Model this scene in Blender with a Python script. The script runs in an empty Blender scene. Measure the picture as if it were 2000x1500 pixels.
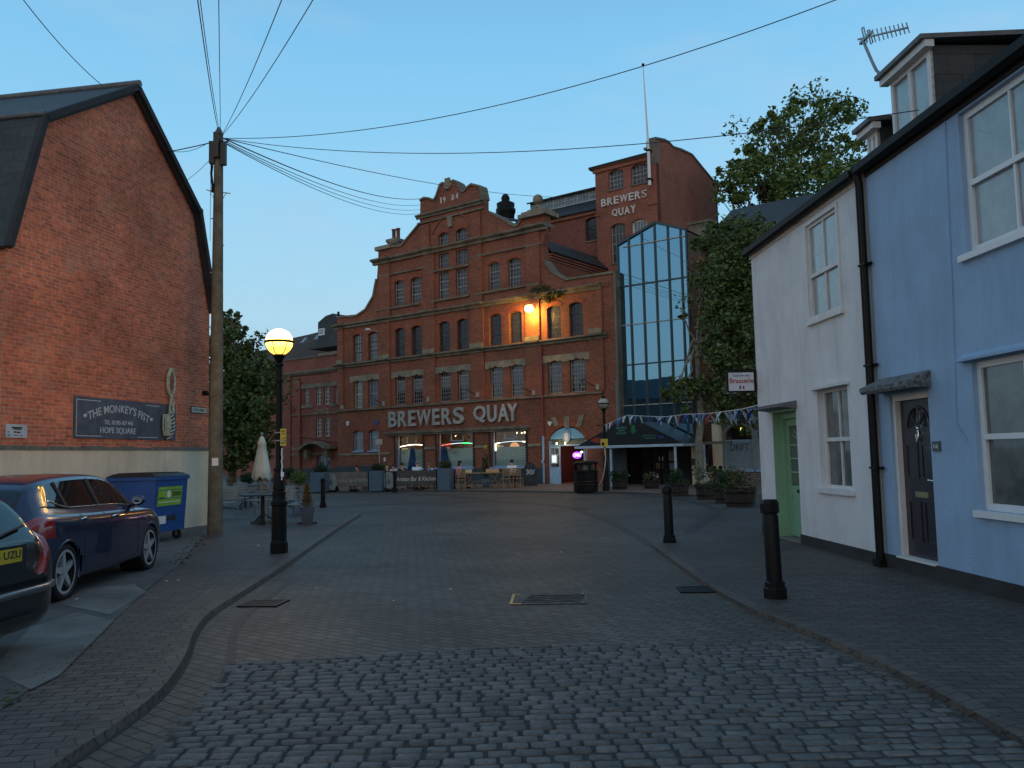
import bpy, math, random
from mathutils import Vector, Matrix
from mathutils.geometry import tessellate_polygon
R_ = math.radians
sc = bpy.context.scene
C = sc.collection
# ---------------------------------------------------------------- camera
FPX, EYE, ROLL = 1660.0, 1.65, .022
PITCH = math.atan(138 / FPX)
Fv = Vector((0, math.cos(PITCH), math.sin(PITCH)))
_U = Vector((0, -math.sin(PITCH), math.cos(PITCH))); _R = Vector((1, 0, 0))
Rv = _R * math.cos(ROLL) - _U * math.sin(ROLL)
Uv = _U * math.cos(ROLL) + _R * math.sin(ROLL)
cam = bpy.data.cameras.new('camera'); co = bpy.data.objects.new('camera', cam); C.objects.link(co)
cam.sensor_width = 36; cam.lens = FPX / 2000 * 36; cam.clip_start = .05; cam.clip_end = 2000
co.matrix_world = Matrix(((Rv.x, Uv.x, -Fv.x, 0), (Rv.y, Uv.y, -Fv.y, 0), (Rv.z, Uv.z, -Fv.z, EYE), (0, 0, 0, 1)))
sc.camera = co
# ---------------------------------------------------------------- sky (clear dusk, the afterglow is behind the camera)
w = bpy.data.worlds.new('World'); sc.world = w; w.use_nodes = True
nt = w.node_tree; N = nt.nodes; L = nt.links
bg = N['Background']; bg.inputs[1].default_value = 1.0
tc = N.new('ShaderNodeTexCoord'); sep = N.new('ShaderNodeSeparateXYZ'); L.new(tc.outputs['Generated'], sep.inputs[0])
cr = N.new('ShaderNodeValToRGB'); L.new(sep.outputs['Z'], cr.inputs[0])
els = cr.color_ramp.elements
els[0].position = 0; els[0].color = (.25, .39, .48, 1)
els[1].position = 1; els[1].color = (.09, .20, .36, 1)
for p_, c_ in ((.06, (.295, .475, .595)), (.16, (.33, .57, .72)), (.30, (.25, .54, .77)), (.45, (.175, .46, .73)), (.62, (.12, .30, .50))):
    e = els.new(p_); e.color = (*c_, 1)
# pale warm afterglow towards -Y
mp = N.new('ShaderNodeMapRange'); L.new(sep.outputs['Y'], mp.inputs[0])
mp.inputs[1].default_value = .15; mp.inputs[2].default_value = -.9; mp.inputs[3].default_value = 0; mp.inputs[4].default_value = 1; mp.interpolation_type = 'SMOOTHSTEP'
mx = N.new('ShaderNodeMix'); mx.data_type = 'RGBA'; L.new(mp.outputs[0], mx.inputs[0]); L.new(cr.outputs[0], mx.inputs[6])
cg = N.new('ShaderNodeValToRGB'); L.new(sep.outputs['Z'], cg.inputs[0])
cg.color_ramp.elements[0].position = 0; cg.color_ramp.elements[0].color = (.72, .62, .54, 1)
cg.color_ramp.elements[1].position = 1; cg.color_ramp.elements[1].color = (.13, .22, .33, 1)
e = cg.color_ramp.elements.new(.35); e.color = (.46, .52, .58, 1)
L.new(cg.outputs[0], mx.inputs[7])
# thin cloud streaks low in the sky
mpn = N.new('ShaderNodeMapping'); L.new(tc.outputs['Generated'], mpn.inputs[0]); mpn.inputs['Scale'].default_value = (1.6, 1.6, 5.5)
nz = N.new('ShaderNodeTexNoise'); nz.inputs['Scale'].default_value = 1.7; nz.inputs['Detail'].default_value = 5; nz.inputs['Roughness'].default_value = .6
L.new(mpn.outputs[0], nz.inputs[0])
cm = N.new('ShaderNodeMapRange'); L.new(nz.outputs[0], cm.inputs[0]); cm.inputs[1].default_value = .44; cm.inputs[2].default_value = .70; cm.inputs[3].default_value = 0; cm.inputs[4].default_value = .55
mc = N.new('ShaderNodeMix'); mc.data_type = 'RGBA'; L.new(cm.outputs[0], mc.inputs[0]); L.new(mx.outputs[2], mc.inputs[6]); mc.inputs[7].default_value = (.34, .50, .66, 1)
sky = N.new('ShaderNodeTexSky'); sky.sky_type = 'NISHITA'; sky.sun_disc = False; sky.sun_elevation = R_(2); sky.sun_rotation = R_(200)
add = N.new('ShaderNodeMix'); add.data_type = 'RGBA'; add.blend_type = 'ADD'; add.inputs[0].default_value = .02
L.new(mc.outputs[2], add.inputs[6]); L.new(sky.outputs[0], add.inputs[7]); L.new(add.outputs[2], bg.inputs[0])
# last diffuse light from the afterglow
sd = bpy.data.lights.new('sun', 'SUN'); sd.energy = .10; sd.angle = R_(40); sd.color = (1, .85, .75)
so = bpy.data.objects.new('sun', sd); C.objects.link(so)
so.rotation_euler = (R_(62), 0, R_(-15))
sc.view_settings.view_transform = 'Standard'; sc.view_settings.look = 'None'; sc.view_settings.exposure = 0.22; sc.view_settings.gamma = 1
sc.render.engine = 'CYCLES'
# ---------------------------------------------------------------- survey helpers: bearings of the site
def ray(x, y): return Fv + Rv * ((x - 1000) / FPX) - Uv * ((y - 750) / FPX)
def gr(x, y, z=0.0):
    d = ray(x, y); t = (z - EYE) / d.z
    return Vector((d.x * t, d.y * t, z))
class Fr:
    """vertical plane: u runs to the right seen from outside, z up, o outwards"""
    def __init__(s, O, az):
        s.O = Vector((O[0], O[1])); a = R_(az); s.d = Vector((math.sin(a), math.cos(a))); s.n = Vector((s.d.y, -s.d.x)); s.az = az
    def P(s, u, z, o=0):
        q = s.O + s.d * u + s.n * o; return Vector((q.x, q.y, z))
    def px(s, x, y, o=0):
        r = ray(x, y); O2 = s.O + s.n * o
        det = r.x * (-s.d.y) + s.d.x * r.y
        k = (O2.x * (-s.d.y) + s.d.x * O2.y) / det
        u = (r.x * O2.y - r.y * O2.x) / det * -1
        u = (Vector((r.x, r.y)) * k - O2).dot(s.d)
        return u, EYE + k * r.z
    def off(s, o, u=0):
        q = s.O + s.n * o + s.d * u; return Fr((q.x, q.y), s.az)
W0 = Fr((0, 0), 90)     # world frame: u = x, o = -y
# ---------------------------------------------------------------- objects
def tag(o, label=None, cat=None, group=None, kind=None):
    if label: o['label'] = label
    if cat: o['category'] = cat
    if group: o['group'] = group
    if kind: o['kind'] = kind
    return o
def thing(name, label, cat, loc=(0, 0, 0), rz=0, group=None):
    o = bpy.data.objects.new(name, None); C.objects.link(o); o.location = loc; o.rotation_euler = (0, 0, rz)
    o.empty_display_size = .2
    return tag(o, label, cat, group)
def kids(o): return KID.get(o.name, [])
KID = {}
def copy_tree(o, parent=None):
    c = o.copy(); C.objects.link(c)
    if parent: c.parent = parent; KID.setdefault(parent.name, []).append(c)
    for ch in list(kids(o)): copy_tree(ch, c)
    return c
class MB:
    def __init__(s): s.v = []; s.f = []; s.m = []; s.mi = 0; s.sm = []; s.smooth = False
    def add(s, vs, fs):
        b = len(s.v); s.v += [Vector(q) for q in vs]
        for f in fs: s.f.append([b + i for i in f]); s.m.append(s.mi); s.sm.append(s.smooth)
        return s
    def box(s, fr, u0, u1, z0, z1, o0, o1):
        if u0 > u1: u0, u1 = u1, u0
        if o0 > o1: o0, o1 = o1, o0
        P = fr.P
        return s.add([P(u0, z0, o1), P(u1, z0, o1), P(u1, z1, o1), P(u0, z1, o1), P(u0, z0, o0), P(u1, z0, o0), P(u1, z1, o0), P(u0, z1, o0)],
                     [(0, 1, 2, 3), (5, 4, 7, 6), (4, 0, 3, 7), (1, 5, 6, 2), (3, 2, 6, 7), (4, 5, 1, 0)])
    def b(s, x0, x1, y0, y1, z0, z1): return s.box(W0, x0, x1, z0, z1, -y1, -y0)
    def poly(s, fr, pts, o0, o1, holes=(), reveal=None, back=True):
        """polygon (u,z) extruded from o1 (front) to o0 (back); holes get reveals"""
        loops = [list(pts)] + [list(h) for h in holes]
        flat = [q for l in loops for q in l]
        tri = tessellate_polygon([[Vector((u, z, 0)) for u, z in l] for l in loops])
        base = [fr.P(u, z, o1) for u, z in flat]
        fs = []
        for t in tri:
            a, b_, c = [Vector((flat[i][0], flat[i][1])) for i in t]
            fs.append(t if (b_ - a).cross(c - a) > 0 else (t[0], t[2], t[1]))
        s.add(base, fs)
        if back: s.add([fr.P(u, z, o0) for u, z in flat], [(t[0], t[2], t[1]) for t in fs])
        def area(l): return sum(l[i][0] * l[(i + 1) % len(l)][1] - l[(i + 1) % len(l)][0] * l[i][1] for i in range(len(l)))
        for k, l in enumerate(loops):
            ob = o0 if (k == 0 or reveal is None) else o1 - reveal
            ccw = area(l) > 0
            n = len(l); vs = [fr.P(u, z, o1) for u, z in l] + [fr.P(u, z, ob) for u, z in l]
            ff = []
            for i in range(n):
                j = (i + 1) % n; q = (i, i + n, j + n, j)
                if (not ccw) != (k > 0): q = q[::-1]
                ff.append(q)
            s.add(vs, ff)
        return s
    def prof(s, fr, pts, u0, u1):
        """profile (o,z) swept along u"""
        n = len(pts); vs = [fr.P(u0, z, o) for o, z in pts] + [fr.P(u1, z, o) for o, z in pts]
        fs = [(i, (i + 1) % n, (i + 1) % n + n, i + n) for i in range(n)]
        tri = tessellate_polygon([[Vector((o, z, 0)) for o, z in pts]])
        fs += [tuple(t) for t in tri] + [tuple(i + n for i in t[::-1]) for t in tri]
        return s.add(vs, fs)
    def slab(s, pts, th):
        """3-D polygon thickened downwards along its normal"""
        pts = [Vector(p) for p in pts]; nrm = (pts[1] - pts[0]).cross(pts[2] - pts[0]).normalized()
        if nrm.z < 0: pts = pts[::-1]; nrm = -nrm
        n = len(pts); vs = pts + [p - nrm * th for p in pts]
        return s.add(vs, [tuple(range(n)), tuple(range(2 * n - 1, n - 1, -1))] + [(i, i + n, (i + 1) % n + n, (i + 1) % n) for i in range(n)])
    def tube(s, pts, r, seg=8, r2=None, cap=True):
        pts = [Vector(p) for p in pts]; n = len(pts); vs = []; sm = s.smooth; s.smooth = True
        ref = None
        for i, p in enumerate(pts):
            t = (pts[min(i + 1, n - 1)] - pts[max(i - 1, 0)]).normalized()
            if ref is None: ref = t.orthogonal().normalized()
            ref = (ref - t * ref.dot(t)).normalized(); b = t.cross(ref)
            rr = r if r2 is None else r + (r2 - r) * i / (n - 1)
            if isinstance(r, (list, tuple)): rr = r[i]
            for k in range(seg):
                a = 2 * math.pi * k / seg; vs.append(p + (ref * math.cos(a) + b * math.sin(a)) * rr)
        fs = [(i * seg + k, i * seg + (k + 1) % seg, (i + 1) * seg + (k + 1) % seg, (i + 1) * seg + k) for i in range(n - 1) for k in range(seg)]
        s.add(vs, fs); s.smooth = False
        if cap: s.add([vs[k] for k in range(seg)], [tuple(range(seg - 1, -1, -1))]); s.add([vs[(n - 1) * seg + k] for k in range(seg)], [tuple(range(seg))])
        s.smooth = sm; return s
    def lathe(s, c, prof, seg=20, flut=0, sx=1, sy=1, smooth=True):
        c = Vector(c); vs = []; sm = s.smooth; s.smooth = smooth
        for r, z in prof:
            for k in range(seg):
                a = 2 * math.pi * (k + .5) / seg; rr = r * (1 - flut * (k % 2)); vs.append(c + Vector((rr * math.cos(a) * sx, rr * math.sin(a) * sy, z)))
        n = len(prof)
        s.add(vs, [(i * seg + k, i * seg + (k + 1) % seg, (i + 1) * seg + (k + 1) % seg, (i + 1) * seg + k) for i in range(n - 1) for k in range(seg)])
        s.smooth = False
        s.add(vs[:seg], [tuple(range(seg - 1, -1, -1))]); s.add(vs[-seg:], [tuple(range(seg))])
        s.smooth = sm; return s
    def ball(s, c, r, seg=16, rings=10, sx=1, sy=1, sz=1, a0=0.0, a1=1.0):
        p = [(max(r * math.sin(math.pi * (a0 + (a1 - a0) * i / rings)), 1e-4), -r * sz * math.cos(math.pi * (a0 + (a1 - a0) * i / rings))) for i in range(rings + 1)]
        return s.lathe(c, p, seg, 0, sx, sy)
    def build(s, name, mats, parent=None, local=False, uv=True):
        me = bpy.data.meshes.new(name)
        L0 = Vector((0, 0, 0))
        if parent and not local:
            q = parent
            while q.parent: q = q.parent
            L0 = q.location
        me.from_pydata([v - L0 for v in s.v], [], s.f)
        mats = mats if isinstance(mats, (list, tuple)) else [mats]
        for m in mats: me.materials.append(m)
        if len(mats) > 1: me.polygons.foreach_set('material_index', s.m)
        me.polygons.foreach_set('use_smooth', s.sm)
        if uv:
            ul = me.uv_layers.new(name='UVMap'); dat = [0.0] * (2 * len(me.loops)); li = 0
            Z = Vector((0, 0, 1))
            for f in s.f:
                a, b_, c = s.v[f[0]], s.v[f[1]], s.v[f[2]]
                nn = (b_ - a).cross(c - a)
                if nn.length < 1e-12: nn = Vector((0, 0, 1))
                nn.normalize()
                if abs(nn.z) > .93: t1 = Vector((1, 0, 0)); t2 = Vector((0, 1, 0))
                else: t1 = Z.cross(nn).normalized(); t2 = nn.cross(t1)
                for i in f:
                    p = s.v[i]; dat[li] = p.dot(t1); dat[li + 1] = p.dot(t2); li += 2
            ul.data.foreach_set('uv', dat)
        me.update()
        o = bpy.data.objects.new(name, me); C.objects.link(o)
        if parent: o.parent = parent; KID.setdefault(parent.name, []).append(o)
        return o
def mb(): return MB()
def parts(o, name, m, parent, tol=.02, local=False):
    """build each free-standing piece of a mesh as a part of its own"""
    n = len(o.v); par = list(range(n))
    def fnd(x):
        while par[x] != x: par[x] = par[par[x]]; x = par[x]
        return x
    for f in o.f:
        for i in f[1:]: par[fnd(i)] = fnd(f[0])
    comp = {}
    for i, f in enumerate(o.f): comp.setdefault(fnd(f[0]), []).append(i)
    cl = []
    for k, fl in comp.items():
        vs = [o.v[i] for j in fl for i in o.f[j]]
        cl.append([fl, [min(v[c] for v in vs) for c in range(3)], [max(v[c] for v in vs) for c in range(3)]])
    ch = True
    while ch:
        ch = False
        for i in range(len(cl)):
            for j in range(i + 1, len(cl)):
                if all(cl[i][1][c] - tol <= cl[j][2][c] and cl[j][1][c] - tol <= cl[i][2][c] for c in range(3)):
                    cl[i] = [cl[i][0] + cl[j][0], [min(p, q) for p, q in zip(cl[i][1], cl[j][1])], [max(p, q) for p, q in zip(cl[i][2], cl[j][2])]]; del cl[j]; ch = True; break
            if ch: break
    out = []
    for fl, lo, hi in cl:
        q = MB(); mp_ = {}
        for j in fl:
            f2 = []
            for i in o.f[j]:
                if i not in mp_: mp_[i] = len(q.v); q.v.append(o.v[i])
                f2.append(mp_[i])
            q.f.append(f2); q.m.append(o.m[j]); q.sm.append(o.sm[j])
        out.append(q.build(name, m, parent, local=local))
    return out
def arc(u0, u1, zs, rise, n=8, full=True):
    """arched top from right to left"""
    w_ = u1 - u0
    if rise <= 1e-4: return [(u1, zs), (u0, zs)]
    if rise >= w_ / 2 - 1e-3:
        c = (u0 + u1) / 2; r = w_ / 2
        return [(c + r * math.cos(math.pi * i / n), zs + r * math.sin(math.pi * i / n) * rise / r) for i in range(n + 1)]
    Rr = (w_ * w_ / 4 + rise * rise) / (2 * rise); c = (u0 + u1) / 2; cz = zs + rise - Rr; h = math.asin(w_ / 2 / Rr)
    return [(c + Rr * math.sin(h - 2 * h * i / n), cz + Rr * math.cos(h - 2 * h * i / n)) for i in range(n + 1)]
def hole(u0, u1, z0, z1, rise=0): return [(u0, z0), (u1, z0)] + arc(u0, u1, z1 - rise, rise)
def text_pts(txt, offset=0.0, shear=0.0, spacing=1.0):
    cu = bpy.data.curves.new('t', 'FONT'); cu.body = txt; cu.size = 1; cu.extrude = .5; cu.offset = offset; cu.shear = shear; cu.space_character = spacing; cu.resolution_u = 3
    ob = bpy.data.objects.new('t', cu); C.objects.link(ob); bpy.context.view_layer.update()
    me = ob.evaluated_get(bpy.context.evaluated_depsgraph_get()).to_mesh()
    vs = [Vector(v.co) for v in me.vertices]; fs = [tuple(p.vertices) for p in me.polygons]
    ob.evaluated_get(bpy.context.evaluated_depsgraph_get()).to_mesh_clear()
    bpy.data.objects.remove(ob); bpy.data.curves.remove(cu)
    return vs, fs
def text(m, fr, txt, u0, u1, z0, z1, o0, o1, offset=0.0, shear=0.0, keep=False, warp=None, spacing=1.0):
    """lettering fitted in the rectangle u0..u1, z0..z1"""
    vs, fs = text_pts(txt, offset, shear, spacing)
    xs = [v.x for v in vs]; ys = [v.y for v in vs]; x0, x1, y0, y1 = min(xs), max(xs), min(ys), max(ys)
    out = []
    for v in vs:
        a = (v.x - x0) / (x1 - x0); b_ = (v.y - y0) / (y1 - y0)
        u = u0 + (u1 - u0) * a; z = z0 + (z1 - z0) * b_
        if warp: u, z = warp(u, z, a, b_)
        out.append(fr.P(u, z, o0 + (o1 - o0) * (v.z + .5)))
    m.add(out, fs); return m
# ---------------------------------------------------------------- materials
def bsdf(name):
    m = bpy.data.materials.new(name); m.use_nodes = True; nt = m.node_tree; return m, nt, nt.nodes['Principled BSDF']
def mat(name, col, rough=.7, metal=0.0, var=.15, vs=3.0, bump=0.0, bs=60.0, spec=.5, col2=None, stain=0.0, coat=0.0):
    m, nt, p = bsdf(name); N = nt.nodes; L = nt.links
    p.inputs['Roughness'].default_value = rough; p.inputs['Metallic'].default_value = metal; p.inputs['Specular IOR Level'].default_value = spec
    p.inputs['Coat Weight'].default_value = coat; p.inputs['Coat Roughness'].default_value = .04
    tc = N.new('ShaderNodeTexCoord')
    nz = N.new('ShaderNodeTexNoise'); nz.inputs['Scale'].default_value = vs; nz.inputs['Detail'].default_value = 6; nz.inputs['Roughness'].default_value = .65
    L.new(tc.outputs['Object'], nz.inputs[0])
    mx = N.new('ShaderNodeMix'); mx.data_type = 'RGBA'
    mr = N.new('ShaderNodeMapRange'); mr.inputs[1].default_value = .3; mr.inputs[2].default_value = .7; L.new(nz.outputs[0], mr.inputs[0]); L.new(mr.outputs[0], mx.inputs[0])
    c2 = col2 or tuple(c * (1 - var * 1.6) for c in col); c1 = col if col2 else tuple(min(c * (1 + var), 1) for c in col)
    mx.inputs[6].default_value = (*c1, 1); mx.inputs[7].default_value = (*c2, 1)
    last = mx.outputs[2]
    if stain:
        n2 = N.new('ShaderNodeTexNoise'); n2.inputs['Scale'].default_value = .9; n2.inputs['Detail'].default_value = 8; n2.inputs['Roughness'].default_value = .7
        mpp = N.new('ShaderNodeMapping'); mpp.inputs['Scale'].default_value = (2.6, 2.6, .42); L.new(tc.outputs['Object'], mpp.inputs[0]); L.new(mpp.outputs[0], n2.inputs[0])
        r2 = N.new('ShaderNodeMapRange'); r2.inputs[1].default_value = .48; r2.inputs[2].default_value = .75; r2.inputs[4].default_value = stain; L.new(n2.outputs[0], r2.inputs[0])
        m2 = N.new('ShaderNodeMix'); m2.data_type = 'RGBA'; m2.blend_type = 'MULTIPLY'; L.new(r2.outputs[0], m2.inputs[0]); L.new(last, m2.inputs[6]); m2.inputs[7].default_value = (.45, .42, .38, 1)
        last = m2.outputs[2]
    L.new(last, p.inputs['Base Color'])
    if bump:
        nb = N.new('ShaderNodeTexNoise'); nb.inputs['Scale'].default_value = bs; nb.inputs['Detail'].default_value = 4; L.new(tc.outputs['Object'], nb.inputs[0])
        bp = N.new('ShaderNodeBump'); bp.inputs['Strength'].default_value = bump; bp.inputs['Distance'].default_value = .01; L.new(nb.outputs[0], bp.inputs['Height']); L.new(bp.outputs[0], p.inputs['Normal'])
    return m
def brick(name, c1, c2, mort, bw=.225, bh=.075, mo=.011, rough=.85, bump=.6, big=(.75, 1.2), tint=None, rot=0, freq=2, off=.5, dist=.006, bias=0.0, bigs=.6, pat=None):
    m, nt, p = bsdf(name); N = nt.nodes; L = nt.links; p.inputs['Roughness'].default_value = rough; p.inputs['Specular IOR Level'].default_value = .3
    uv = N.new('ShaderNodeUVMap'); mp = N.new('ShaderNodeMapping'); mp.inputs['Rotation'].default_value = (0, 0, rot); L.new(uv.outputs[0], mp.inputs[0])
    # slightly uneven courses
    wn = N.new('ShaderNodeTexNoise'); wn.inputs['Scale'].default_value = 2.2; L.new(mp.outputs[0], wn.inputs[0])
    ws = N.new('ShaderNodeVectorMath'); ws.operation = 'SCALE'; ws.inputs['Scale'].default_value = .018; L.new(wn.outputs['Color'], ws.inputs[0])
    wa = N.new('ShaderNodeVectorMath'); wa.operation = 'ADD'; L.new(mp.outputs[0], wa.inputs[0]); L.new(ws.outputs[0], wa.inputs[1])
    bt = N.new('ShaderNodeTexBrick'); L.new(wa.outputs[0], bt.inputs[0]); bt.inputs['Scale'].default_value = 1
    bt.inputs['Brick Width'].default_value = bw; bt.inputs['Row Height'].default_value = bh; bt.inputs['Mortar Size'].default_value = mo; bt.inputs['Mortar Smooth'].default_value = .25
    bt.inputs['Color1'].default_value = (*c1, 1); bt.inputs['Color2'].default_value = (*c2, 1); bt.inputs['Mortar'].default_value = (*mort, 1); bt.inputs['Bias'].default_value = bias
    bt.offset = off; bt.offset_frequency = freq
    n1 = N.new('ShaderNodeTexNoise'); n1.inputs['Scale'].default_value = bigs; n1.inputs['Detail'].default_value = 7; n1.inputs['Roughness'].default_value = .65; L.new(uv.outputs[0], n1.inputs[0])
    r1 = N.new('ShaderNodeMapRange'); r1.inputs[1].default_value = .3; r1.inputs[2].default_value = .7; r1.inputs[3].default_value = big[0]; r1.inputs[4].default_value = big[1]; L.new(n1.outputs[0], r1.inputs[0])
    m1 = N.new('ShaderNodeVectorMath'); m1.operation = 'SCALE'; L.new(bt.outputs[0], m1.inputs[0]); L.new(r1.outputs[0], m1.inputs['Scale'])
    n2 = N.new('ShaderNodeTexNoise'); n2.inputs['Scale'].default_value = 9; n2.inputs['Detail'].default_value = 5; L.new(uv.outputs[0], n2.inputs[0])
    r2 = N.new('ShaderNodeMapRange'); r2.inputs[1].default_value = .3; r2.inputs[2].default_value = .7; r2.inputs[3].default_value = .78; r2.inputs[4].default_value = 1.22; L.new(n2.outputs[0], r2.inputs[0])
    m2 = N.new('ShaderNodeVectorMath'); m2.operation = 'SCALE'; L.new(m1.outputs[0], m2.inputs[0]); L.new(r2.outputs[0], m2.inputs['Scale'])
    last = m2.outputs[0]
    if pat:   # pale efflorescence / worn patches: (colour, amount)
        n3 = N.new('ShaderNodeTexNoise'); n3.inputs['Scale'].default_value = 1.1; n3.inputs['Detail'].default_value = 9; n3.inputs['Roughness'].default_value = .75; L.new(uv.outputs[0], n3.inputs[0])
        r3 = N.new('ShaderNodeMapRange'); r3.inputs[1].default_value = .52; r3.inputs[2].default_value = .72; r3.inputs[4].default_value = pat[1]; L.new(n3.outputs[0], r3.inputs[0])
        m3 = N.new('ShaderNodeMix'); m3.data_type = 'RGBA'; L.new(r3.outputs[0], m3.inputs[0]); L.new(last, m3.inputs[6]); m3.inputs[7].default_value = (*pat[0], 1); last = m3.outputs[2]
    L.new(last, p.inputs['Base Color'])
    ad = N.new('ShaderNodeMath'); ad.operation = 'MULTIPLY_ADD'; ad.inputs[1].default_value = -1; L.new(bt.outputs['Fac'], ad.inputs[0])
    sc2 = N.new('ShaderNodeMath'); sc2.operation = 'MULTIPLY'; sc2.inputs[1].default_value = .5; L.new(n2.outputs[0], sc2.inputs[0]); L.new(sc2.outputs[0], ad.inputs[2])
    bp = N.new('ShaderNodeBump'); bp.inputs['Strength'].default_value = bump; bp.inputs['Distance'].default_value = dist; L.new(ad.outputs[0], bp.inputs['Height']); L.new(bp.outputs[0], p.inputs['Normal'])
    return m
def emis(name, col, st):
    m, nt, p = bsdf(name); p.inputs['Base Color'].default_value = (*col, 1); p.inputs['Emission Color'].default_value = (*col, 1); p.inputs['Emission Strength'].default_value = st; return m
def glass(name, tint=(.03, .035, .04), rough=.06, wav=.02, spec=.9, metal=0.0, ws=3.0):
    m, nt, p = bsdf(name); N = nt.nodes; L = nt.links
    p.inputs['Base Color'].default_value = (*tint, 1); p.inputs['Roughness'].default_value = rough; p.inputs['Specular IOR Level'].default_value = spec; p.inputs['Metallic'].default_value = metal
    tc = N.new('ShaderNodeTexCoord'); nz = N.new('ShaderNodeTexNoise'); nz.inputs['Scale'].default_value = ws; L.new(tc.outputs['Object'], nz.inputs[0])
    bp = N.new('ShaderNodeBump'); bp.inputs['Strength'].default_value = wav; bp.inputs['Distance'].default_value = .3; L.new(nz.outputs[0], bp.inputs['Height']); L.new(bp.outputs[0], p.inputs['Normal'])
    return m
def clear(name, tint=(.9, .95, .95)):
    m = bpy.data.materials.new(name); m.use_nodes = True; nt = m.node_tree; N = nt.nodes; L = nt.links; N.remove(N['Principled BSDF'])
    t = N.new('ShaderNodeBsdfTransparent'); t.inputs[0].default_value = (*tint, 1); g = N.new('ShaderNodeBsdfGlossy'); g.inputs['Roughness'].default_value = .03
    fr = N.new('ShaderNodeLayerWeight'); pw = N.new('ShaderNodeMath'); pw.operation = 'POWER'; pw.inputs[1].default_value = 4; L.new(fr.outputs['Facing'], pw.inputs[0])
    ma = N.new('ShaderNodeMath'); ma.operation = 'MULTIPLY_ADD'; ma.inputs[1].default_value = .6; ma.inputs[2].default_value = .04; L.new(pw.outputs[0], ma.inputs[0]); x = N.new('ShaderNodeMixShader'); L.new(ma.outputs[0], x.inputs[0]); L.new(t.outputs[0], x.inputs[1]); L.new(g.outputs[0], x.inputs[2])
    L.new(x.outputs[0], N['Material Output'].inputs[0]); return m
def leafm(name, a, b_):
    m, nt, p = bsdf(name); N = nt.nodes; L = nt.links; p.inputs['Roughness'].default_value = .55; p.inputs['Specular IOR Level'].default_value = .3
    g = N.new('ShaderNodeNewGeometry'); mx = N.new('ShaderNodeMix'); mx.data_type = 'RGBA'; L.new(g.outputs['Random Per Island'], mx.inputs[0]); mx.inputs[6].default_value = (*a, 1); mx.inputs[7].default_value = (*b_, 1)
    L.new(mx.outputs[2], p.inputs['Base Color']); return m
M = {}
M['brick_left'] = brick('red_brick', (.63, .165, .080), (.38, .105, .062), (.44, .25, .17), mo=.009, big=(.66, 1.3), pat=((.50, .29, .21), .55))
M['brick_main'] = brick('orange_red_brick', (.31, .092, .046), (.19, .064, .038), (.20, .13, .095), mo=.008, pat=((.14, .09, .065), .5))
M['brick_shop'] = brick('dark_red_brick', (.27, .065, .04), (.17, .05, .035), (.25, .18, .14), mo=.008)
M['brick_tower'] = brick('weathered_red_brick', (.33, .10, .06), (.24, .08, .05), (.26, .16, .12), mo=.008, pat=((.24, .15, .11), .4))
M['brick_brown'] = brick('brown_brick', (.13, .06, .045), (.09, .045, .035), (.2, .15, .12), mo=.012)
M['stone'] = mat('weathered_stone', (.19, .165, .12), .9, var=.3, vs=1.6, bump=.4, bs=14, stain=.7)
M['stone_light'] = mat('sandstone_block', (.25, .215, .155), .9, var=.25, vs=2, bump=.3, bs=14)
M['slate'] = brick('slate_roof', (.045, .050, .050), (.032, .037, .038), (.02, .024, .026), bw=.34, bh=.26, mo=.006, rough=.55, bump=.5)
M['tile'] = brick('brown_tile_roof', (.09, .06, .045), (.065, .045, .038), (.03, .022, .02), bw=.2, bh=.12, mo=.006, rough=.8, bump=.5)
M['plinth_cream'] = mat('cream_render', (.74, .62, .46), .9, var=.10, vs=1.2, bump=.5, bs=45, stain=.4)
M['coping'] = mat('grey_mortar_ledge', (.17, .16, .14), .95, var=.25, vs=6, bump=.5, bs=20)
M['white_render'] = mat('off_white_render', (.62, .645, .67), .85, var=.07, vs=1.3, bump=.7, bs=34, stain=.34)
M['blue_render'] = mat('pale_blue_render', (.275, .41, .58), .8, var=.07, vs=1.3, bump=.7, bs=34, stain=.30)
M['reveal_white'] = mat('white_masonry_paint', (.62, .63, .62), .8, var=.08)
M['black_paint'] = mat('black_gloss_paint', (.006, .0065, .007), .5, var=.2, vs=12, spec=.18)
M['black_plinth'] = mat('black_masonry_paint', (.025, .025, .028), .8, var=.25, bump=.4, bs=40)
M['upvc'] = mat('white_window_frame', (.66, .69, .70), .4, var=.04)
M['timber_white'] = mat('white_painted_timber', (.60, .62, .62), .55, var=.08)
M['timber_cream'] = mat('cream_painted_timber', (.55, .53, .45), .6, var=.12)
M['iron_frame'] = mat('rusty_iron_glazing', (.045, .04, .04), .7, var=.3)
M['grey_frame'] = mat('faded_grey_frame', (.34, .33, .32), .8, var=.2)
M['blue_timber'] = mat('pale_blue_timber', (.25, .40, .58), .5, var=.06)
M['green_door'] = mat('sage_green_paint', (.19, .37, .24), .45, var=.08)
M['dark_door'] = mat('aubergine_door_paint', (.022, .014, .024), .3, var=.15, coat=.3)
M['glass_old'] = glass('dusty_old_glass', (.030, .031, .038), .2, .10, .45, ws=5)
M['glass_dark'] = glass('dark_window_glass', (.02, .022, .026), .05, .03, .7)
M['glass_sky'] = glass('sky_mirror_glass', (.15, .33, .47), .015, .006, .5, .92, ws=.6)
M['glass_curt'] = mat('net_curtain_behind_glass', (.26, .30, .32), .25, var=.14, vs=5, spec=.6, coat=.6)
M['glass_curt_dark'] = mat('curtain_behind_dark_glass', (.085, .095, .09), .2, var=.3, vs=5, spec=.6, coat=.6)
M['glass_grey'] = mat('grey_pane_panel', (.11, .125, .14), .4, var=.1)
M['lead'] = mat('lead_flashing', (.11, .115, .12), .6, var=.3, vs=8, bump=.3)
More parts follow.
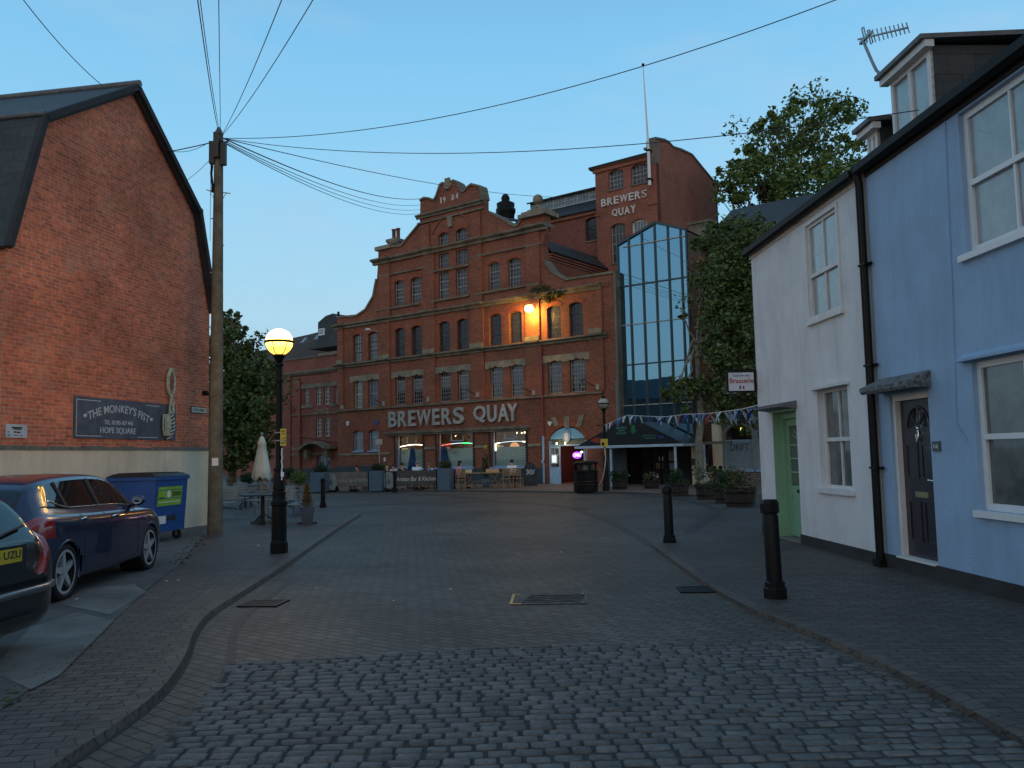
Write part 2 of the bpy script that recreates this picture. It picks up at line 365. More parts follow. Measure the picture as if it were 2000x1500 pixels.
M['galv'] = mat('galvanised_steel', (.30, .32, .33), .45, .7, var=.2)
M['chrome'] = mat('bright_chrome', (.75, .75, .75), .15, 1.0, var=.05)
M['wood_pole'] = mat('creosoted_pole_timber', (.135, .12, .085), .9, var=.3, vs=4, bump=.8, bs=10)
M['wood'] = mat('varnished_wood', (.36, .22, .10), .5, var=.25, vs=6)
M['wood_grey'] = mat('weathered_teak', (.20, .165, .12), .8, var=.25, vs=6)
M['white'] = mat('white_paint', (.72, .73, .74), .5, var=.04)
M['letter_white'] = mat('white_sign_lettering', (.62, .60, .56), .5, var=.08, vs=3)
M['letter_grey'] = mat('dull_silver_lettering', (.42, .41, .38), .45, .3, var=.18, vs=2)
M['yellow'] = mat('yellow_sign_face', (.58, .40, .035), .5, var=.05)
M['red'] = mat('red_paint', (.32, .025, .02), .5, var=.1)
M['red_pipe'] = mat('oxide_red_pipe', (.26, .055, .05), .6, var=.15)
M['blueplastic'] = mat('blue_bin_plastic', (.010, .07, .27), .4, var=.12, vs=4)
M['blackplastic'] = mat('black_plastic', (.018, .019, .02), .5, var=.2)
M['rubber'] = mat('tyre_rubber', (.014, .014, .015), .85, var=.2)
M['concrete'] = mat('worn_concrete', (.145, .15, .14), .9, var=.3, vs=1.4, bump=.5, bs=30, stain=.4)
M['concrete_dark'] = mat('damp_concrete', (.085, .088, .085), .9, var=.25, vs=1.8, bump=.5, bs=30)
M['zinc'] = mat('blue_grey_zinc_planter', (.10, .155, .21), .5, .2, var=.12)
M['plaster_grey'] = mat('grey_metal_cladding', (.15, .19, .19), .6, var=.1)
M['moss'] = mat('moss', (.035, .045, .012), .95, var=.4, bump=1, bs=60)
M['cable'] = mat('cable_sheath', (.02, .021, .024), .6, var=.1)
print('setup done')
# ================================================================ GROUND
def paver(name, c1, c2, mort, bw, bh, rot=0, mo=.007, bump=.5, big=(.7, 1.25), off=.5, rough=.62):
    return brick(name, c1, c2, mort, bw=bw, bh=bh, mo=mo, rough=rough, bump=bump, big=big, rot=rot, off=off, dist=.006, bigs=.35)
M['road'] = paver('road_block_paving', (.110, .098, .080), (.074, .067, .057), (.024, .023, .022), .21, .105, R_(38), big=(.55, 1.35), mo=.009)
M['pave_l'] = paver('footway_block_paving', (.108, .090, .077), (.072, .062, .055), (.014, .014, .013), .215, .105, R_(-9))
M['pave_r'] = paver('footway_block_paving_right', (.088, .078, .069), (.062, .056, .052), (.026, .025, .023), .21, .105, R_(4))
M['kerb'] = paver('kerb_blocks', (.11, .092, .078), (.08, .068, .06), (.035, .033, .03), .21, .14, R_(-30))
M['flush'] = paver('flush_channel_blocks', (.060, .054, .052), (.045, .042, .042), (.02, .02, .02), .21, .105, R_(12))
M['plaza'] = paver('square_block_paving', (.17, .13, .10), (.13, .105, .09), (.05, .045, .04), .21, .105, R_(-50))
g = mb().b(-260, 260, -120, 400, -.5, 0).build('ground', M['road']); tag(g, kind='structure')
def sheet(name, pts, m, z=.004, th=.02, holes=()):
    o = mb(); o.slab([(p[0], p[1], z) for p in pts], th + z); ob = o.build(name, m); tag(ob, kind='structure'); return ob
def smooth_px(pts, n=8):
    P = [gr(*p) for p in pts]; out = []
    for i in range(len(P) - 1):
        a = P[max(i - 1, 0)]; b_ = P[i]; c = P[i + 1]; d = P[min(i + 2, len(P) - 1)]
        for k in range(n):
            t = k / n
            out.append(.5 * ((2 * b_) + (c - a) * t + (2 * a - 5 * b_ + 4 * c - d) * t * t + (3 * b_ - a - 3 * c + d) * t ** 3))
    out.append(P[-1]); return out
def ribbon(name, line, w_, z, m, left=True, th=.02, kind='structure', parent=None):
    n = len(line); o = mb(); A = []; B = []
    for i in range(n):
        t = (line[min(i + 1, n - 1)] - line[max(i - 1, 0)]); t.z = 0; t.normalize(); q = Vector((-t.y, t.x, 0)) * (1 if left else -1)
        A.append(Vector((line[i].x, line[i].y, z))); B.append(Vector((line[i].x, line[i].y, z)) + q * w_)
    for i in range(n - 1): o.slab([A[i], A[i + 1], B[i + 1], B[i]], z + th)
    if name == 'kerb':
        for i in range(n - 1):
            oa = (A[i] - B[i]) * .12; ob_ = (A[i + 1] - B[i + 1]) * .12; o.add([A[i], A[i] + oa - Vector((0, 0, z)), A[i + 1] + ob_ - Vector((0, 0, z)), A[i + 1]], [(0, 1, 2, 3) if left else (3, 2, 1, 0)])
    ob = o.build(name, m, parent); tag(ob, kind=kind); return ob
# left footway: kerb line from below the picture up to the rounded nose
KL = smooth_px([(-60, 1640), (120, 1502), (240, 1420), (318, 1355), (362, 1290), (378, 1245), (410, 1205), (470, 1165), (540, 1120), (610, 1070), (680, 1022), (702, 1009)])
KN = smooth_px([(702, 1009), (700, 1001), (680, 995), (640, 992), (560, 992), (430, 992)])
def fan(name, line, far, z, m):
    """strip mesh between a kerb line and a point set further in"""
    o = mb(); n = len(line)
    o.poly3 = None
    pts = [Vector((p.x, p.y, 0)) for p in line] + [Vector((p[0], p[1], 0)) for p in far]
    tri = tessellate_polygon([pts])
    top = [Vector((p.x, p.y, z)) for p in pts]
    fs = []
    for t in tri:
        a, b_, c = (top[i] for i in t); fs.append(t if (b_ - a).cross(c - a).z > 0 else t[::-1])
    o.add(top, fs)
    k = len(pts); o.add(top + [Vector((p.x, p.y, -.02)) for p in pts], [(i, i + k, (i + 1) % k + k, (i + 1) % k) for i in range(k)])
    ob = o.build(name, m); tag(ob, kind='structure'); return ob
fan('footway_left', KL + KN[1:], [(-9.0, 28.5), (-9, 20), (-12, 5), (-12, -6), (-4.6, 1.0)], .045, M['pave_l'])
ribbon('kerb', KL, .15, .052, M['kerb'], left=True)
ribbon('kerb', KN, .15, .052, M['kerb'], left=True)
for ln_, lf in ((KL, False),): ribbon('kerb_shadow_line', [p + Vector((.02, 0, 0)) for p in ln_], .022, .0045, M['black_plinth'], left=lf)  # dark strip drawn in for the shadow line under the kerb
# channel of dark blocks in front of the kerb
ribbon('channel', [p + Vector((.34, -.02, 0)) for p in KL[14:62]], .08, .004, M['flush'], left=False)
# right footway
KR = smooth_px([(1288, 1068), (1330, 1098), (1400, 1146), (1475, 1187), (1560, 1222), (1660, 1262), (1780, 1318), (1900, 1380), (2080, 1480), (2300, 1620)])
far_r = [(6, -3), (9, 5), (9, 30), (7, 30), (5.3, 24)]
fan('footway_right', KR, [(3.2, 1.0), (9.5, 1.0), (9.5, 25), (6.6, 26.5), (4.6, 19.0)], .04, M['pave_r'])
ribbon('kerb', KR, .13, .047, M['kerb'], left=False)
ribbon('channel', smooth_px([(1288, 1069), (1240, 1040), (1180, 1012), (1130, 995)]), .18, .004, M['flush'])
ribbon('channel', smooth_px([(1180, 962), (1280, 970), (1350, 982), (1385, 996), (1375, 1012), (1345, 1030), (1330, 1058)]), .28, .004, M['flush'])
ribbon('channel', smooth_px([(660, 992), (780, 985), (900, 981), (1000, 982), (1080, 988), (1130, 996)]), .35, .004, M['flush'])
ribbon('channel', smooth_px([(700, 964), (860, 968), (960, 979), (1010, 982)]), .25, .006, M['flush'])
ribbon('channel', smooth_px([(1020, 976), (1080, 970), (1140, 962)]), .12, .006, M['concrete'])
# paved terrace in front of the brewery, one step up
TER = [gr(610, 962), gr(700, 961), gr(860, 959.5), gr(905, 960), gr(1000, 961), gr(1100, 962.5), gr(1190, 963), gr(1240, 964), gr(1400, 971)]
fan('terrace', TER, [(9.5, 31), (22, 45), (12, 62), (-24, 66), (-16, 46)], .05, M['plaza'])
ribbon('terrace_edge', TER, .14, .058, M['concrete'], left=True)
# concrete parking apron on the left
AP = [gr(-40, 1415, .05), gr(60, 1345, .05), gr(112, 1313, .05), (gr(224, 1211, .05)), gr(284, 1155, .05), gr(345, 1108, .05), gr(372, 1076, .05), gr(398, 1050, .05)]
fan('parking_apron', [Vector((p.x, p.y, 0)) for p in AP], [(-7.9, 21.6), (-12, 4), (-8, 3)], .056, M['concrete_dark'])
for k, pts in enumerate(([(60, 1345), (115, 1318), (222, 1212), (150, 1195), (60, 1225), (-20, 1310)], [(120, 1180), (215, 1200), (286, 1156), (262, 1140), (160, 1150)], [(262, 1140), (286, 1152), (340, 1108), (322, 1100), (268, 1122)])):
    o = mb(); P = [gr(x, y, .062) for x, y in pts]; o.slab(P, .01); tag(o.build('concrete_slab', [M['concrete'], M['concrete'], M['concrete_dark']][k]), kind='structure')
mo = mb(); rnd = random.Random(5)
ml = smooth_px([(-30, 1412), (60, 1345), (112, 1310), (160, 1270)], 12)
for i in range(200):
    p = ml[rnd.randrange(len(ml))]; s_ = rnd.uniform(.006, .026)
    mo.ball((p.x + rnd.gauss(0, .05), p.y + rnd.gauss(0, .05), .055), s_, 6, 4, sz=.35)
ml = smooth_px([(345, 1108), (372, 1076), (398, 1052)], 10)
for i in range(90):
    p = ml[rnd.randrange(len(ml))]; s_ = rnd.uniform(.006, .028)
    mo.ball((p.x + rnd.gauss(0, .06), p.y + rnd.gauss(0, .1), .055), s_, 6, 4, sz=.5)
tag(mo.build('moss', M['moss']), 'green moss growing along the edge of the concrete apron', 'moss', kind='stuff')
# granite setts across the road
M['sett'] = None
m_, nt_, p_ = bsdf('granite_setts'); N_ = nt_.nodes; L_ = nt_.links
g_ = N_.new('ShaderNodeNewGeometry'); x_ = N_.new('ShaderNodeMix'); x_.data_type = 'RGBA'; L_.new(g_.outputs['Random Per Island'], x_.inputs[0]); x_.inputs[6].default_value = (.105, .108, .104, 1); x_.inputs[7].default_value = (.185, .188, .18, 1)
t_ = N_.new('ShaderNodeTexCoord'); n_ = N_.new('ShaderNodeTexNoise'); n_.inputs['Scale'].default_value = 26; n_.inputs['Detail'].default_value = 6; L_.new(t_.outputs['Object'], n_.inputs[0])
y_ = N_.new('ShaderNodeMix'); y_.data_type = 'RGBA'; y_.blend_type = 'MULTIPLY'; y_.inputs[0].default_value = .8; L_.new(x_.outputs[2], y_.inputs[6]); L_.new(n_.outputs[0], y_.inputs[7]); L_.new(y_.outputs[2], p_.inputs['Base Color'])
b_ = N_.new('ShaderNodeBump'); b_.inputs['Strength'].default_value = .7; b_.inputs['Distance'].default_value = .006; L_.new(n_.outputs[0], b_.inputs['Height']); L_.new(b_.outputs[0], p_.inputs['Normal'])
p_.inputs['Roughness'].default_value = .62; p_.inputs['Specular IOR Level'].default_value = .4
M['sett'] = m_
SP = [gr(448, 1298), gr(600, 1290), gr(950, 1266), gr(1300, 1258), gr(1573, 1255), gr(1615, 1276), gr(1783, 1353), gr(1996, 1458), gr(2300, 1640), gr(1600, 1900), gr(60, 1800), gr(200, 1540), gr(290, 1475), gr(385, 1395), gr(437, 1322)]
def inside(x, y, P):
    c = False; n = len(P)
    for i in range(n):
        a = P[i]; b2 = P[i - 1]
        if (a.y > y) != (b2.y > y) and x < (b2.x - a.x) * (y - a.y) / (b2.y - a.y) + a.x: c = not c
    return c
o = mb(); rnd = random.Random(11); ang = R_(2.0)
ca, sa = math.cos(ang), math.sin(ang); row = 0; yy = 2.9
while yy < 8.2:
    bh = rnd.uniform(.082, .094); xx = -4.2 + rnd.uniform(0, .1)
    while xx < 5.6:
        bw = rnd.choice((.115, .125, .14, .15)) * rnd.uniform(.93, 1.07); g2 = rnd.uniform(.014, .030)
        cx = xx + bw / 2; cy = yy + bh / 2 + .012 * math.sin(cx * 2.1 + row)
        wx, wy = ca * cx - sa * cy, sa * cx + ca * cy
        if inside(wx, wy, SP):
            hx, hy = bw / 2 - .002, bh / 2 - rnd.uniform(.006, .012); r2 = rnd.uniform(-.05, .05); c2, s2 = math.cos(ang + r2), math.sin(ang + r2); zt = rnd.uniform(.014, .022) - (.006 if wx > 1.6 else 0)
            tl = (rnd.uniform(-.02, .02), rnd.uniform(-.05, .05)); vs = []
            for (k, zz) in ((1.0, -.01), (1.0, zt * .6), (.86, zt)):
                for sx, sy in ((-1, -1), (-.55, -1.06), (.55, -1.06), (1, -1), (1.05, 0), (1, 1), (.5, 1.06), (-.55, 1.06), (-1, 1), (-1.05, 0)):
                    ex = sx * (hx - (1 - k) * .035) * (1 + (0 if abs(sx) == .55 else 0)); ey = sy * (hy - (1 - k) * .06)
                    ex += rnd.uniform(-.003, .003); ey += rnd.uniform(-.003, .003)
                    vs.append((wx + c2 * ex - s2 * ey, wy + s2 * ex + c2 * ey, zz + (tl[0] * ex + tl[1] * ey if zz == zt else 0)))
            vs.append((wx, wy, zt + .001))
            o.smooth = True
            o.add(vs, [(i + 10 * j, (i + 1) % 10 + 10 * j, (i + 1) % 10 + 10 * (j + 1), i + 10 * (j + 1)) for j in range(2) for i in range(10)] + [(20 + i, 20 + (i + 1) % 10, 30) for i in range(10)])
        xx += bw + g2
    yy += bh + rnd.uniform(.012, .020); row += 1
tag(o.build('granite_setts', M['sett']), kind='structure')
M['sett_bed'] = mat('sett_joint_grit', (.035, .037, .036), .95, var=.4, vs=9, bump=.6)
bed = mb(); tri = tessellate_polygon([[Vector((p.x, p.y, 0)) for p in SP]]); top = [Vector((p.x, p.y, .005)) for p in SP]
bed.add(top, [t if (top[t[1]] - top[t[0]]).cross(top[t[2]] - top[t[0]]).z > 0 else t[::-1] for t in tri]); tag(bed.build('sett_bed', M['sett_bed']), kind='structure')
# drain covers
def drain(px, py, w_, l_, rz, label, m=M['black_paint'], z=.006, n=9):
    c = gr(px, py); t = thing('drain_grate', label, 'drain cover', (c.x, c.y, z), rz)
    f = mb(); f.b(-w_ / 2, w_ / 2, -l_ / 2, -l_ / 2 + .03, 0, .012); f.b(-w_ / 2, w_ / 2, l_ / 2 - .03, l_ / 2, 0, .012); f.b(-w_ / 2, -w_ / 2 + .03, -l_ / 2 + .03, l_ / 2 - .03, 0, .012); f.b(w_ / 2 - .03, w_ / 2, -l_ / 2 + .03, l_ / 2 - .03, 0, .012)
    f.build('frame', m, t, local=True)
    s = mb()
    for i in range(n):
        x = -w_ / 2 + .03 + (w_ - .06) * (i + .5) / n; s.b(x - w_ * .3 / n, x + w_ * .3 / n, -l_ / 2 + .031, l_ / 2 - .031, 0, .009)
    s.build('bars', m, t, local=True)
    mb().b(-w_ / 2, w_ / 2, -l_ / 2, l_ / 2, -.004, -.001).build('pit', M['black_plinth'], t, local=True)
drain(1360, 1153, .42, .42, R_(-4), 'black slotted drain grate beside the right kerb near the leaning bollard')
drain(515, 1180, .46, .42, R_(-6), 'dark drain grate set in the road beside the left kerb')
c = gr(1072, 1171); t = thing('manhole_cover', 'sunken inspection cover outlined by worn yellow paint in the middle of the road', 'manhole cover', (c.x, c.y, .005), R_(-3))
s = mb(); s.b(-.42, .42, -.33, .33, 0, .006)
s.build('lid', M['road'], t, local=True)
s = mb()
for k in range(5):
    x0 = -.3 + .02 * k; y0 = -.24 + .11 * k
    pts = [(x0 + .13 * i, y0 + .03 * math.sin(i * 2.3 + k), .0085) for i in range(6)]
    s.tube(pts, .007, 4)
s.build('cracks', M['black_plinth'], t, local=True)
s = mb(); s.b(-.43, -.40, -.30, .33, .006, .010); s.b(-.43, -.30, -.33, -.30, .006, .010); s.b(-.43, -.34, .30, .33, .0061, .0101); s.b(.38, .41, .30, .33, .006, .010)
s.build('yellow_marking', mat('worn_yellow_road_paint', (.62, .40, .10), .6, var=.2), t, local=True)
s = mb(); s.b(.415, .43, -.3, .3, .006, .009); s.build('white_marking', M['concrete'], t, local=True)
rnd = random.Random(3); lit = mb()
for (x, y) in ((618, 1148), (955, 1007), (1095, 1078), (769, 1173), (1345, 1113), (505, 1065), (150, 1170), (880, 1150), (325, 1135), (348, 1133)):
    p = gr(x, y, .06 if x < 400 or x == 505 else .01); s_ = rnd.uniform(.008, .02)
    lit.ball((p.x, p.y, p.z), s_, 6, 4, sz=.4, sx=rnd.uniform(.7, 1.8))
tag(lit.build('litter_specks', M['white']), 'white specks of litter and gum scattered over the paving', 'litter', kind='stuff')
# ================================================================ LEFT BRICK BUILDING
LF = Fr(gr(406, 1028), 9.9)
GL = [(-7.0, 1.98), (0, 1.98), (0, 5.65), (-.76, 7.92), (-3.4, 10.02), (-6.22, 8.18), (-7.0, 5.7)]
lb = thing('brick_house', 'tall red brick building with mansard gable end and cream rendered base, on the left', 'building', LF.P(-3.5, 0, -4))
o = mb(); o.poly(LF, GL, -.3, 0); DEP = -9.5
o.box(LF, -7.0, -.302, 0, 5.65, DEP, DEP + .3)
o.box(LF, -7.0, -6.7, 0, 5.7, DEP + .301, -.302); o.box(LF, -.3, 0, 0, 5.65, DEP, -.302); o.box(LF, -6.6, -.4, 5.6, 8.0, DEP, DEP + .3)
o.build('wall', M['brick_left'], lb)
o = mb(); o.box(LF, -7.06, .04, 0, 1.93, .001, .07); o.box(LF, .001, .05, 0, 1.93, DEP, 0)
o.build('rendered_base', M['plinth_cream'], lb)
o = mb(); rnd = random.Random(2); u = -7.1
while u < .05:
    l_ = min(rnd.uniform(.25, .6), .06 - u); o.box(LF, u, u + l_ - .002, 1.93, 1.98 + rnd.uniform(0, .035), .001, .085 + rnd.uniform(0, .015)); u += l_
o.build('ledge', M['coping'], lb)
def roofline(pts, off): return [(u, z) for u, z in pts]
RL = [(.1, 5.5), (-.70, 7.98), (-3.4, 10.14), (-6.3, 8.28), (-7.12, 5.55)]
o = mb()
for i in range(4):
    a, b2 = RL[i], RL[i + 1]
    o.slab([LF.P(a[0], a[1], .16), LF.P(b2[0], b2[1], .16), LF.P(b2[0], b2[1], DEP - .1), LF.P(a[0], a[1], DEP - .1)], .07)
# lead rolls where the two pitches meet and a ridge
rf = o.build('roof', M['slate'], lb)
o = mb()
for a in (RL[1], RL[3]): o.tube([LF.P(a[0], a[1] + .02, .18), LF.P(a[0], a[1] + .02, DEP)], .06, 6)
o.tube([LF.P(-3.4, 10.16, .2), LF.P(-3.4, 10.16, DEP)], .08, 6)
o.build('ridge', M['lead'], rf)
o = mb()
for i in range(4):
    a, b2 = Vector(RL[i]), Vector(RL[i + 1]); d = (b2 - a).normalized(); nrm = Vector((-d.y, d.x)) 
    if nrm.y > 0 and i in (1, 2): nrm = -nrm
    if i == 0: nrm = Vector((-abs(nrm.x), -abs(nrm.y) * .2)).normalized()
    if i == 3: nrm = Vector((abs(nrm.x), -abs(nrm.y) * .2)).normalized()
    if i in (1, 2): nrm = Vector((nrm.x, -abs(nrm.y)))
    for (k0, k1, o0, o1) in ((-.02, .11, .075, .19), (.11, .17, .03, .10)):
        q = [a + nrm * k0, b2 + nrm * k0, b2 + nrm * k1, a + nrm * k1]
        o.poly(LF, [(v.x, v.y) for v in q], o0, o1)
o.build('bargeboard', M['black_plinth'], lb)
o = mb(); o.tube([LF.P(.12, 0.1, -.3), LF.P(.12, 5.4, -.3)], .045, 8); o.build('downpipe', M['black_paint'], lb)
# painted pub sign
sg = thing('painted_pub_sign', 'blue grey painted board reading The Monkeys Fist with a knotted rope, on the brick gable', 'sign', LF.P(-3.3, 2.2, .02))
u0, zb = LF.px(142, 852); u1, _ = LF.px(341, 828); zt = 3.01; zb = 2.17
mb().box(LF, u0, u1, zb, zt, .001, .03).build('board', mat('slate_blue_sign_paint', (.085, .10, .13), .8, var=.25, vs=4, stain=.4), sg)
W_ = u1 - u0
def lw(x, y): return LF.px(x, y)
o = mb(); z1, z2 = zt - .06, zb + .055; e_ = .012
o.box(LF, u0 + .05, u0 + .05 + .75, z1 - .014, z1, .03, .034); o.box(LF, u0 + .05, u0 + .064, z2, z1 - .0141, .03, .034)
o.box(LF, u0 + .05, u0 + .85, z2 - .014, z2 - .0001, .03, .034)
o.box(LF, lw(282, 795)[0], lw(310, 797)[0], z1 - .014, z1, .03, .034); o.box(LF, lw(266, 853)[0], lw(305, 856)[0], z2 - .014, z2, .03, .034)
ms = mat('chalky_sign_white', (.50, .53, .56), .8, var=.12)
ua, ub = lw(169, 800)[0], lw(289, 815)[0]
def arcw(u, z, a, b3): return (u + (a - .5) * .10 * (b3 - .5), z + .20 * (1 - (2 * a - 1) ** 2) - .13)
text(o, LF, "THE MONKEY'S FIST", ua, ub, 2.66, 2.83, .03, .036, .004, warp=arcw)
text(o, LF, "TEL: 01305 457 446", lw(201, 820)[0], lw(257, 826)[0], 2.47, 2.56, .03, .036, .004)
text(o, LF, "HOPE SQUARE", lw(193, 844)[0], lw(263, 848)[0], 2.26, 2.41, .03, .036, .004)
for q in (ua - .09, ub + .07): o.ball(LF.P(q, 2.62, .03), .045, 10, 6, sz=1)
o.build('lettering', ms, sg)
o = mb(); kc = lw(322, 829); ku, kz = kc[0], kc[1]; ro = .09
lt = lw(328, 720); cr_ = lw(329, 770)
def rope(pts, r): 
    o.tube([LF.P(u, z, oo) for u, z, oo in pts], r, 8)
top = lt[1]; cz = cr_[1]; cu_ = cr_[0]; kt = kz + .28
hl = (top - cz)
for sgn in (-1, 1):
    pts = []
    for i in range(13):
        t = i / 12; pts.append((cu_ + sgn * .105 * math.sin(math.pi * min(t * 1.02, 1)) ** .8 - .01, cz + hl * t, .09 + .03 * sgn * (1 - t)))
    rope(pts, .026); rope([(u + sgn * .035, z, oo - .02) for u, z, oo in pts], .024)
    pts = [(cu_ - sgn * .09 * math.sin(math.pi / 2 * i / 6), cz - (cz - kt + .02) * i / 6, .09) for i in range(7)]
    rope(pts, .026); rope([(u + .03 * sgn, z, oo - .02) for u, z, oo in pts], .022)
# the knot: wraps of rope round an egg-shaped core
ka, kb, kc_ = .235, .365, .16
def kp(u, z):
    q_ = 1 - (u / ka) ** 2 - (z / kb) ** 2
    return (ku + u, kz + z, .03 + kc_ * math.sqrt(max(q_, 0)))
for k in range(8):
    z0_ = .29 - k * .085; pts = []
    for i in range(10):
        zz = z0_ + .075 * (i / 9 - .5); um_ = ka * math.sqrt(max(0, 1 - (zz / kb) ** 2)) * .99; u_ = -.045 + (um_ + .045) * i / 9 if um_ > -.04 else 0
        pts.append(kp(u_, zz))
    rope(pts, .024)
for k in range(5):
    pts = []
    for i in range(11):
        zz = -.27 + .50 * i / 10; um_ = ka * math.sqrt(max(0, 1 - (zz / kb) ** 2)); pts.append(kp(-.055 - (um_ - .06) * (k + .2) / 4.6 if um_ > .07 else -.05, zz))
    rope(pts, .021)
mk = mat('painted_rope_pale_green', (.42, .47, .38), .85, var=.35, vs=18, bump=1, bs=60)
o.build('rope_knot', mk, sg)
mb().ball(LF.P(ku, kz, .03), .20, 16, 10, sx=.62, sy=.62, sz=1.55).build('knot_core', M['black_plinth'], sg)
# small plates
t = thing('wall_notice', 'small white notice plate with dark lettering low on the brick gable', 'notice', LF.P(-6.8, 2.2, 0))
a = lw(10, 836); b2 = lw(51, 860); mb().box(LF, a[0], b2[0], 2.15, 2.39, .001, .02).build('plate', mat('white_enamel', (.50, .54, .57), .4), t)
o = mb(); du = b2[0] - a[0]
for (f0, f1, z0_, z1_) in ((.26, .74, 2.315, 2.345), (.33, .70, 2.295, 2.31), (.36, .48, 2.24, 2.265), (.5, .66, 2.235, 2.26), (.1, .17, 2.245, 2.26), (.1, .2, 2.185, 2.20), (.34, .6, 2.19, 2.20), (.68, .78, 2.18, 2.195)): o.box(LF, a[0] + du * f0, a[0] + du * f1, z0_, z1_, .02, .023)
o.build('lettering', M['black_plinth'], t)
t = thing('street_nameplate', 'small pale street nameplate reading Cove Street beside the timber pole', 'street sign', LF.P(-.8, 2.7, 0))
a = lw(372, 800)[0]; b2 = lw(402, 802)[0]; zc = lw(386, 801)[1]; hgt = .085
mb().box(LF, a, b2, zc - hgt, zc + hgt, .001, .02).build('border', M['black_plinth'], t); mb().box(LF, a + .02, b2 - .02, zc - hgt + .02, zc + hgt - .02, .02, .024).build('plate', mat('cream_enamel', (.62, .63, .52), .5), t)
o = mb(); text(o, LF, 'COVE STREET', a + .05, b2 - .05, zc - .04, zc + .04, .024, .028, .006); o.build('lettering', M['black_plinth'], t)
q = lw(396, 768); t = thing('wall_bulkhead_light', 'small black unlit wall fitting near the corner of the brick gable', 'wall light', LF.P(q[0], q[1], 0))
mb().box(LF, q[0] - .03, q[0] + .03, q[1] - .04, q[1] + .06, .001, .05).build('bracket', M['black_paint'], t)
mb().lathe(LF.P(q[0], q[1] - .06, .10), [(.05, 0), (.075, .03), (.075, .07), (.03, .12)], 12).build('hood', M['black_paint'], t)
# ================================================================ RIGHT COTTAGES
RH = Fr(gr(1730, 1112), 177.5)
r = RH.px
def frame_rect(o, fr, u0, u1, z0, z1, w_, o0, o1):
    o.box(fr, u0, u0 + w_, z0, z1, o0, o1); o.box(fr, u1 - w_, u1, z0, z1, o0, o1); o.box(fr, u0 + w_, u1 - w_, z0, z0 + w_, o0, o1); o.box(fr, u0 + w_, u1 - w_, z1 - w_, z1, o0, o1)
def cottage(name, label, u0, u1, holes, m_wall, roofz=5.6):
    t = thing(name, label, 'cottage', RH.P((u0 + u1) / 2, 0, -3))
    o = mb(); o.poly(RH, [(u0, .22), (u1, .22), (u1, roofz), (u0, roofz)], -.3, 0, holes, reveal=.16)
    o.build('wall', m_wall, t)
    return t
def px_rect(l, r_, b_, t_, fr=RH, off=0):
    """rectangle from pixels: left edge px, right edge px, a sill px, a head px"""
    return fr.px(*l, off)[0], fr.px(*r_, off)[0], fr.px(*b_, off)[1], fr.px(*t_, off)[1]
wu = px_rect((1580, 540), (1640, 520), (1610, 617), (1609, 420)); wl = px_rect((1600, 860), (1660, 860), (1640, 956), (1625, 757)); gd = px_rect((1512, 900), (1559, 900), (1540, 1034), (1535, 803))
print('cottage', wu, wl, gd)
ru = RH.px(0, 0)
wall_w = thing('white_cottage', 'narrow off-white rendered cottage with a green door, farther along the terrace', 'cottage', RH.P(-2.5, 0, -3))
wu = (wu[0], wu[1], 3.78, 5.05) if False else wu
EZ = 5.6
def hr(q, rise=0): return hole(q[0], q[1], q[2], q[3], rise)
UW = RH.px(1476, 700)[0]
o = mb(); o.poly(RH, [(UW, .2), (gd[0], .2), (gd[0], gd[3]), (gd[1], gd[3]), (gd[1], .2), (-.03, .2), (-.03, EZ), (UW, EZ)], -.3, 0, [hr(wu), hr(wl)], reveal=.2)
o.box(RH, gd[0] - .001, gd[0], .0, gd[3], -.25, -.001)
o.box(RH, UW, UW + .3, 0, EZ, -8, -.301)
o.poly(RH.off(0), [(UW, EZ)] * 0 or [(UW, EZ), (UW + .01, EZ), (UW + .01, EZ + .01)], -.01, -.005)
o.build('wall', M['white_render'], wall_w)
# flank gable
FL = Fr(RH.P(UW, 0, 0).xy, RH.az + 90)   # faces away from camera
o = mb(); o.add([RH.P(UW + .001, EZ, 0), RH.P(UW + .001, EZ, -8), RH.P(UW + .001, EZ + 2.9, -4)], [(0, 1, 2)]); o.build('gable', M['white_render'], wall_w)
o = mb(); o.box(RH, UW - .01, gd[0] - .0, -.05, .2, -.3, .025); o.box(RH, gd[1], -.03, -.05, .2, -.3, .025); o.build('plinth', M['black_plinth'], wall_w)
blue = thing('blue_cottage', 'pale blue rendered cottage with a dark panelled door and attic dormer, nearest on the right', 'cottage', RH.P(3, 0, -3))
bd = px_rect((1744, 900), (1820, 900), (1800, 1100), (1775, 766)); bu = px_rect((1880, 370), (1999, 320), (1940, 476), (1900, 203)); bl = px_rect((1906, 850), (1999, 850), (1960, 1001), (1950, 697))
print('blue', bd, bu, bl)
bu = (bu[0], bu[0] + 1.62, bu[2], bu[3]); bl = (bl[0], bl[0] + 1.62, bl[2], bl[3]); UB = 7.0
o = mb(); o.poly(RH, [(.03, .22), (bd[0], .22), (bd[0], bd[3]), (bd[1], bd[3]), (bd[1], .22), (UB, .22), (UB, EZ), (.03, EZ)], -.3, 0, [hr(bu), hr(bl), hole(4.9, 6.2, 1.0, 2.5)], reveal=.17)
o.build('wall', M['blue_render'], blue)
o = mb(); o.box(RH, .03, bd[0], -.05, .22, -.3, .03); o.box(RH, bd[1], UB, -.05, .22, -.3, .03); o.build('plinth', M['black_plinth'], blue)
o = mb(); o.box(RH, UB - .3, UB, 0, EZ, -8, -.301); o.box(RH, -.03, UB, 0, EZ, -8, -7.7); o.build('rear_wall', M['white_render'], blue)
mb().box(RH, -.03, .03, 0, EZ, -.3, .004).build('party_strip', M['plinth_cream'], blue)
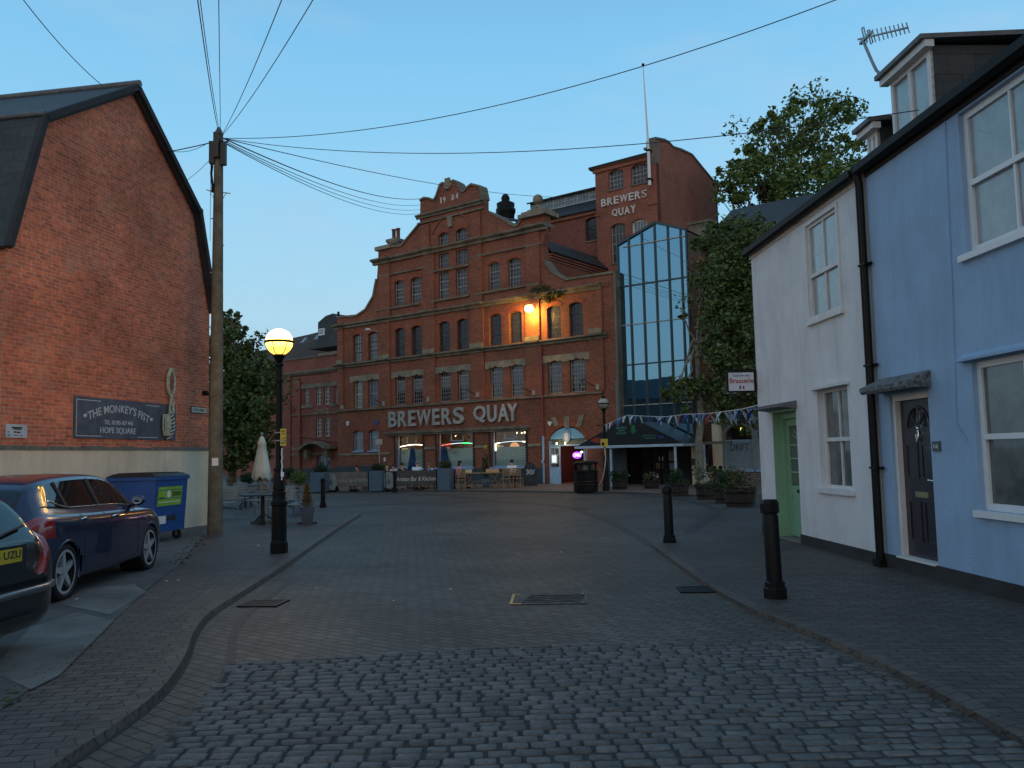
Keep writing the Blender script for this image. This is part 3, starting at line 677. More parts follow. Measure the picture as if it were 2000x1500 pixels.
# roofs
PITCHR = math.tan(R_(35)); RV = Vector
def roofpart(par, u0, u1):
    o = mb(); e0 = .16
    z_e = EZ + .05
    a = [RH.P(u0, z_e - e0 * PITCHR, e0), RH.P(u1, z_e - e0 * PITCHR, e0), RH.P(u1, z_e + 4 * PITCHR, -4), RH.P(u0, z_e + 4 * PITCHR, -4)]
    b2 = [RH.P(u1, z_e - e0 * PITCHR, -8 - e0), RH.P(u0, z_e - e0 * PITCHR, -8 - e0), RH.P(u0, z_e + 4 * PITCHR, -4), RH.P(u1, z_e + 4 * PITCHR, -4)]
    o.slab(a, .09); o.slab(b2, .09); rf = o.build('roof', M['slate'], par); return rf
rw = roofpart(wall_w, UW - .04, -.001); rb = roofpart(blue, .001, UB)
for par, u0, u1 in ((wall_w, UW - .04, -.08), (blue, .08, UB)):
    o = mb(); o.box(RH, u0, u1, EZ - .22, EZ - .03, .001, .025); o.build('fascia', M['timber_white'] if par is wall_w else M['black_plinth'], par)
    o = mb(); o.prof(RH, [(.03, EZ - .08), (.05, EZ - .16), (.12, EZ - .18), (.17, EZ - .14), (.18, EZ - .05), (.16, EZ - .05), (.15, EZ - .12), (.10, EZ - .15), (.06, EZ - .13), (.04, EZ - .05)], u0 - .02, u1); o.build('gutter', M['black_paint'], par)
# downpipe pair with brackets
o = mb()
for du in (-.035, .045): o.tube([RH.P(du, EZ - .15, .10), RH.P(du, EZ - .3, .07), RH.P(du, .0, .07)], .036, 10)
o.box(RH, -.09, .10, -.04, .14, .02, .13)
dp = o.build('downpipe', M['black_paint'], blue)
o = mb()
for z_ in (4.15, 2.75, 1.35): o.box(RH, -.08, .13, z_, z_ + .03, .001, .115); o.tube([RH.P(.12, z_ + .015, .05), RH.P(.20, z_ + .015, .05)], .012, 6)
parts(o, 'bracket', M['black_paint'], dp)
# windows
def sash(par, q, rec, fw, mullions, mid, m_f, m_g, sill=True, sw=.09, proud=.06, curtain=None):
    u0, u1, z0, z1 = q
    o = mb(); frame_rect(o, RH, u0, u1, z0, z1, fw, -rec - .06, -rec)
    zm = z0 + (z1 - z0) * mid
    o.box(RH, u0 + fw, u1 - fw, zm - .03, zm + .03, -rec - .06, -rec + .012)
    for f in mullions: uu = u0 + (u1 - u0) * f; o.box(RH, uu - .017, uu + .017, z0 + fw, zm - .03, -rec - .05, -rec - .008); o.box(RH, uu - .017, uu + .017, zm + .03, z1 - fw, -rec - .05, -rec - .004)
    w2 = o.build('window', m_f, par)
    mb().box(RH, u0 + fw * .5, u1 - fw * .5, z0 + fw * .5, zm - .01, -rec - .05, -rec - .035).build('pane', m_g, w2)
    mb().box(RH, u0 + fw * .5, u1 - fw * .5, zm + .01, z1 - fw * .5, -rec - .045, -rec - .028).build('pane', m_g, w2)
    if sill: mb().box(RH, u0 - sw, u1 + sw, z0 - .075, z0 - .003, -rec, proud).build('sill', m_f, w2)
    return w2
sash(wall_w, wu, .015, .05, (.5,), .46, M['timber_white'], M['glass_curt'])
o = mb(); frame_rect(o, RH, wu[0] - .05, wu[1] + .05, wu[2], wu[3] + .05, .05, .001, .03); o.build('window_surround', M['timber_white'], wall_w)
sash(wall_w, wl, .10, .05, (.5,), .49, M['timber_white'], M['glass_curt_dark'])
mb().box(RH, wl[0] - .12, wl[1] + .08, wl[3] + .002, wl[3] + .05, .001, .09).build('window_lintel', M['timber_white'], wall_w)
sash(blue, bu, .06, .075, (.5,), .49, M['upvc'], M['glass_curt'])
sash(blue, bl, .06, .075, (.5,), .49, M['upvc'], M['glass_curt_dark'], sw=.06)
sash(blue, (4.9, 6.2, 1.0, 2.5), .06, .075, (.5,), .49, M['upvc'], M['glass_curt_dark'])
o = mb()
rnd = random.Random(4)
mb().prof(RH, [(.001, bl[3] + .01), (.001, bl[3] + .10), (.03, bl[3] + .07), (.10, bl[3] + .035), (.10, bl[3] + .01)], bl[0] - .16, bl[1] + .12).build('window_hood', M['blue_render'], blue)
# thin cable down the blue wall
o = mb(); o.tube([RH.P(RH.px(1846, 220)[0], EZ - .2, .012), RH.P(RH.px(1857, 500)[0], 3.4, .012), RH.P(RH.px(1868, 800)[0], 1.9, .012), RH.P(RH.px(1890, 850)[0], 1.7, .012)], .006, 5); o.build('cable', M['blue_render'], blue)
# doors
def panel(o, fr, u0, u1, z0, z1, f0, f1):
    o.box(fr, u0, u1, z0, z1, f0, f1)
# green door
u0, u1, z0, z1 = gd; RC = .22
o = mb(); o.box(RH, u0 + .001, u0 + .025, .06, z1 - .002, -RC + .06, -.003); o.box(RH, u0, u0 + .07, .06, z1, -.30, -RC + .06); o.box(RH, u1 - .07, u1, .06, z1, -.30, -RC + .06); o.box(RH, u0 + .07, u1 - .07, z1 - .12, z1, -.30, -RC + .06)
df = o.build('door_frame', M['green_door'], wall_w)
mb().box(RH, u0, u1, -.04, .06, -.3, .03).build('threshold', M['coping'], wall_w)
a, b2 = u0 + .075, u1 - .075; zb_ = .08; zt_ = z1 - .13
o = mb(); ww = b2 - a; sl = .1
o.box(RH, a, a + sl, zb_, zt_, -.27, -.23); o.box(RH, b2 - sl, b2, zb_, zt_, -.27, -.23)
for (q0, q1) in ((zb_, zb_ + .18), (.80, .98), (zt_ - .12, zt_)): o.box(RH, a + sl, b2 - sl, q0, q1, -.27, -.23)
o.box(RH, (a + b2) / 2 - .04, (a + b2) / 2 + .04, zb_ + .18, .80, -.27, -.23)
for k in range(1, 4): zz = .98 + (zt_ - .12 - .98 - .2) * k / 3.6; o.box(RH, a + sl, b2 - sl, zz - .012, zz + .012, -.265, -.235)
o.box(RH, (a + b2) / 2 - .012, (a + b2) / 2 + .012, .98, zt_ - .3, -.265, -.236)
for k in range(5):
    an = math.pi * (k + .5) / 5; cz_ = zt_ - .36; o.tube([RH.P((a + b2) / 2, cz_, -.25), RH.P((a + b2) / 2 + math.cos(an) * ww * .3, cz_ + math.sin(an) * .22, -.25)], .01, 5)
o.box(RH, a + sl, b2 - sl, zb_ + .18, .80, -.262, -.245)
dr = o.build('door', M['green_door'], wall_w)
mb().box(RH, a + sl, b2 - sl, .98, zt_ - .12, -.258, -.252).build('pane', M['glass_curt_dark'], dr)
mb().box(RH, (a + b2) / 2 - .11, (a + b2) / 2 + .11, .86, .92, -.23, -.218).build('letterbox', M['black_paint'], dr)
o = mb(); o.prof(RH, [(.001, z1 + .02), (.001, z1 + .16), (.30, z1 + .11), (.30, z1 + .06)], u0 - .14, u1 + .06); o.build('door_hood', M['lead'], wall_w)
mb().box(RH, u0 + .0, u1 - .0, z1 - .001, z1 + .09, .001, .06).build('hood_board', M['green_door'], wall_w)
# dark door
u0, u1, z0, z1 = bd
o = mb(); o.box(RH, u0, u0 + .06, .22, z1, -.18, -.04); o.box(RH, u1 - .03, u1, .22, z1, -.18, -.04); o.box(RH, u0 + .06, u1 - .03, z1 - .09, z1, -.18, -.04); o.build('door_frame', M['reveal_white'], blue)
mb().box(RH, u0, u1, -.04, .21, -.3, .03).build('threshold', M['black_plinth'], blue); mb().box(RH, u0 + .03, u1, .211, .235, -.2, .045).build('door_sill', M['reveal_white'], blue)
a, b2 = u0 + .062, u1 - .032; zb_ = .24; zt_ = z1 - .092
o = mb(); o.box(RH, a, b2, zb_, zt_, -.15, -.11)
for (x0, x1, q0, q1) in ((.12, .45, .10, .36), (.55, .88, .10, .36), (.12, .45, .50, .72), (.55, .88, .50, .72)):
    frame_rect(o, RH, a + (b2 - a) * x0, a + (b2 - a) * x1, zb_ + (zt_ - zb_) * q0, zb_ + (zt_ - zb_) * q1, .022, -.11, -.098)
o.box(RH, a + .04, b2 - .04, zb_ + (zt_ - zb_) * .80, zb_ + (zt_ - zb_) * .812, -.11, -.095)
c_ = (a + b2) / 2; cz_ = zb_ + (zt_ - zb_) * .82
for k in range(9):
    a0_ = math.pi * k / 8
    if k < 8: a1_ = math.pi * (k + 1) / 8; o.tube([RH.P(c_ + math.cos(a0_) * .27, cz_ + math.sin(a0_) * .27, -.105), RH.P(c_ + math.cos(a1_) * .27, cz_ + math.sin(a1_) * .27, -.105)], .014, 5)
for k in range(1, 4): an = math.pi * k / 4; o.tube([RH.P(c_ + math.cos(an) * .06, cz_ + math.sin(an) * .06, -.105), RH.P(c_ + math.cos(an) * .26, cz_ + math.sin(an) * .26, -.105)], .010, 5)
dr = o.build('door', M['dark_door'], blue)
mb().poly(RH, [(c_ + math.cos(math.pi * i / 10) * .26, cz_ + .01 + math.sin(math.pi * i / 10) * .25) for i in range(11)], -.112, -.107).build('fanlight', M['glass_dark'], dr)
mb().box(RH, c_ - .15, c_ + .15, 1.0, 1.07, -.11, -.095).build('letterbox', mat('aged_brass', (.55, .45, .26), .3, .9), dr)
o = mb(); o.tube([RH.P(c_, 1.86, -.10), RH.P(c_ - .035, 1.78, -.085), RH.P(c_, 1.70, -.08), RH.P(c_ + .035, 1.78, -.085), RH.P(c_, 1.86, -.10)], .01, 6); o.ball(RH.P(c_, 1.87, -.10), .025, 8, 6); o.build('knocker', M['chrome'], dr)
o = mb(); o.box(RH, b2 - .075, b2 - .035, 1.08, 1.28, -.11, -.10); o.tube([RH.P(b2 - .055, 1.22, -.10), RH.P(b2 - .055, 1.22, -.06), RH.P(b2 - .19, 1.225, -.06)], .012, 6); o.build('handle', M['chrome'], dr)
o = mb(); o.prof(RH, [(.001, z1 + .03), (.001, z1 + .22), (.02, z1 + .23), (.32, z1 + .10), (.32, z1 + .05), (.29, z1 + .015), (.22, z1 + .03)], u0 - .17, u1 + .10); o.build('door_hood', mat('weathered_lead_hood', (.14, .155, .165), .85, var=.6, vs=14, bump=1, bs=30), blue)
q = RH.px(1823, 862); q2 = RH.px(1839, 881)
nb = mb().box(RH, q[0], q2[0], q2[1] + .0, q[1], .001, .02).build('number_plaque', mat('slate_plaque', (.06, .09, .10), .5), blue)
o = mb(); text(o, RH, '16', q[0] + .035, q2[0] - .035, q2[1] + .035, q[1] - .035, .02, .023, .008); o.build('numerals', M['letter_white'], nb)
# dormers
def dormer(par, u0, u1, z0, z1, of, back, win=True, roof_m=M['lead']):
    """front plane at o=of; returns nothing, all parts belong to the cottage"""
    zr = z1 + .02
    chk = mb()
    for u in (u0, u1):
        # triangular cheek following the roof slope
        zf = lambda oo: EZ + .05 - oo * PITCHR
        us = (u, u + .05) if u == u0 else (u - .05, u)
        ob = -(z1 - EZ - .05) / PITCHR
        V = [RH.P(us[0], zf(of) - .1, of - .02), RH.P(us[0], z1, of - .02), RH.P(us[0], z1, ob), RH.P(us[1], zf(of) - .1, of - .02), RH.P(us[1], z1, of - .02), RH.P(us[1], z1, ob)]
        chk.add(V, [(0, 1, 2), (3, 5, 4), (0, 3, 4, 1), (1, 4, 5, 2)])
    dm = parts(chk, 'dormer', M['slate'], par)[0]
    ob = -(z1 - EZ) / PITCHR
    o = mb(); o.slab([RH.P(u0 - .12, z1 + .09, of + .16), RH.P(u1 + .12, z1 + .09, of + .16), RH.P(u1 + .12, z1 + .16, ob - .3), RH.P(u0 - .12, z1 + .16, ob - .3)], .06)
    o.build('dormer_roof', roof_m, dm)
    mb().box(RH, u0 - .10, u1 + .10, z1 - .06, z1 + .03, of - .02, of + .10).build('dormer_fascia', M['timber_white'], dm)
    o = mb(); frame_rect(o, RH, u0, u1, z0, z1 - .062, .06, of - .05, of); um = (u0 + u1) / 2; o.box(RH, um - .04, um + .04, z0 + .06, z1 - .122, of - .05, of)
    o.build('dormer_frame', M['timber_white'], dm)
    mb().box(RH, u0 + .04, u1 - .04, z0 + .03, z1 - .08, of - .045, of - .03).build('dormer_pane', M['glass_curt'], dm)
DO = -.22
q = [RH.px(*p, DO) for p in ((1747, 240), (1822, 192), (1738, 152), (1813, 92))]; print('dormer', q)
dormer(blue, q[2][0], q[3][0] - .0, EZ + .02, (q[2][1] + q[3][1]) / 2, DO, 2)
q2 = RH.px(1712, 262, DO); dormer(wall_w, q2[0] - .30, q2[0], EZ + .02, RH.px(1704, 252, DO)[1], DO, 2)
# tv aerial
A0 = q[2][0] - .12; az_ = q[2][1] + .02
def ap(x, y, oo=DO - .0): u, z = RH.px(x, y, oo); return RH.P(u, z, oo)
t = thing('tv_aerial', 'yagi television aerial on a bent mast fixed to the attic dormer', 'aerial', ap(1735, 148))
o = mb(); o.tube([ap(1738, 148), ap(1722, 147), ap(1712, 138), ap(1704, 122), ap(1690, 90), ap(1685, 76)], .022, 8); o.build('mast', M['galv'], t)
o = mb(); o.tube([ap(1676, 77), ap(1773, 54)], .014, 6); o.build('boom', M['galv'], t)
o = mb()
for i in range(9):
    f = .32 + .68 * i / 8; x = 1676 + 97 * f; y = 77 - 23 * f; hh = 12 - i * .3
    o.tube([ap(x - 3, y - hh), ap(x + 3, y + hh)], .009, 5)
o.build('director', M['galv'], t)
o = mb()
for x in (1686, 1697):
    o.tube([ap(x - 3, 55 if x == 1686 else 60), ap(x + 1, 53 if x == 1686 else 58), ap(x + 8, 83), ap(x + 4, 86), ap(x - 3, 55 if x == 1686 else 60)], .010, 5)
o.box(RH, RH.px(1680, 75, DO)[0], RH.px(1702, 72, DO)[0], RH.px(1690, 78, DO)[1], RH.px(1690, 72, DO)[1], DO - .02, DO + .02)
o.build('reflector', M['galv'], t)
# hanging brasserie sign at the far corner
BO = 0.0
SB = Fr(RH.P(UW, 0, 0).xy, 90 - 1)  # faces the street end-on
a = SB.px(1419, 745); b2 = SB.px(1474, 742); zt_ = SB.px(1446, 725)[1]; zb_ = SB.px(1446, 766.5)[1]
t = thing('brasserie_sign', 'white projecting sign reading Brasserie with small blue and red flag bars', 'sign', SB.P(b2[0], zb_, 0))
mb().box(SB, a[0], b2[0] + .02, zb_, zt_, -.035, .035).build('sign_frame', M['black_paint'], t)
mb().box(SB, a[0] + .03, b2[0] - .03, zb_ + .03, zt_ - .03, .035, .042).build('face', mat('white_sign_face', (.55, .60, .66), .5), t)
W_ = b2[0] - a[0]; H_ = zt_ - zb_
o = mb(); text(o, SB, 'Brasserie', a[0] + W_ * .09, b2[0] - W_ * .06, zb_ + H_ * .43, zb_ + H_ * .66, .042, .046, .012); o.build('lettering', M['red'], t)
o = mb(); text(o, SB, 'Tout Vin Est', a[0] + W_ * .20, b2[0] - W_ * .22, zb_ + H_ * .74, zb_ + H_ * .83, .042, .046, .006); o.box(SB, a[0] + W_ * .42, a[0] + W_ * .48, zb_ + H_ * .15, zb_ + H_ * .30, .042, .046); o.build('blue_lettering', mat('navy_paint', (.02, .03, .16), .5), t)
mb().box(SB, a[0] + W_ * .54, a[0] + W_ * .60, zb_ + H_ * .15, zb_ + H_ * .30, .042, .046).build('flag_bar', M['red'], t)
o = mb(); o.box(SB, a[0], b2[0] + .25, zt_ + .01, zt_ + .035, -.012, .012); o.build('bracket', M['black_paint'], t)
# ================================================================ THE BREWERY
FA = Fr(gr(1071, 947), 126.7)
f = FA.px
bw_ = thing('brewery_building', 'grand orange-red brick brewery with stepped curved gable dated 1904', 'building', FA.P(-6, 0, -5))
ZC2, ZS3, ZC4, ZC5, ZS6, ZB7 = 13.86, 10.86, 10.12, 7.56, 4.68, 3.2
def pu(x, y): return f(x, y)[0]
# outline of the gable wall
def P2(*pts): return [f(x, y) for x, y in pts]
left = [(660, 900), (661, 619)]; 
OUT = [(f(660, 905)[0], 0)] + P2((661, 619), (680, 618), (698, 616), (714.7, 604.5), (729.6, 579), (736, 545), (738, 519), (739, 487), (760, 482), (784, 480), (801, 460), (820, 437), (821, 392), (829, 386.5), (838, 387.5), (848, 391), (853, 383), (860, 361), (866, 357), (871, 357), (875, 351), (885, 352), (894, 357), (901, 372), (905, 375), (911, 368), (921.6, 360), (938, 364), (943, 388), (943, 407), (958, 415), (980, 427), (1006, 442), (1013, 438), (1022, 424), (1022, 420), (1064, 419), (1065, 455), (1059, 480), (1064, 510), (1080, 531), (1106, 546), (1138, 541), (1204, 531))
UR = f(1207, 700)[0]; OUT[-1] = (UR, OUT[-1][1]); OUT.append((UR, 0))
UL = OUT[0][0]; OUT[1] = (UL, OUT[1][1])
print('brewery u', UL, UR, 'top', max(z for u, z in OUT))
WIN = []   # (u0,u1,z0,z1,rise,kind)
def wrow(lst, zs, zt, rise, kind):
    for x0, x1, y in lst:
        a = f(x0, y)[0]; b_ = f(x1, y)[0]; WIN.append((a, b_, zs, zt, rise, kind))
zA0 = f(779, 601)[1]; zA1 = f(779, 547)[1]
wrow([(770.6, 789.3, 600), (802, 823, 596), (954, 977, 568), (993, 1018, 562)], 11.05, 12.62, .14, 'A')
wrow([(856.5, 877, 585), (890.6, 913, 581)], 11.05, 12.60, 0, 'A')
wrow([(856.5, 877, 525), (890.6, 913, 520)], 12.88, 13.72, 0, 'A2')
wrow([(856.5, 877, 487), (890.6, 913, 480)], 14.22, 15.0, .16, 'A2')
wrow([(689.5, 707, 711), (719, 738, 708.7), (771.6, 791, 702), (804, 824, 698), (857.5, 879, 689), (893, 915, 685), (955.6, 980, 679), (995, 1020, 674), (1069.5, 1096.6, 664), (1113, 1140, 660)], 7.84, 9.62, .14, 'B')
wrow([(691, 708, 801), (719, 739, 799), (772.5, 792, 795.5), (805, 826, 792.7), (858, 881, 789), (894, 917, 786), (957.5, 982.7, 781), (996.7, 1023, 777), (1071, 1099, 773.6), (1114, 1145, 771)], 4.86, 6.60, 0, 'C')
wrow([(689.5, 709, 879.5), (720, 740, 878.5)], 2.10, 3.40, .14, 'D')
SH = []
for x0, x1 in ((773, 826), (854, 924), (959, 1027)): SH.append((f(x0, 870)[0], f(x1, 870)[0], .98, 3.0))
DR = (f(1071, 900)[0], f(1146, 900)[0])
dcx = (DR[0] + DR[1]) / 2
holes = [hole(a, b_, z0, z1, r_) for a, b_, z0, z1, r_, k in WIN] + [hole(a, b_, z0, z1, 0) for a, b_, z0, z1 in SH]
out2 = OUT[:-1] + [(UR, 0), (DR[1], 0)] + arc(DR[0], DR[1], 2.35, .75, 10) + [(DR[0], 0)]
o = mb(); o.poly(FA, out2, -.55, 0, holes, reveal=.28)
o.build('gable_wall', M['brick_main'], bw_)
# shop interiors get their own dark rooms (built further down)
# right flank of the range and slate roof running back
o = mb()
ZR = 10.75
o.box(FA, UR - .5, UR, 0, 10.9, -16, -.551)
o.build('flank_wall', M['brick_main'], bw_)
o = mb(); o.box(FA, UL, UL + .4, 0, OUT[1][1] - .1, -14, -.551); o.build('flank_wall', M['brick_main'], bw_)
# attic storey set back behind the right scroll + long slate roof
q0 = f(1068, 484); UA = q0[0]
o = mb(); zed = ZC2 - .5
UF, ZF = f(1062, 490)
FSI = Fr(FA.P(UF, 0, -.55).xy, FA.az - 90); o.poly(FSI, [(0.0, 9.8), (6.4, 9.8), (6.4, ZF), (0, ZF)], -.3, 0)
o.slab([FA.P(UF, 10.0, -.56), FA.P(UR - .5, 9.9, -.56), FA.P(UR - .5, 9.9, -7), FA.P(UF, 10.0, -7)], .1)
o.build('attic_wall', M['brick_main'], bw_)
o = mb()
for k in range(3): o.box(FSI, 0.02, 6.4, ZF - .42 + .14 * k, ZF - .33 + .14 * k, .001, .05 + .06 * k)
o.build('corbel_course', M['brick_tower'], bw_)
o = mb()
uq, zq = FA.off(-6.9).px(1168, 503)
o.slab([FA.P(UF + .28, ZF + .02, -.56), FA.P(UF + .28, ZF + .02, -6.95), FA.P(uq, zq, -6.95), FA.P(uq, zq, -.56)], .1)
o.slab([FA.P(uq, zq, -.56), FA.P(uq, zq, -6.95), FA.P(uq - 5, zq + .9, -6.95), FA.P(uq - 5, zq + .9, -.56)], .1)
o.slab([FA.P(UL + .3, 10.2, -.6), FA.P(UL + 3.2, 10.2, -.6), FA.P(UL + 3.2, 10.9, -9), FA.P(UL + .3, 10.9, -9)], .1)
# main roof behind the gable
zr = 15.4; uc = f(880, 480)[0]
hw = 4.9
for s_ in (-1, 1): o.slab([FA.P(uc + s_ * hw, 12.4, -.56), FA.P(uc, 15.4, -.56), FA.P(uc, 15.4, -6.9), FA.P(uc + s_ * hw, 12.4, -6.9)], .1)
o.build('roof', M['slate'], bw_)
# pilasters
PI = [(f(661, 700)[0], f(672, 700)[0]), (f(742, 690)[0], f(763, 690)[0]), (f(829, 680)[0], f(851, 680)[0]), (f(921, 670)[0], f(946, 670)[0]), (f(1028, 655)[0], f(1056, 655)[0]), (f(1152, 655)[0], f(1179, 650)[0])]
PO = .11
o = mb()
for k, (a, b_) in enumerate(PI):
    o.box(FA, a, b_, ZS6 + .1, ZC5 - .02, .001, PO); o.box(FA, a, b_, ZC5 + .26, ZC4 - .02, .001, PO)
for x0, x1, y in ((742, 763, 560), (829, 850, 560), (919, 943, 540), (1029, 1056, 520)):
    a, b_ = f(x0, y)[0], f(x1, y)[0]; o.box(FA, a, b_, ZC4 + .32, ZC2 - .02, .001, PO)
a1, b1 = f(824, 460)[0], f(840, 460)[0]; a2, b2 = f(922, 440)[0], f(940, 430)[0]
zt_ = f(880, 420)[1]
o.box(FA, a1, b1, ZC2 + .38, f(830, 437)[1] - .1, .001, PO); o.box(FA, a2, b2, ZC2 + .38, f(930, 412)[1] - .1, .001, PO)
o.box(FA, f(1149, 600)[0] - 0, f(1190, 600)[0], ZC4 + .3, 10.2, .001, .05)
parts(o, 'pilaster', M['brick_main'], bw_)
# string courses and cornices: (z, height, projection, u0, u1)
def course(o, z, h, pr, u0, u1, step=True, base=.001):
    if step: o.prof(FA, [(base, z), (base + pr * .45, z), (base + pr * .5, z + h * .35), (base + pr * .9, z + h * .5), (base + pr, z + h * .6), (base + pr, z + h * .82), (base, z + h)], u0, u1)
    else: o.prof(FA, [(base, z), (base + pr, z + h * .1), (base + pr, z + h * .75), (base, z + h)], u0, u1)
def broken(o, z, h, pr, u0, u1, piers, step=True):
    """cornice that steps forward over each pier"""
    cuts = sorted([p for p in piers if p[1] > u0 and p[0] < u1]); x = u0
    for a, b_ in cuts:
        a -= .06; b_ += .06
        if a > x: course(o, z, h, pr, x, a - .001, step)
        course(o, z - .02, h + .04, pr + PO, max(a, u0), min(b_, u1), step); x = b_ + .001
    if x < u1: course(o, z, h, pr, x, u1, step)
o = mb()
uc2a, uc2b = f(732, 520)[0], f(1070, 456)[0]
broken(o, ZC2, .38, .34, uc2a, uc2b, [(uc2a, f(761, 516)[0]), (f(829, 500)[0], f(850, 500)[0]), (f(919, 480)[0], f(943, 475)[0]), (f(1029, 460)[0], uc2b)])
broken(o, ZC4, .33, .28, UL - .25, f(1176, 565)[0], PI)
broken(o, ZC5 - .02, .28, .26, UL - .25, f(1187, 660)[0], PI)
# return of the cornice round the right corner
o.box(FA, uc2b - .001, uc2b + .03, ZC2 + .14, ZC2 + .34, -.6, .42)
parts(o, 'cornice', M['stone'], bw_)
o = mb()
segs = [(737, 821, 613), (846, 918, 592), (929, 1056, 573)]
for x0, x1, y in segs: course(o, ZS3, .14, .13, f(x0, y)[0], f(x1, y)[0], False)
zsb = f(779, 541)[1]; z2 = 12.97
for x0, x1, y in ((739, 845, 540), (916, 1058, 495)): course(o, f(x0, {739: 543, 916: 506}[x0])[1], .13, .12, f(x0, y)[0], f(x1, y)[0], False)
course(o, 12.66, .15, .14, f(843, 530)[0], f(918, 518)[0], False)
course(o, ZS6, .13, .13, UL - .05, f(1178, 770)[0], False)
ztop1 = f(816, 437)[1]; ztop2 = f(816, 419)[1]
print('tops', f(816, 437), f(944, 407), f(812, 419), f(950, 391))
zt1 = (f(816, 437)[1] + f(944, 407)[1]) / 2; zt2 = (f(814, 418)[1] + f(948, 390)[1]) / 2
ua_, ub_ = f(819, 420)[0], f(944, 395)[0]
course(o, zt1 - .08, .14, .13, ua_ - .08, ub_ + .08, False)
course(o, zt2 - .30, .30, .24, ua_ - .18, ub_ + .18, True)
parts(o, 'string_course', M['stone'], bw_)
# coping stones following the scrolls
o = mb()
def coping(pts, w=.20, pr=.10):
    for i in range(len(pts) - 1):
        a, b_ = Vector(pts[i]), Vector(pts[i + 1]); d = (b_ - a).normalized(); n = Vector((-d.y, d.x)) * -1
        if n.y < 0 and abs(n.y) > .3: n = -n
        o.poly(FA, [tuple(a - n * .06), tuple(b_ - n * .06), tuple(b_ + n * .06), tuple(a + n * .06)], -.6, pr)
coping(OUT[1:7]); coping(OUT[9:13]); coping(OUT[13:20]); coping(OUT[22:30]); coping(OUT[31:36]); coping(OUT[40:46])
parts(o, 'coping', M['stone'], bw_)
o = mb()
# pier caps and date-stone crest
q = f(738, 487); q2 = f(762, 482)
o.box(FA, q[0] - .12, q2[0] + .1, q[1] - .12, q[1] + .12, -.7, .18); o.ball(FA.P(q2[0] + .1, q[1] + .32, -.2), .26, 14, 10)
q = f(1021, 421); q2 = f(1066, 420); zc_ = (q[1] + q2[1]) / 2
for k, (e_, h0, h1) in enumerate(((.16, -.1, .12), (.02, .12, .26), (-.22, .26, .40), (-.42, .40, .52))): o.box(FA, q[0] - e_, q2[0] + e_, zc_ + h0, zc_ + h1, -.9 - e_, .12 + e_)
um = (q[0] + q2[0]) / 2; o.lathe(FA.P(um, zc_ + .5, -.4), [(.16, 0), (.11, .1), (.10, .18), (.16, .22)], 12); o.ball(FA.P(um, zc_ + .98, -.4), .29, 14, 10)
q = f(875, 362); o.box(FA, q[0] - .16, q[0] + .2, q[1] - .25, q[1] + .42, .002, .14); o.box(FA, q[0] - .28, q[0] + .32, q[1] - .12, q[1] + .1, .002, .10)
q = f(881, 430); o.poly(FA, [(q[0] - .13, q[1] - .42), (q[0] + .13, q[1] - .42), (q[0] + .2, q[1] + .2), (q[0] - .2, q[1] + .2)], .002, .16)
# blocks above the pilasters on the lower cornice
for k, (a, b_) in enumerate(PI):
    o.box(FA, a + .02, b_ - .02, ZC5 + .262, ZC5 + .50, .001, PO + .10)
parts(o, 'stone_trim', M['stone_light'], bw_)
# scroll relief (hood arch above the top windows)
q = f(845, 478); q1 = f(922, 452)
o = mb(); pts = arc(q[0], q1[0], 15.05, .95, 16)
for i in range(len(pts) - 1): o.tube([FA.P(pts[i][0], pts[i][1], .03), FA.P(pts[i + 1][0], pts[i + 1][1], .03)], .07, 5)
for (x0, y0, x1, y1) in ((740, 620, 742, 560),): pass
o.build('relief_arch', M['brick_tower'], bw_)
# window lintels: stone shelf above the row C pairs, with a wavy lower edge; brick arches over the others
o = mb()
rowC = [w_ for w_ in WIN if w_[5] == 'C']
for i in range(0, 10, 2):
    a, b_ = rowC[i][0] - .28, rowC[i + 1][1] + .28; pts = [(a, 6.52), (a, 6.92), (b_, 6.92), (b_, 6.52)]
    low = []
    for w2 in (rowC[i + 1], rowC[i]):
        low += [(w2[1] + .02, 6.52), (w2[1] - .05, 6.60), (w2[1] - .2, 6.55), ((w2[0] + w2[1]) / 2, 6.66), (w2[0] + .2, 6.55), (w2[0] + .05, 6.60), (w2[0] - .02, 6.52)]
    o.poly(FA, [(a, 6.92)] + [(b_, 6.92), (b_, 6.52)][::1] + low + [(a, 6.52)], .002, .06)
parts(o, 'lintel', M['stone_light'], bw_)
M['brick_arch'] = brick('soldier_arch_brick', (.34, .085, .035), (.25, .06, .03), (.2, .11, .08), bw=.08, bh=.32, mo=.008)
o = mb()
for a, b_, z0, z1, r_, k in WIN:
    if r_ > 0:
        top = arc(a - .04, b_ + .04, z1 - r_, r_ + .02, 8); up = [(u + (u - (a + b_) / 2) * .14, z + .22) for u, z in top]
        o.poly(FA, top + up[::-1], .002, .025)
parts(o, 'window_arch', M['brick_arch'], bw_)
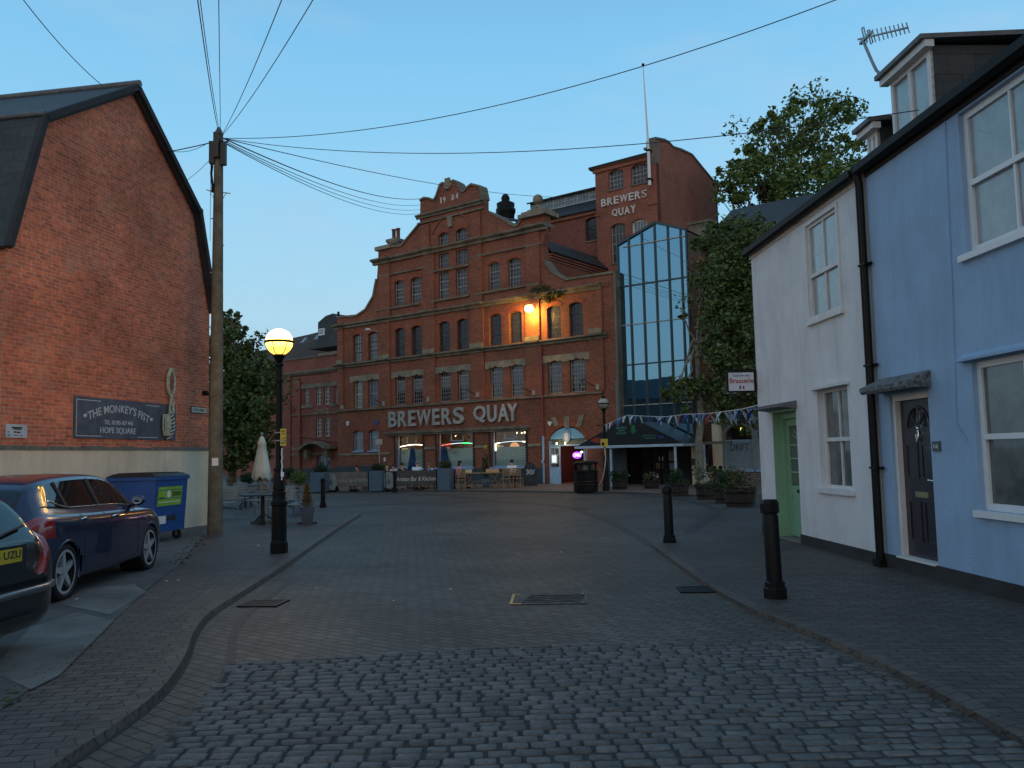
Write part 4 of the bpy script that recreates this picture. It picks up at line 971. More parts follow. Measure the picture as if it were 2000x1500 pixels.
# windows
def fwin(q, cols, rows, mf, mg, fw=.045, bar=.02, heavy=(), rec=.16, bars_top=None, fr=FA, par=bw_, sill=None):
    u0, u1, z0, z1 = q; o = mb(); frame_rect(o, fr, u0, u1, z0, z1, fw, -rec - .05, -rec)
    for i in range(1, cols): u = u0 + fw + (u1 - u0 - 2 * fw) * i / cols; o.box(fr, u - bar / 2, u + bar / 2, z0 + fw, z1 - fw, -rec - .04, -rec - .012)
    for j in range(1, rows): z = z0 + fw + (z1 - z0 - 2 * fw) * j / rows; o.box(fr, u0 + fw, u1 - fw, z - bar / 2, z + bar / 2, -rec - .038, -rec - .010)
    for h_ in heavy: z = z0 + (z1 - z0) * h_; o.box(fr, u0 + fw, u1 - fw, z - .028, z + .028, -rec - .045, -rec - .004)
    w2 = o.build('window', mf, par)
    mb().box(fr, u0 + fw * .6, u1 - fw * .6, z0 + fw * .6, z1 - fw * .6, -rec - .035, -rec - .022).build('pane', mg, w2)
    if sill: mb().box(fr, u0 - .05, u1 + .05, z0 - .08, z0 - .002, -rec, .07).build('sill', sill, w2)
    return w2
M['glass_pale'] = glass('pale_old_glass', (.19, .185, .19), .25, .1, .5, ws=4)  # paler glass for the two leftmost row B windows
for i, (a, b_, z0, z1, r_, k) in enumerate(WIN):
    q = (a, b_, z0, z1)
    if k == 'A': fwin(q, 4, 6, M['grey_frame'], M['glass_old'], heavy=(.34, .66))
    elif k == 'A2': fwin(q, 4, 3, M['grey_frame'], M['glass_old'])
    elif k == 'B': 
        first = i in [j for j, w_ in enumerate(WIN) if w_[5] == 'B'][:2]
        fwin(q, 4, 6, M['iron_frame'] if not first else M['iron_frame'], M['glass_pale'] if first else M['glass_old'], heavy=(.34, .66), bar=.024)
    elif k == 'C':
        idx = [j for j, w_ in enumerate(WIN) if w_[5] == 'C'].index(i)
        if idx < 2:
            fwin(q, 3, 4, M['timber_cream'] if idx == 0 else M['grey_frame'], M['glass_curt_dark'] if idx == 0 else M['glass_grey'], heavy=(.5,))
        else:
            w2 = fwin(q, 5, 7, M['grey_frame'], M['glass_dark'], heavy=(.84,), bar=.022)
            fw = .05; lo = z0 + (z1 - z0) * (.47 if idx not in (9,) else .52)
            mb().box(FA, a + fw, b_ - fw, lo, z0 + (z1 - z0) * .82, -.182, -.176).build('pane_band', M['glass_grey'], w2)  # grey panel just ahead of the pane, across its middle band
    elif k == 'D': fwin(q, 2, 1, M['blue_timber'], M['glass_curt_dark'], fw=.08, bar=.05, heavy=(.66,), rec=.14, sill=M['blue_timber'])
# plinth
o = mb(); M['plinth_dark'] = mat('dark_blue_painted_base', (.035, .05, .065), .7, var=.2)
o.box(FA, UL - .06, SH[0][0] - .12, 0, 1.14, .001, .07)
o.box(FA, SH[0][0] - .12, DR[0] - .3, 0, .92, .001, .09)
o.build('plinth', M['plinth_dark'], bw_)
o = mb(); course(o, 1.82, .14, .05, UL, SH[0][0] - .5, False); 
for (a, b_) in ((SH[0][1] + .02, SH[1][0] - .1), (SH[1][1] + .02, SH[2][0] - .2), (SH[2][1] + .05, DR[0] - .45)): course(o, 2.05, .16, .07, a + .12, b_, False)
parts(o, 'string_course', M['stone_light'], bw_)
# shopfront fascia beam with dark reveal piers
o = mb(); ua_, ub_ = f(757, 843)[0], f(1036, 829)[0]
o.box(FA, ua_, ub_, ZB7 - .12, ZB7 + .03, .001, .26); o.box(FA, ua_ + .1, ub_ - .1, ZB7 - .24, ZB7 - .121, .001, .17)
o.build('shopfront_beam', M['stone'], bw_)
o = mb()
for a, b_, z0, z1 in SH:
    for z in range(14):
        zz = .95 + z * .148
        for u in (a - .13, b_ + .0): o.box(FA, u, u + .13, zz, zz + .11, .001, .05)
parts(o, 'quoin', M['black_plinth'], bw_, tol=.06)
M['in_wall'] = mat('warm_cafe_wall', (.36, .17, .07), .8, var=.2); M['in_dark'] = mat('dark_cafe_wall', (.10, .06, .04), .8, var=.3)
M['warm_bulb'] = emis('warm_bulb', (1, .75, .4), 8); M['white_bulb'] = emis('cool_bulb', (.85, .85, 1), 14)
M['neon_w'] = emis('led_strip_white', (1, .85, .6), 5); M['neon_r'] = emis('led_strip_red', (1, .12, .08), 2.2); M['neon_g'] = emis('led_strip_green', (.05, 1, .2), 2.2); M['neon_c'] = emis('led_strip_pale', (.7, .8, .9), 1.4)
M['frost'] = mat('frosted_screen', (.36, .39, .33), .5, var=.15, vs=8)
M['clear'] = clear('clear_glass')
# interior room
a, b_ = SH[0][0] - .6, SH[2][1] + .5
o = mb(); o.box(FA, a, b_, 0, 3.25, -5.0, -4.8); o.box(FA, a - .2, a, 0, 3.25, -5, -.56); o.box(FA, b_, b_ + .2, 0, 3.25, -5, -.56); rm_ = o.build('room_wall', M['in_dark'], bw_)
mb().box(FA, a, b_, 3.2, 3.3, -4.8, -.56).build('room_ceiling', M['in_dark'], bw_); mb().box(FA, a, b_, .0, .1, -4.8, -.56).build('room_floor', M['wood'], bw_)
for k, (a, b_, z0, z1) in enumerate(SH):
    w_ = b_ - a; o = mb(); frame_rect(o, FA, a, b_, z0, z1, .07, -.26, -.18); zt_ = 2.52
    o.box(FA, a + w_ * .33 - .025, a + w_ * .33 + .025, zt_, z1 - .07, -.25, -.19); o.box(FA, a + w_ * .66 - .025, a + w_ * .66 + .025, zt_, z1 - .07, -.25, -.19)
    if k: o.box(FA, a + w_ * .33, a + w_ * .66, zt_ - .01, zt_ + .05, -.25, -.19)
    w2 = o.build('shop_window', M['blue_timber'], bw_)
    mb().box(FA, a + .04, b_ - .04, z0 + .04, z1 - .04, -.225, -.219).build('pane', M['clear'], w2)
    mb().box(FA, a + .07, b_ - .07, z0 + .07, z0 + 1.12, -.34, -.32).build('privacy_screen', M['frost'], w2)
    mb().box(FA, a - .12, b_ + .12, z0 - .09, z0 - .002, -.2, .14).build('sill', M['blue_timber'], w2)
    n = 14; pts = [(a + .09 + (w_ - .2) * i / n, 2.22 + .17 * math.sin(math.pi * (.12 + .66 * i / n))) for i in range(n + 1)]
    def seg(i0, i1, m, r_=.022): o = mb(); o.tube([FA.P(pts[i][0], pts[i][1], -.30) for i in range(i0, i1 + 1)], r_, 6); o.build('led_strip', m, w2)
    if k == 0: seg(0, 14, M['neon_w']); 
    if k == 1: seg(0, 4, M['neon_r'], .028); seg(4, 9, M['neon_c'], .02); seg(9, 12, M['neon_g'], .03); seg(12, 14, M['neon_c'], .02)
    if k == 2: seg(0, 2, M['neon_w'], .026); seg(2, 12, M['neon_c'], .016); seg(12, 14, M['neon_w'], .026); o = mb(); o.tube([FA.P(pts[0][0], pts[0][1], -.3), FA.P(pts[0][0], pts[0][1] - .38, -.3)], .03, 6); o.build('led_strip', M['neon_w'], w2)
    mb().box(FA, a + .1, a + .28, z0 + .1, 2.2, -.8, -.42).build('lit_reveal', mat('pink_wall' if k == 1 else 'cream_wall', (.6, .22, .17) if k == 1 else (.55, .5, .36), .8), w2)
    if k: o = mb(); c_ = a + w_ * .55; o.poly(FA, [(c_ - .45, 1.2), (c_ + .45, 1.2), (c_ + .45, 1.9)] + arc(c_ - .45, c_ + .45, 1.9 if k == 1 else 2.0, .45 if k == 1 else .1, 8), -1.6, -1.5); o.build('booth_back', mat('woven_booth', (.30, .17, .08), .8) if k == 1 else M['wood'], w2)
    if k == 2: o = mb(); c_ = a + w_ * .5; o.poly(FA, arc(c_ - .33, c_ + .33, 2.02, .33, 10), -.62, -.58); o.build('lamp_disc', emis('amber_lamp_disc', (1, .42, .18), .55), w2)
    if k == 1: mb().box(FA, b_ - .75, b_ - .1, z0 + .1, z1, -2.2, -2.1).build('orange_wall', M['in_wall'], w2)
    o = mb()
    for (fu, z, s_) in (((.82, 2.8, .012),), ((.15, 2.85, .018), (.8, 2.9, .03)), ((.38, 2.88, .03), (.53, 2.86, .022), (.62, 2.88, .03)))[k]: o.ball(FA.P(a + w_ * fu, z, -1.2), s_ * 1.6, 8, 6)
    o.build('bulb', M['warm_bulb'], w2)
    if k == 2: o = mb(); o.ball(FA.P(a + w_ * .80, 2.92, -1.0), .08, 10, 8); o.build('globe_bulb', M['white_bulb'], w2); o = mb(); o.ball(FA.P(a + w_ * .72, 2.82, -1.0), .055, 10, 8); o.build('globe_bulb', M['warm_bulb'], w2)
    ld = bpy.data.lights.new('cafe_light', 'POINT'); ld.energy = (70, 60, 65)[k]; ld.color = (1, .66, .36); ld.shadow_soft_size = .3; lo_ = bpy.data.objects.new('cafe_light', ld); C.objects.link(lo_); lo_.location = FA.P(a + w_ * .6, 2.6, -2.2) - bw_.location; lo_.parent = bw_
# red downpipe with pale foot
o = mb(); up_ = f(1059, 700)[0]; o.tube([FA.P(up_, 7.5, .10), FA.P(up_, 2.6, .10)], .055, 8); o.build('red_downpipe', M['red_pipe'], bw_)
o = mb(); o.tube([FA.P(up_, 2.599, .10), FA.P(up_, 1.35, .10), FA.P(up_ - .03, 1.3, .16), FA.P(up_ - .03, 1.2, .18), FA.P(up_, 1.1, .12), FA.P(up_, .1, .12)], .065, 8); o.build('pale_downpipe', M['blue_timber'], bw_)
o = mb(); uu = f(1209, 650)[0]; o.tube([FA.P(UR + .02, 10.6, .06), FA.P(UR + .02, 3.5, .06)], .05, 8); o.build('downpipe', mat('green_grey_pipe', (.10, .13, .12), .6), bw_)
# date
o = mb(); q = f(861, 388); 
for ch, x, y in (('1', 862, 392), ('9', 868.5, 390.5), ('0', 885, 386), ('4', 893, 383)):
    u, z = f(x, y); text(o, FA, ch, u - (.04 if ch == '1' else .09), u + (.04 if ch == '1' else .09), z - .17, z + .19, .002, .04, .01)
o.build('date_numerals', M['letter_white'], bw_)
# keystones above the cafe arch
o = mb()
for (x0, x1, yb, yt, lean) in ((1080, 1089, 832, 815, 0.10), (1103, 1113, 835, 813, 0), (1129, 1139, 833, 811, -.10)):
    a, b_ = f(x0, 825)[0], f(x1, 825)[0]; z0 = f((x0 + x1) / 2, yb)[1]; z1 = f((x0 + x1) / 2, yt)[1]
    o.poly(FA, [(a + lean, z0), (b_ + lean, z0), (b_ - lean, z1), (a - lean, z1)], .002, .06)
parts(o, 'keystone', M['stone_light'], bw_)
o = mb(); rg = arc(DR[0] - .03, DR[1] + .03, 2.35, .78, 12); rg2 = [(u + (u - dcx) * .10, z + .2) for u, z in rg]; o.poly(FA, rg + rg2[::-1], .003, .03); o.build('cafe_arch', M['brick_arch'], bw_)
# plants growing out of the cornice
def leafcloud(name, clusters, size, m, parent=None, seed=1, local=False, flat=0.0):
    rn = random.Random(seed); V = []; Fc = []
    L0 = Vector((0, 0, 0))
    if parent and not local:
        q = parent
        while q.parent: q = q.parent
        L0 = q.location
    for (c, rad, n) in clusters:
        c = Vector(c) - L0; rx, ry, rz = rad if isinstance(rad, (tuple, list)) else (rad, rad, rad)
        for i in range(n):
            d = Vector((rn.gauss(0, 1), rn.gauss(0, 1), rn.gauss(0, 1)))
            d.normalize(); k = rn.random() ** .45
            p = c + Vector((d.x * rx * k, d.y * ry * k, d.z * rz * k))
            s_ = size * rn.uniform(.55, 1.3); a = Vector((rn.gauss(0, 1), rn.gauss(0, 1), rn.gauss(0, .6))).normalized(); b_ = a.orthogonal().normalized(); b_.rotate(Matrix.Rotation(rn.uniform(0, 6.28), 3, a)); nn = a.cross(b_)
            i0 = len(V)
            V += [p - a * s_, p - a * s_ * .1 + b_ * s_ * .62 + nn * s_ * .15, p + a * s_ * .95, p + a * s_ * .05 - b_ * s_ * .62 + nn * s_ * .12]
            Fc += [(i0, i0 + 1, i0 + 2), (i0, i0 + 2, i0 + 3)]
    me = bpy.data.meshes.new(name); me.from_pydata(V, [], Fc); me.materials.append(m); me.update()
    ob = bpy.data.objects.new(name, me); C.objects.link(ob)
    if parent: ob.parent = parent; KID.setdefault(parent.name, []).append(ob)
    return ob
M['leaf'] = leafm('plane_tree_leaf', (.14, .22, .055), (.06, .11, .03)); M['leaf_dark'] = leafm('dark_leaf', (.03, .065, .018), (.015, .035, .011)); M['leaf_ol'] = leafm('olive_leaf', (.085, .095, .03), (.04, .055, .02)); M['leaf_br'] = leafm('brown_conifer_leaf', (.19, .11, .035), (.07, .06, .02))
M['bark'] = mat('mottled_bark', (.16, .14, .10), .9, var=.5, vs=4, bump=1, bs=12); M['bark_pale'] = mat('pale_plane_bark', (.20, .20, .15), .9, var=.4, vs=3, bump=.8, bs=10)
t = thing('wild_plant', 'straggly weeds growing from the brewery cornice above the orange lamp', 'plant', FA.P(f(1072, 570)[0], ZC4 + .4, .2))
leafcloud('foliage', [(FA.P(f(x, y)[0], f(x, y)[1], .12 + .1 * (i % 2)), (.45, .25, .28), 260) for i, (x, y) in enumerate(((1052, 570), (1066, 566), (1080, 574), (1094, 573), (1072, 584)))], .055, M['leaf_ol'], t, 3)
o = mb(); 
for x in (1055, 1068, 1082, 1095): o.tube([FA.P(f(1072, 580)[0], ZC4 + .3, .1), FA.P(f(x, 566)[0], f(x, 568)[1], .2)], .012, 4)
o.build('stem', M['bark'], t)
# lettering over the shopfront
def letters(name, label, fr, words, z0, z1, m, off, dep, o0, base, rise=None):
    """words: list of (string, [letter left/right u])"""
    t = thing(name, label, 'sign', base)
    for ch, a, b_, dz in words:
        o = mb(); text(o, fr, ch, a, b_, z0 + dz, z1 + dz, o0, o0 + dep, off); o.build('letter', m, t)
    return t
LX = [('B', 762, 778), ('R', 780.5, 798), ('E', 801, 815), ('W', 817, 845), ('E', 847.5, 862), ('R', 866, 885), ('S', 888, 909), ('Q', 928, 952), ('U', 955, 973), ('A', 975.5, 997), ('Y', 994, 1014.5)]
ws_ = [(ch, f(a, 815)[0], f(b_, 815)[0], 0) for ch, a, b_ in LX]
zl0, zl1 = (f(770, 835)[1] + f(1000, 822)[1]) / 2, (f(770, 804.5)[1] + f(1005, 787.5)[1]) / 2
print('letters', f(770, 835)[1], f(1000, 822)[1], f(770, 804.5)[1], f(1005, 787.5)[1])
letters('shopfront_lettering', 'large dull silver letters Brewers Quay above the lit cafe windows', FA, ws_, zl0, zl1, M['letter_grey'], .022, .12, .05, FA.P(-3, zl0, 0))
# wall spotlights on arms
def spot_arm(x, y, i, label):
    u, z = f(x, y); t = thing('wall_spotlight', label, 'spotlight', FA.P(u, z, 0), 0, 'spotlights on arms along the brewery wall')
    o = mb(); o.tube([FA.P(u - .05, z + .0, .0), FA.P(u - .38, z + .32, .55)], .018, 6); o.build('arm', M['black_paint'], t)
    o = mb(); o.box(FA, u + .02, u + .20, z - .12, z + .14, .05, .2); o.build('head', mat('grey_spotlight_box', (.34, .33, .28), .6) if 'spotbox' not in M else M['spotbox'], t)
for i, (x, y, lb_) in enumerate(((669, 796, 'grey box spotlight on the brewery wall beside the office letters'), (750, 789, 'box spotlight on a thin arm above the first letter B'), (837, 781, 'box spotlight on a thin arm above the letter W'), (933, 772, 'box spotlight on an arm above the gap between the two sign words'), (1043, 768, 'box spotlight beside the red downpipe'), (1167, 757, 'box spotlight at the right end of the brewery wall above the old lamp'))): spot_arm(x, y, i, lb_)
u, z = f(1075, 827); t = thing('alarm_box', 'pale shield shaped alarm box beside the red downpipe', 'alarm', FA.P(u, z, 0))
mb().poly(FA, [(u - .12, z + .1), (u - .1, z - .02), (u, z - .14), (u + .1, z - .02), (u + .12, z + .1)], .002, .09).build('case', M['white'], t)
u, z = f(680.5, 827); t = thing('alarm_box', 'white rectangular alarm box above the pale blue sash windows', 'alarm', FA.P(u, z, 0)); mb().box(FA, u - .08, u + .08, z - .14, z + .14, .002, .1).build('case', M['white'], t)
u, z = f(736, 825); t = thing('wall_plaque', 'small round blue plaque above the pale blue sash windows', 'plaque', FA.P(u, z, 0)); mb().poly(FA, [(u + .18 * math.cos(k * .52), z + .18 * math.sin(k * .52)) for k in range(12)], .002, .04).build('disc', mat('blue_plaque', (.03, .09, .25), .5), t)
# street-light heads bracketed to the brewery
u, z = f(741, 648); t = thing('wall_street_lamp', 'unlit grey street lamp head bracketed to the left part of the brewery', 'street lamp', FA.P(u, z, 0))
o = mb(); o.tube([FA.P(u + .35, z - .10, 0), FA.P(u + .25, z - .02, .5), FA.P(u, z + .02, .8)], .03, 6); o.build('arm', M['galv'], t)
mb().ball(FA.P(u, z + .02, .95), .16, 12, 8, sx=1.2, sy=2.0, sz=.6).build('lamp_head', M['white'], t)
LAMP2 = f(1033, 603, .62); t = thing('wall_street_lamp', 'glowing orange sodium street lamp bracketed to the brick pier of the brewery', 'street lamp', FA.P(LAMP2[0], LAMP2[1], 0))
o = mb(); o.tube([FA.P(LAMP2[0] + .05, LAMP2[1] + .05, PO), FA.P(LAMP2[0] + .02, LAMP2[1] + .2, .4), FA.P(LAMP2[0], LAMP2[1] + .2, .62)], .03, 6); o.build('arm', M['galv'], t)
mb().ball(FA.P(LAMP2[0], LAMP2[1] + .17, .60), .24, 14, 8, sz=.42, a0=.5).build('lamp_hood', M['galv'], t)
mb().ball(FA.P(LAMP2[0], LAMP2[1], .60), .25, 16, 10, sz=.75).build('lamp_bowl', emis('sodium_bowl', (1, .56, .10), 26), t)
ld = bpy.data.lights.new('sodium_light', 'POINT'); ld.energy = 430; ld.color = (1, .54, .09); ld.shadow_soft_size = .15; lo_ = bpy.data.objects.new('sodium_light', ld); C.objects.link(lo_); lo_.parent = t; lo_.location = FA.P(LAMP2[0] + .0, LAMP2[1] - .22, .60) - t.location
# chimney stacks
u, z = f(762, 470); t = thing('chimney_stack', 'small chimney with two red clay pots behind the left shoulder of the brewery gable', 'chimney', FA.P(u, z - 3, -3))
b0 = FA.off(-2.5).px(*[770, 478]); fc = FA.off(-2.5)
o = mb(); o.box(fc, b0[0] - .35, b0[0] + .45, 12, b0[1] + .15, -.5, .3); o.box(fc, b0[0] - .42, b0[0] + .52, b0[1] + .151, b0[1] + .35, -.57, .37); o.build('stack', M['stone'], t)
for dx in (-.12, .28):
    o = mb(); o.lathe(fc.P(b0[0] + dx, b0[1] + .35, -.1), [(.15, 0), (.13, .1), (.125, .62), (.155, .64), (.155, .74), (.1, .74)], 12); o.build('pot', mat('clay_pot', (.20, .075, .045), .8), t)
fc = FA.off(-6); b0 = fc.px(988, 425)
t = thing('roof_ventilator', 'black stepped metal ventilator on the slates behind the date gable', 'ventilator', fc.P(b0[0], b0[1], 0))
k = (fc.P(b0[0], 0).length) / FPX
def vz(y): return fc.px(988, y)[1]
o = mb(); o.lathe((fc.P(b0[0], 0)).xyz, [(17 * k, vz(428)), (18 * k, vz(419)), (20 * k, vz(415)), (20 * k, vz(409)), (17.5 * k, vz(408)), (18 * k, vz(403)), (18.5 * k, vz(398)), (15 * k, vz(396)), (9 * k, vz(395)), (8 * k, vz(390)), (9 * k, vz(388)), (7 * k, vz(383)), (5 * k, vz(380)), (1 * k, vz(379))], 16)
o.build('cowl', M['black_paint'], t)
o = mb(); o.slab([fc.P(fc.px(968, 425)[0], fc.px(968, 425)[1], 1.5), fc.P(fc.px(1020, 432)[0], fc.px(1020, 436)[1], 1.5), fc.P(fc.px(1022, 424)[0], fc.px(1022, 426)[1], -1.5), fc.P(fc.px(975, 415)[0], fc.px(975, 417)[1], -1.5)], .15); o.build('flashing', M['lead'], t)
# ---------------------------------------------------------------- office wing on the left
FO = FA.off(-.35); fo = FO.px
ow = thing('office_wing', 'lower red brick wing of the brewery with cream windows and arched blue doorway', 'building', FO.P(-20, 0, -4))
VL = fo(553, 800)[0]; VR = UL - .001; VZ = f(606, 705)[1] + .0
zoc = (fo(555, 735)[1] + fo(655, 719)[1]) / 2; print('office', VL, VR, fo(555, 735), fo(655, 719), fo(560, 700))
ZO = zoc + .95
ow_w = []
def oadd(x0, x1, ys, yt, cols, rows, xr=None): 
    a, b_ = fo(x0, ys)[0], fo(x1, ys)[0]; ow_w.append((a, b_, fo((x0 + x1) / 2, ys)[1], fo((x0 + x1) / 2, yt)[1], cols, rows))
for x0, x1, ys, yt in ((595, 603, 792, 759), (617, 627, 790.5, 757), (633, 643.5, 789.5, 756), (653.5, 661, 788, 753), (617, 628, 853, 817), (633.5, 644.5, 852, 816), (557, 564, 812, 764), (558, 565, 883, 845)): oadd(x0, min(x1, 659), ys, yt, 2, 4)
do_ = (fo(618, 900)[0], fo(645, 900)[0])
ztd = fo(631, 888)[1]
o = mb(); o.poly(FO, [(VL, 0), (do_[0], 0)] + arc(do_[0], do_[1], ztd - .2, .25, 6)[::-1] + [(do_[1], 0), (VR, 0), (VR, ZO), (VL, ZO)], -.4, 0, [hole(a, b_, z0, z1) for a, b_, z0, z1, c_, r_ in ow_w], reveal=.2)
o.box(FO, VL, VL + .4, 0, ZO, -12, -.401)
o.build('wall', M['brick_shop'], ow)
for a, b_, z0, z1, c_, r_ in ow_w: fwin((a, b_, z0, z1), c_, r_, M['timber_cream'], M['glass_dark'], fw=.06, bar=.03, rec=.1, fr=FO, par=ow)
def co_(o, z, h, pr, u0, u1): o.prof(FO, [(.001, z), (pr * .5, z), (pr, z + h * .5), (pr, z + h * .8), (.001, z + h)], u0, u1)
o = mb(); co_(o, zoc - .15, .3, .25, VL - .2, VR - .2); co_(o, ZO, .12, .1, VL, VR); a = fo(592, 760)[0]
o.box(FO, a - .2, fo(660, 750)[0], fo(625, 757)[1] + .02, fo(625, 748)[1], .001, .06); o.box(FO, a - .2, fo(612, 790)[0], fo(600, 797)[1], fo(600, 791.5)[1], .001, .07); o.box(FO, fo(645, 790)[0], VR, fo(600, 797)[1] + .0, fo(600, 791.5)[1], .001, .07)
o.box(FO, VL, fo(570, 757)[0], fo(560, 763)[1], fo(560, 756)[1], .001, .06)
co_(o, fo(600, 812)[1], .13, .1, VL, VR); o.box(FO, VL, VR, fo(600, 887)[1] - .06, fo(600, 887)[1] + .08, .001, .05)
parts(o, 'string_course', M['stone'], ow)
o = mb(); 
for (a, b_) in ((fo(561, 700)[0], fo(573, 700)[0]), (fo(595, 735)[0], fo(602, 735)[0])): pass
o.box(FO, VL, VL + .9, 0, zoc - .151, .001, .10); o.box(FO, VR - 1.0 - .0, VR - .001, fo(655, 745)[1], zoc - .151, .001, .06)
parts(o, 'pilaster', M['brick_shop'], ow)
o = mb(); text(o, FO, 'OFFICE', fo(615, 800)[0], fo(643, 800)[0], fo(630, 807)[1], fo(630, 798)[1], .002, .04, .012); o.build('lettering', M['stone_light'], ow)
mb().box(FO, VL + .9, VR, 0, 1.02, .001, .06).build('plinth', M['plinth_dark'], ow)
# porch hood
za = fo(630, 873)[1]; a, b_ = fo(586, 880)[0], fo(661, 875)[0]; a2, b2 = fo(602, 880)[0], fo(650, 876)[0]
o = mb()
o.box(FO, a, a2, za - .14, za + .02, .001, .75); o.box(FO, b2, b_, za - .14, za + .02, .001, .75)
hp = arc(a2, b2, za - .02, .42, 10); o.poly(FO, hp + [(u, z - .17) for u, z in hp[::-1]], .001, .8)
o.box(FO, a2 + .1, a2 + .35, za - .75, za - .15, .001, .45); o.box(FO, b2 - .35, b2 - .1, za - .75, za - .15, .001, .45)
o.poly(FO, [(a2, za - .02), (b2, za - .02)] + [(u, z) for u, z in arc(a2, b2, za - .02, .3, 8)][1:-1], .001, .1)
o.build('porch_hood', M['stone'], ow)
u0, u1 = do_
o = mb(); dz = ztd; o.poly(FO, [(u0, .03), (u1, .03)] + arc(u0, u1, dz - .2, .24, 6), -.24, -.18)
dr = o.build('door', M['blue_timber'], ow)
for s_ in (0, 1):
    x0 = u0 + .1 + s_ * (u1 - u0) * .5; x1 = x0 + (u1 - u0) * .5 - .22; o = mb(); o.box(FO, x0, x1, dz * .56, dz * .9, -.179, -.17); o.build('pane', M['glass_dark'], dr)
o = mb(); um = (u0 + u1) / 2; o.box(FO, um - .01, um + .01, .05, dz - .1, -.179, -.165); o.ball(FO.P(um + .06, 1.05, -.15), .03, 8, 6); o.build('handle', M['black_paint'], dr)
o = mb(); u = fo(588, 800)[0]; o.tube([FO.P(u, fo(588, 745)[1], .12), FO.P(u, 0, .12)], .08, 8); o.tube([FO.P(u, fo(588, 862)[1] + .4, .12), FO.P(fo(658, 868)[0], fo(658, 863)[1], .12)], .04, 6); o.build('red_downpipe', M['red_pipe'], ow)
o = mb(); u, z = fo(576, 806); o.tube([FO.P(u, z, 0), FO.P(u - .3, z + .35, .4)], .02, 5); o.tube([FO.P(u + .1, z + .1, 0), FO.P(u + .05, z + .5, .3)], .02, 5); o.build('bracket', M['black_paint'], ow)
# ---------------------------------------------------------------- roofs seen behind the office wing
FB = FA.off(-9); fb = FB.px
rh_ = thing('tiled_roof_house', 'house with brown tiled roof, skylights and a slate hung dormer behind the office wing', 'building', FB.P(fb(600, 700)[0], 0, -3))
def P(x, y, oo=0): u, z = FB.px(x, y, oo); return FB.P(u, z, oo)
a = fb(500, 720); o = mb(); o.box(FB, a[0], fb(664, 700)[0], 0, fb(600, 715)[1], -8, -.1); o.build('wall', M['brick_shop'], rh_)
o = mb(); o.slab([P(480, 735, .3), P(664, 715, .3), P(664, 640, -4), P(572, 660, -4)], .15); o.slab([P(572, 661, -4), P(664, 638, -4.01), P(664, 650, -9), P(580, 670, -9)], .15)
rf = o.build('roof', M['tile'], rh_)
for (x, y) in ((586, 664), (612, 657)): mb().slab([P(x, y + 6, -1.2), P(x + 6, y + 5, -1.2), P(x + 14, y - 5, -1.9), P(x + 8, y - 4, -1.9)], .1).build('skylight', M['galv'], rf)
o = mb(); fb2 = FA.off(-6.5); p_ = fb2.px
o.poly(fb2, [p_(603, 683), p_(664, 674), p_(664, 646), p_(640, 652), p_(622, 662)], -3, 0); o.poly(fb2.off(-1.2), [fb2.off(-1.2).px(*q) for q in ((621, 666), (664, 656), (664, 622), (650, 612), (636, 617), (621, 630))], -3, 0)
dm = o.build('slate_dormer', M['slate'], rh_)
q = p_(624, 656, -1.2); q2 = p_(635, 641, -1.2); o = mb(); frame_rect(o, fb2, q[0], q2[0], q[1], q2[1], .08, -1.2, -1.1); o.build('window', M['white'], rh_)
mb().box(fb2, q[0] + .05, q2[0] - .05, q[1] + .05, q2[1] - .05, -1.18, -1.14).build('pane', M['glass_curt'], rh_)
mb().poly(fb2.off(.4), [fb2.off(.4).px(*q) for q in ((620, 691), (661, 684), (655, 697), (627, 700))], -.3, 0).build('pale_gablet', M['stone'], rh_)
o = mb(); q = p_(661, 622, 2); o.tube([fb2.P(q[0], q[1] - 2, 2), fb2.P(q[0], q[1] + .5, 2)], .1, 6); o.build('flue', M['black_paint'], rh_)
fd = FA.off(-16)
lr = thing('long_dark_roof', 'long low building with a dark tiled roof beyond the trees', 'building', fd.P(fd.px(500, 700)[0], 0, -3))
o = mb(); a, b_ = fd.px(440, 700)[0], fd.px(600, 700)[0]; z0 = fd.px(520, 735)[1]; z1 = fd.px(520, 667)[1]
o.slab([fd.P(a, z0, 0), fd.P(b_, z0, 0), fd.P(b_, z1, -4), fd.P(a, z1, -4)], .2); o.slab([fd.P(a, z0, -8), fd.P(b_, z0, -8), fd.P(b_, z1, -4.01), fd.P(a, z1, -4.01)], .2); o.build('roof', M['tile'], lr)
mb().box(fd, a, b_, 0, z0 - .1, -8, -.1).build('wall', M['brick_shop'], lr)
# ================================================================ TOWER AND REAR RANGE
def proj(p):
    d = Vector(p) - Vector((0, 0, EYE)); z = d.dot(Fv); return 1000 + FPX * d.dot(Rv) / z, 750 - FPX * d.dot(Uv) / z
FT = FA.off(-6.5); ft = FT.px
tw = thing('brewery_tower', 'tall square red brick tower lettered Brewers Quay behind the glass atrium', 'tower', FT.P(ft(1220, 500)[0], 0, -3))
TL = ft(1164, 400)[0]; TR = ft(1284, 400)[0]; zL = ft(1163, 330)[1]; zR = ft(1270, 300)[1]; ZE = (zL + zR) / 2; print('tower', TL, TR, zL, zR)
dep = 1
while proj(FT.P(TR, 15, -dep))[0] < 1405 and dep < 30: dep += .1
print('tower depth', dep)
twin = []
for x0, x1, yb, yt in ((1189, 1218, 370, 331), (1233, 1264, 360, 320), (1193, 1222, 475, 436), (1234, 1265, 470, 428)):
    a, b_ = ft(x0, yb)[0], ft(x1, yb)[0]; z0 = ft((x0 + x1) / 2, yb - 1)[1]; z1 = ft((x0 + x1) / 2, yt)[1]; twin.append([a, b_, z0, z1])
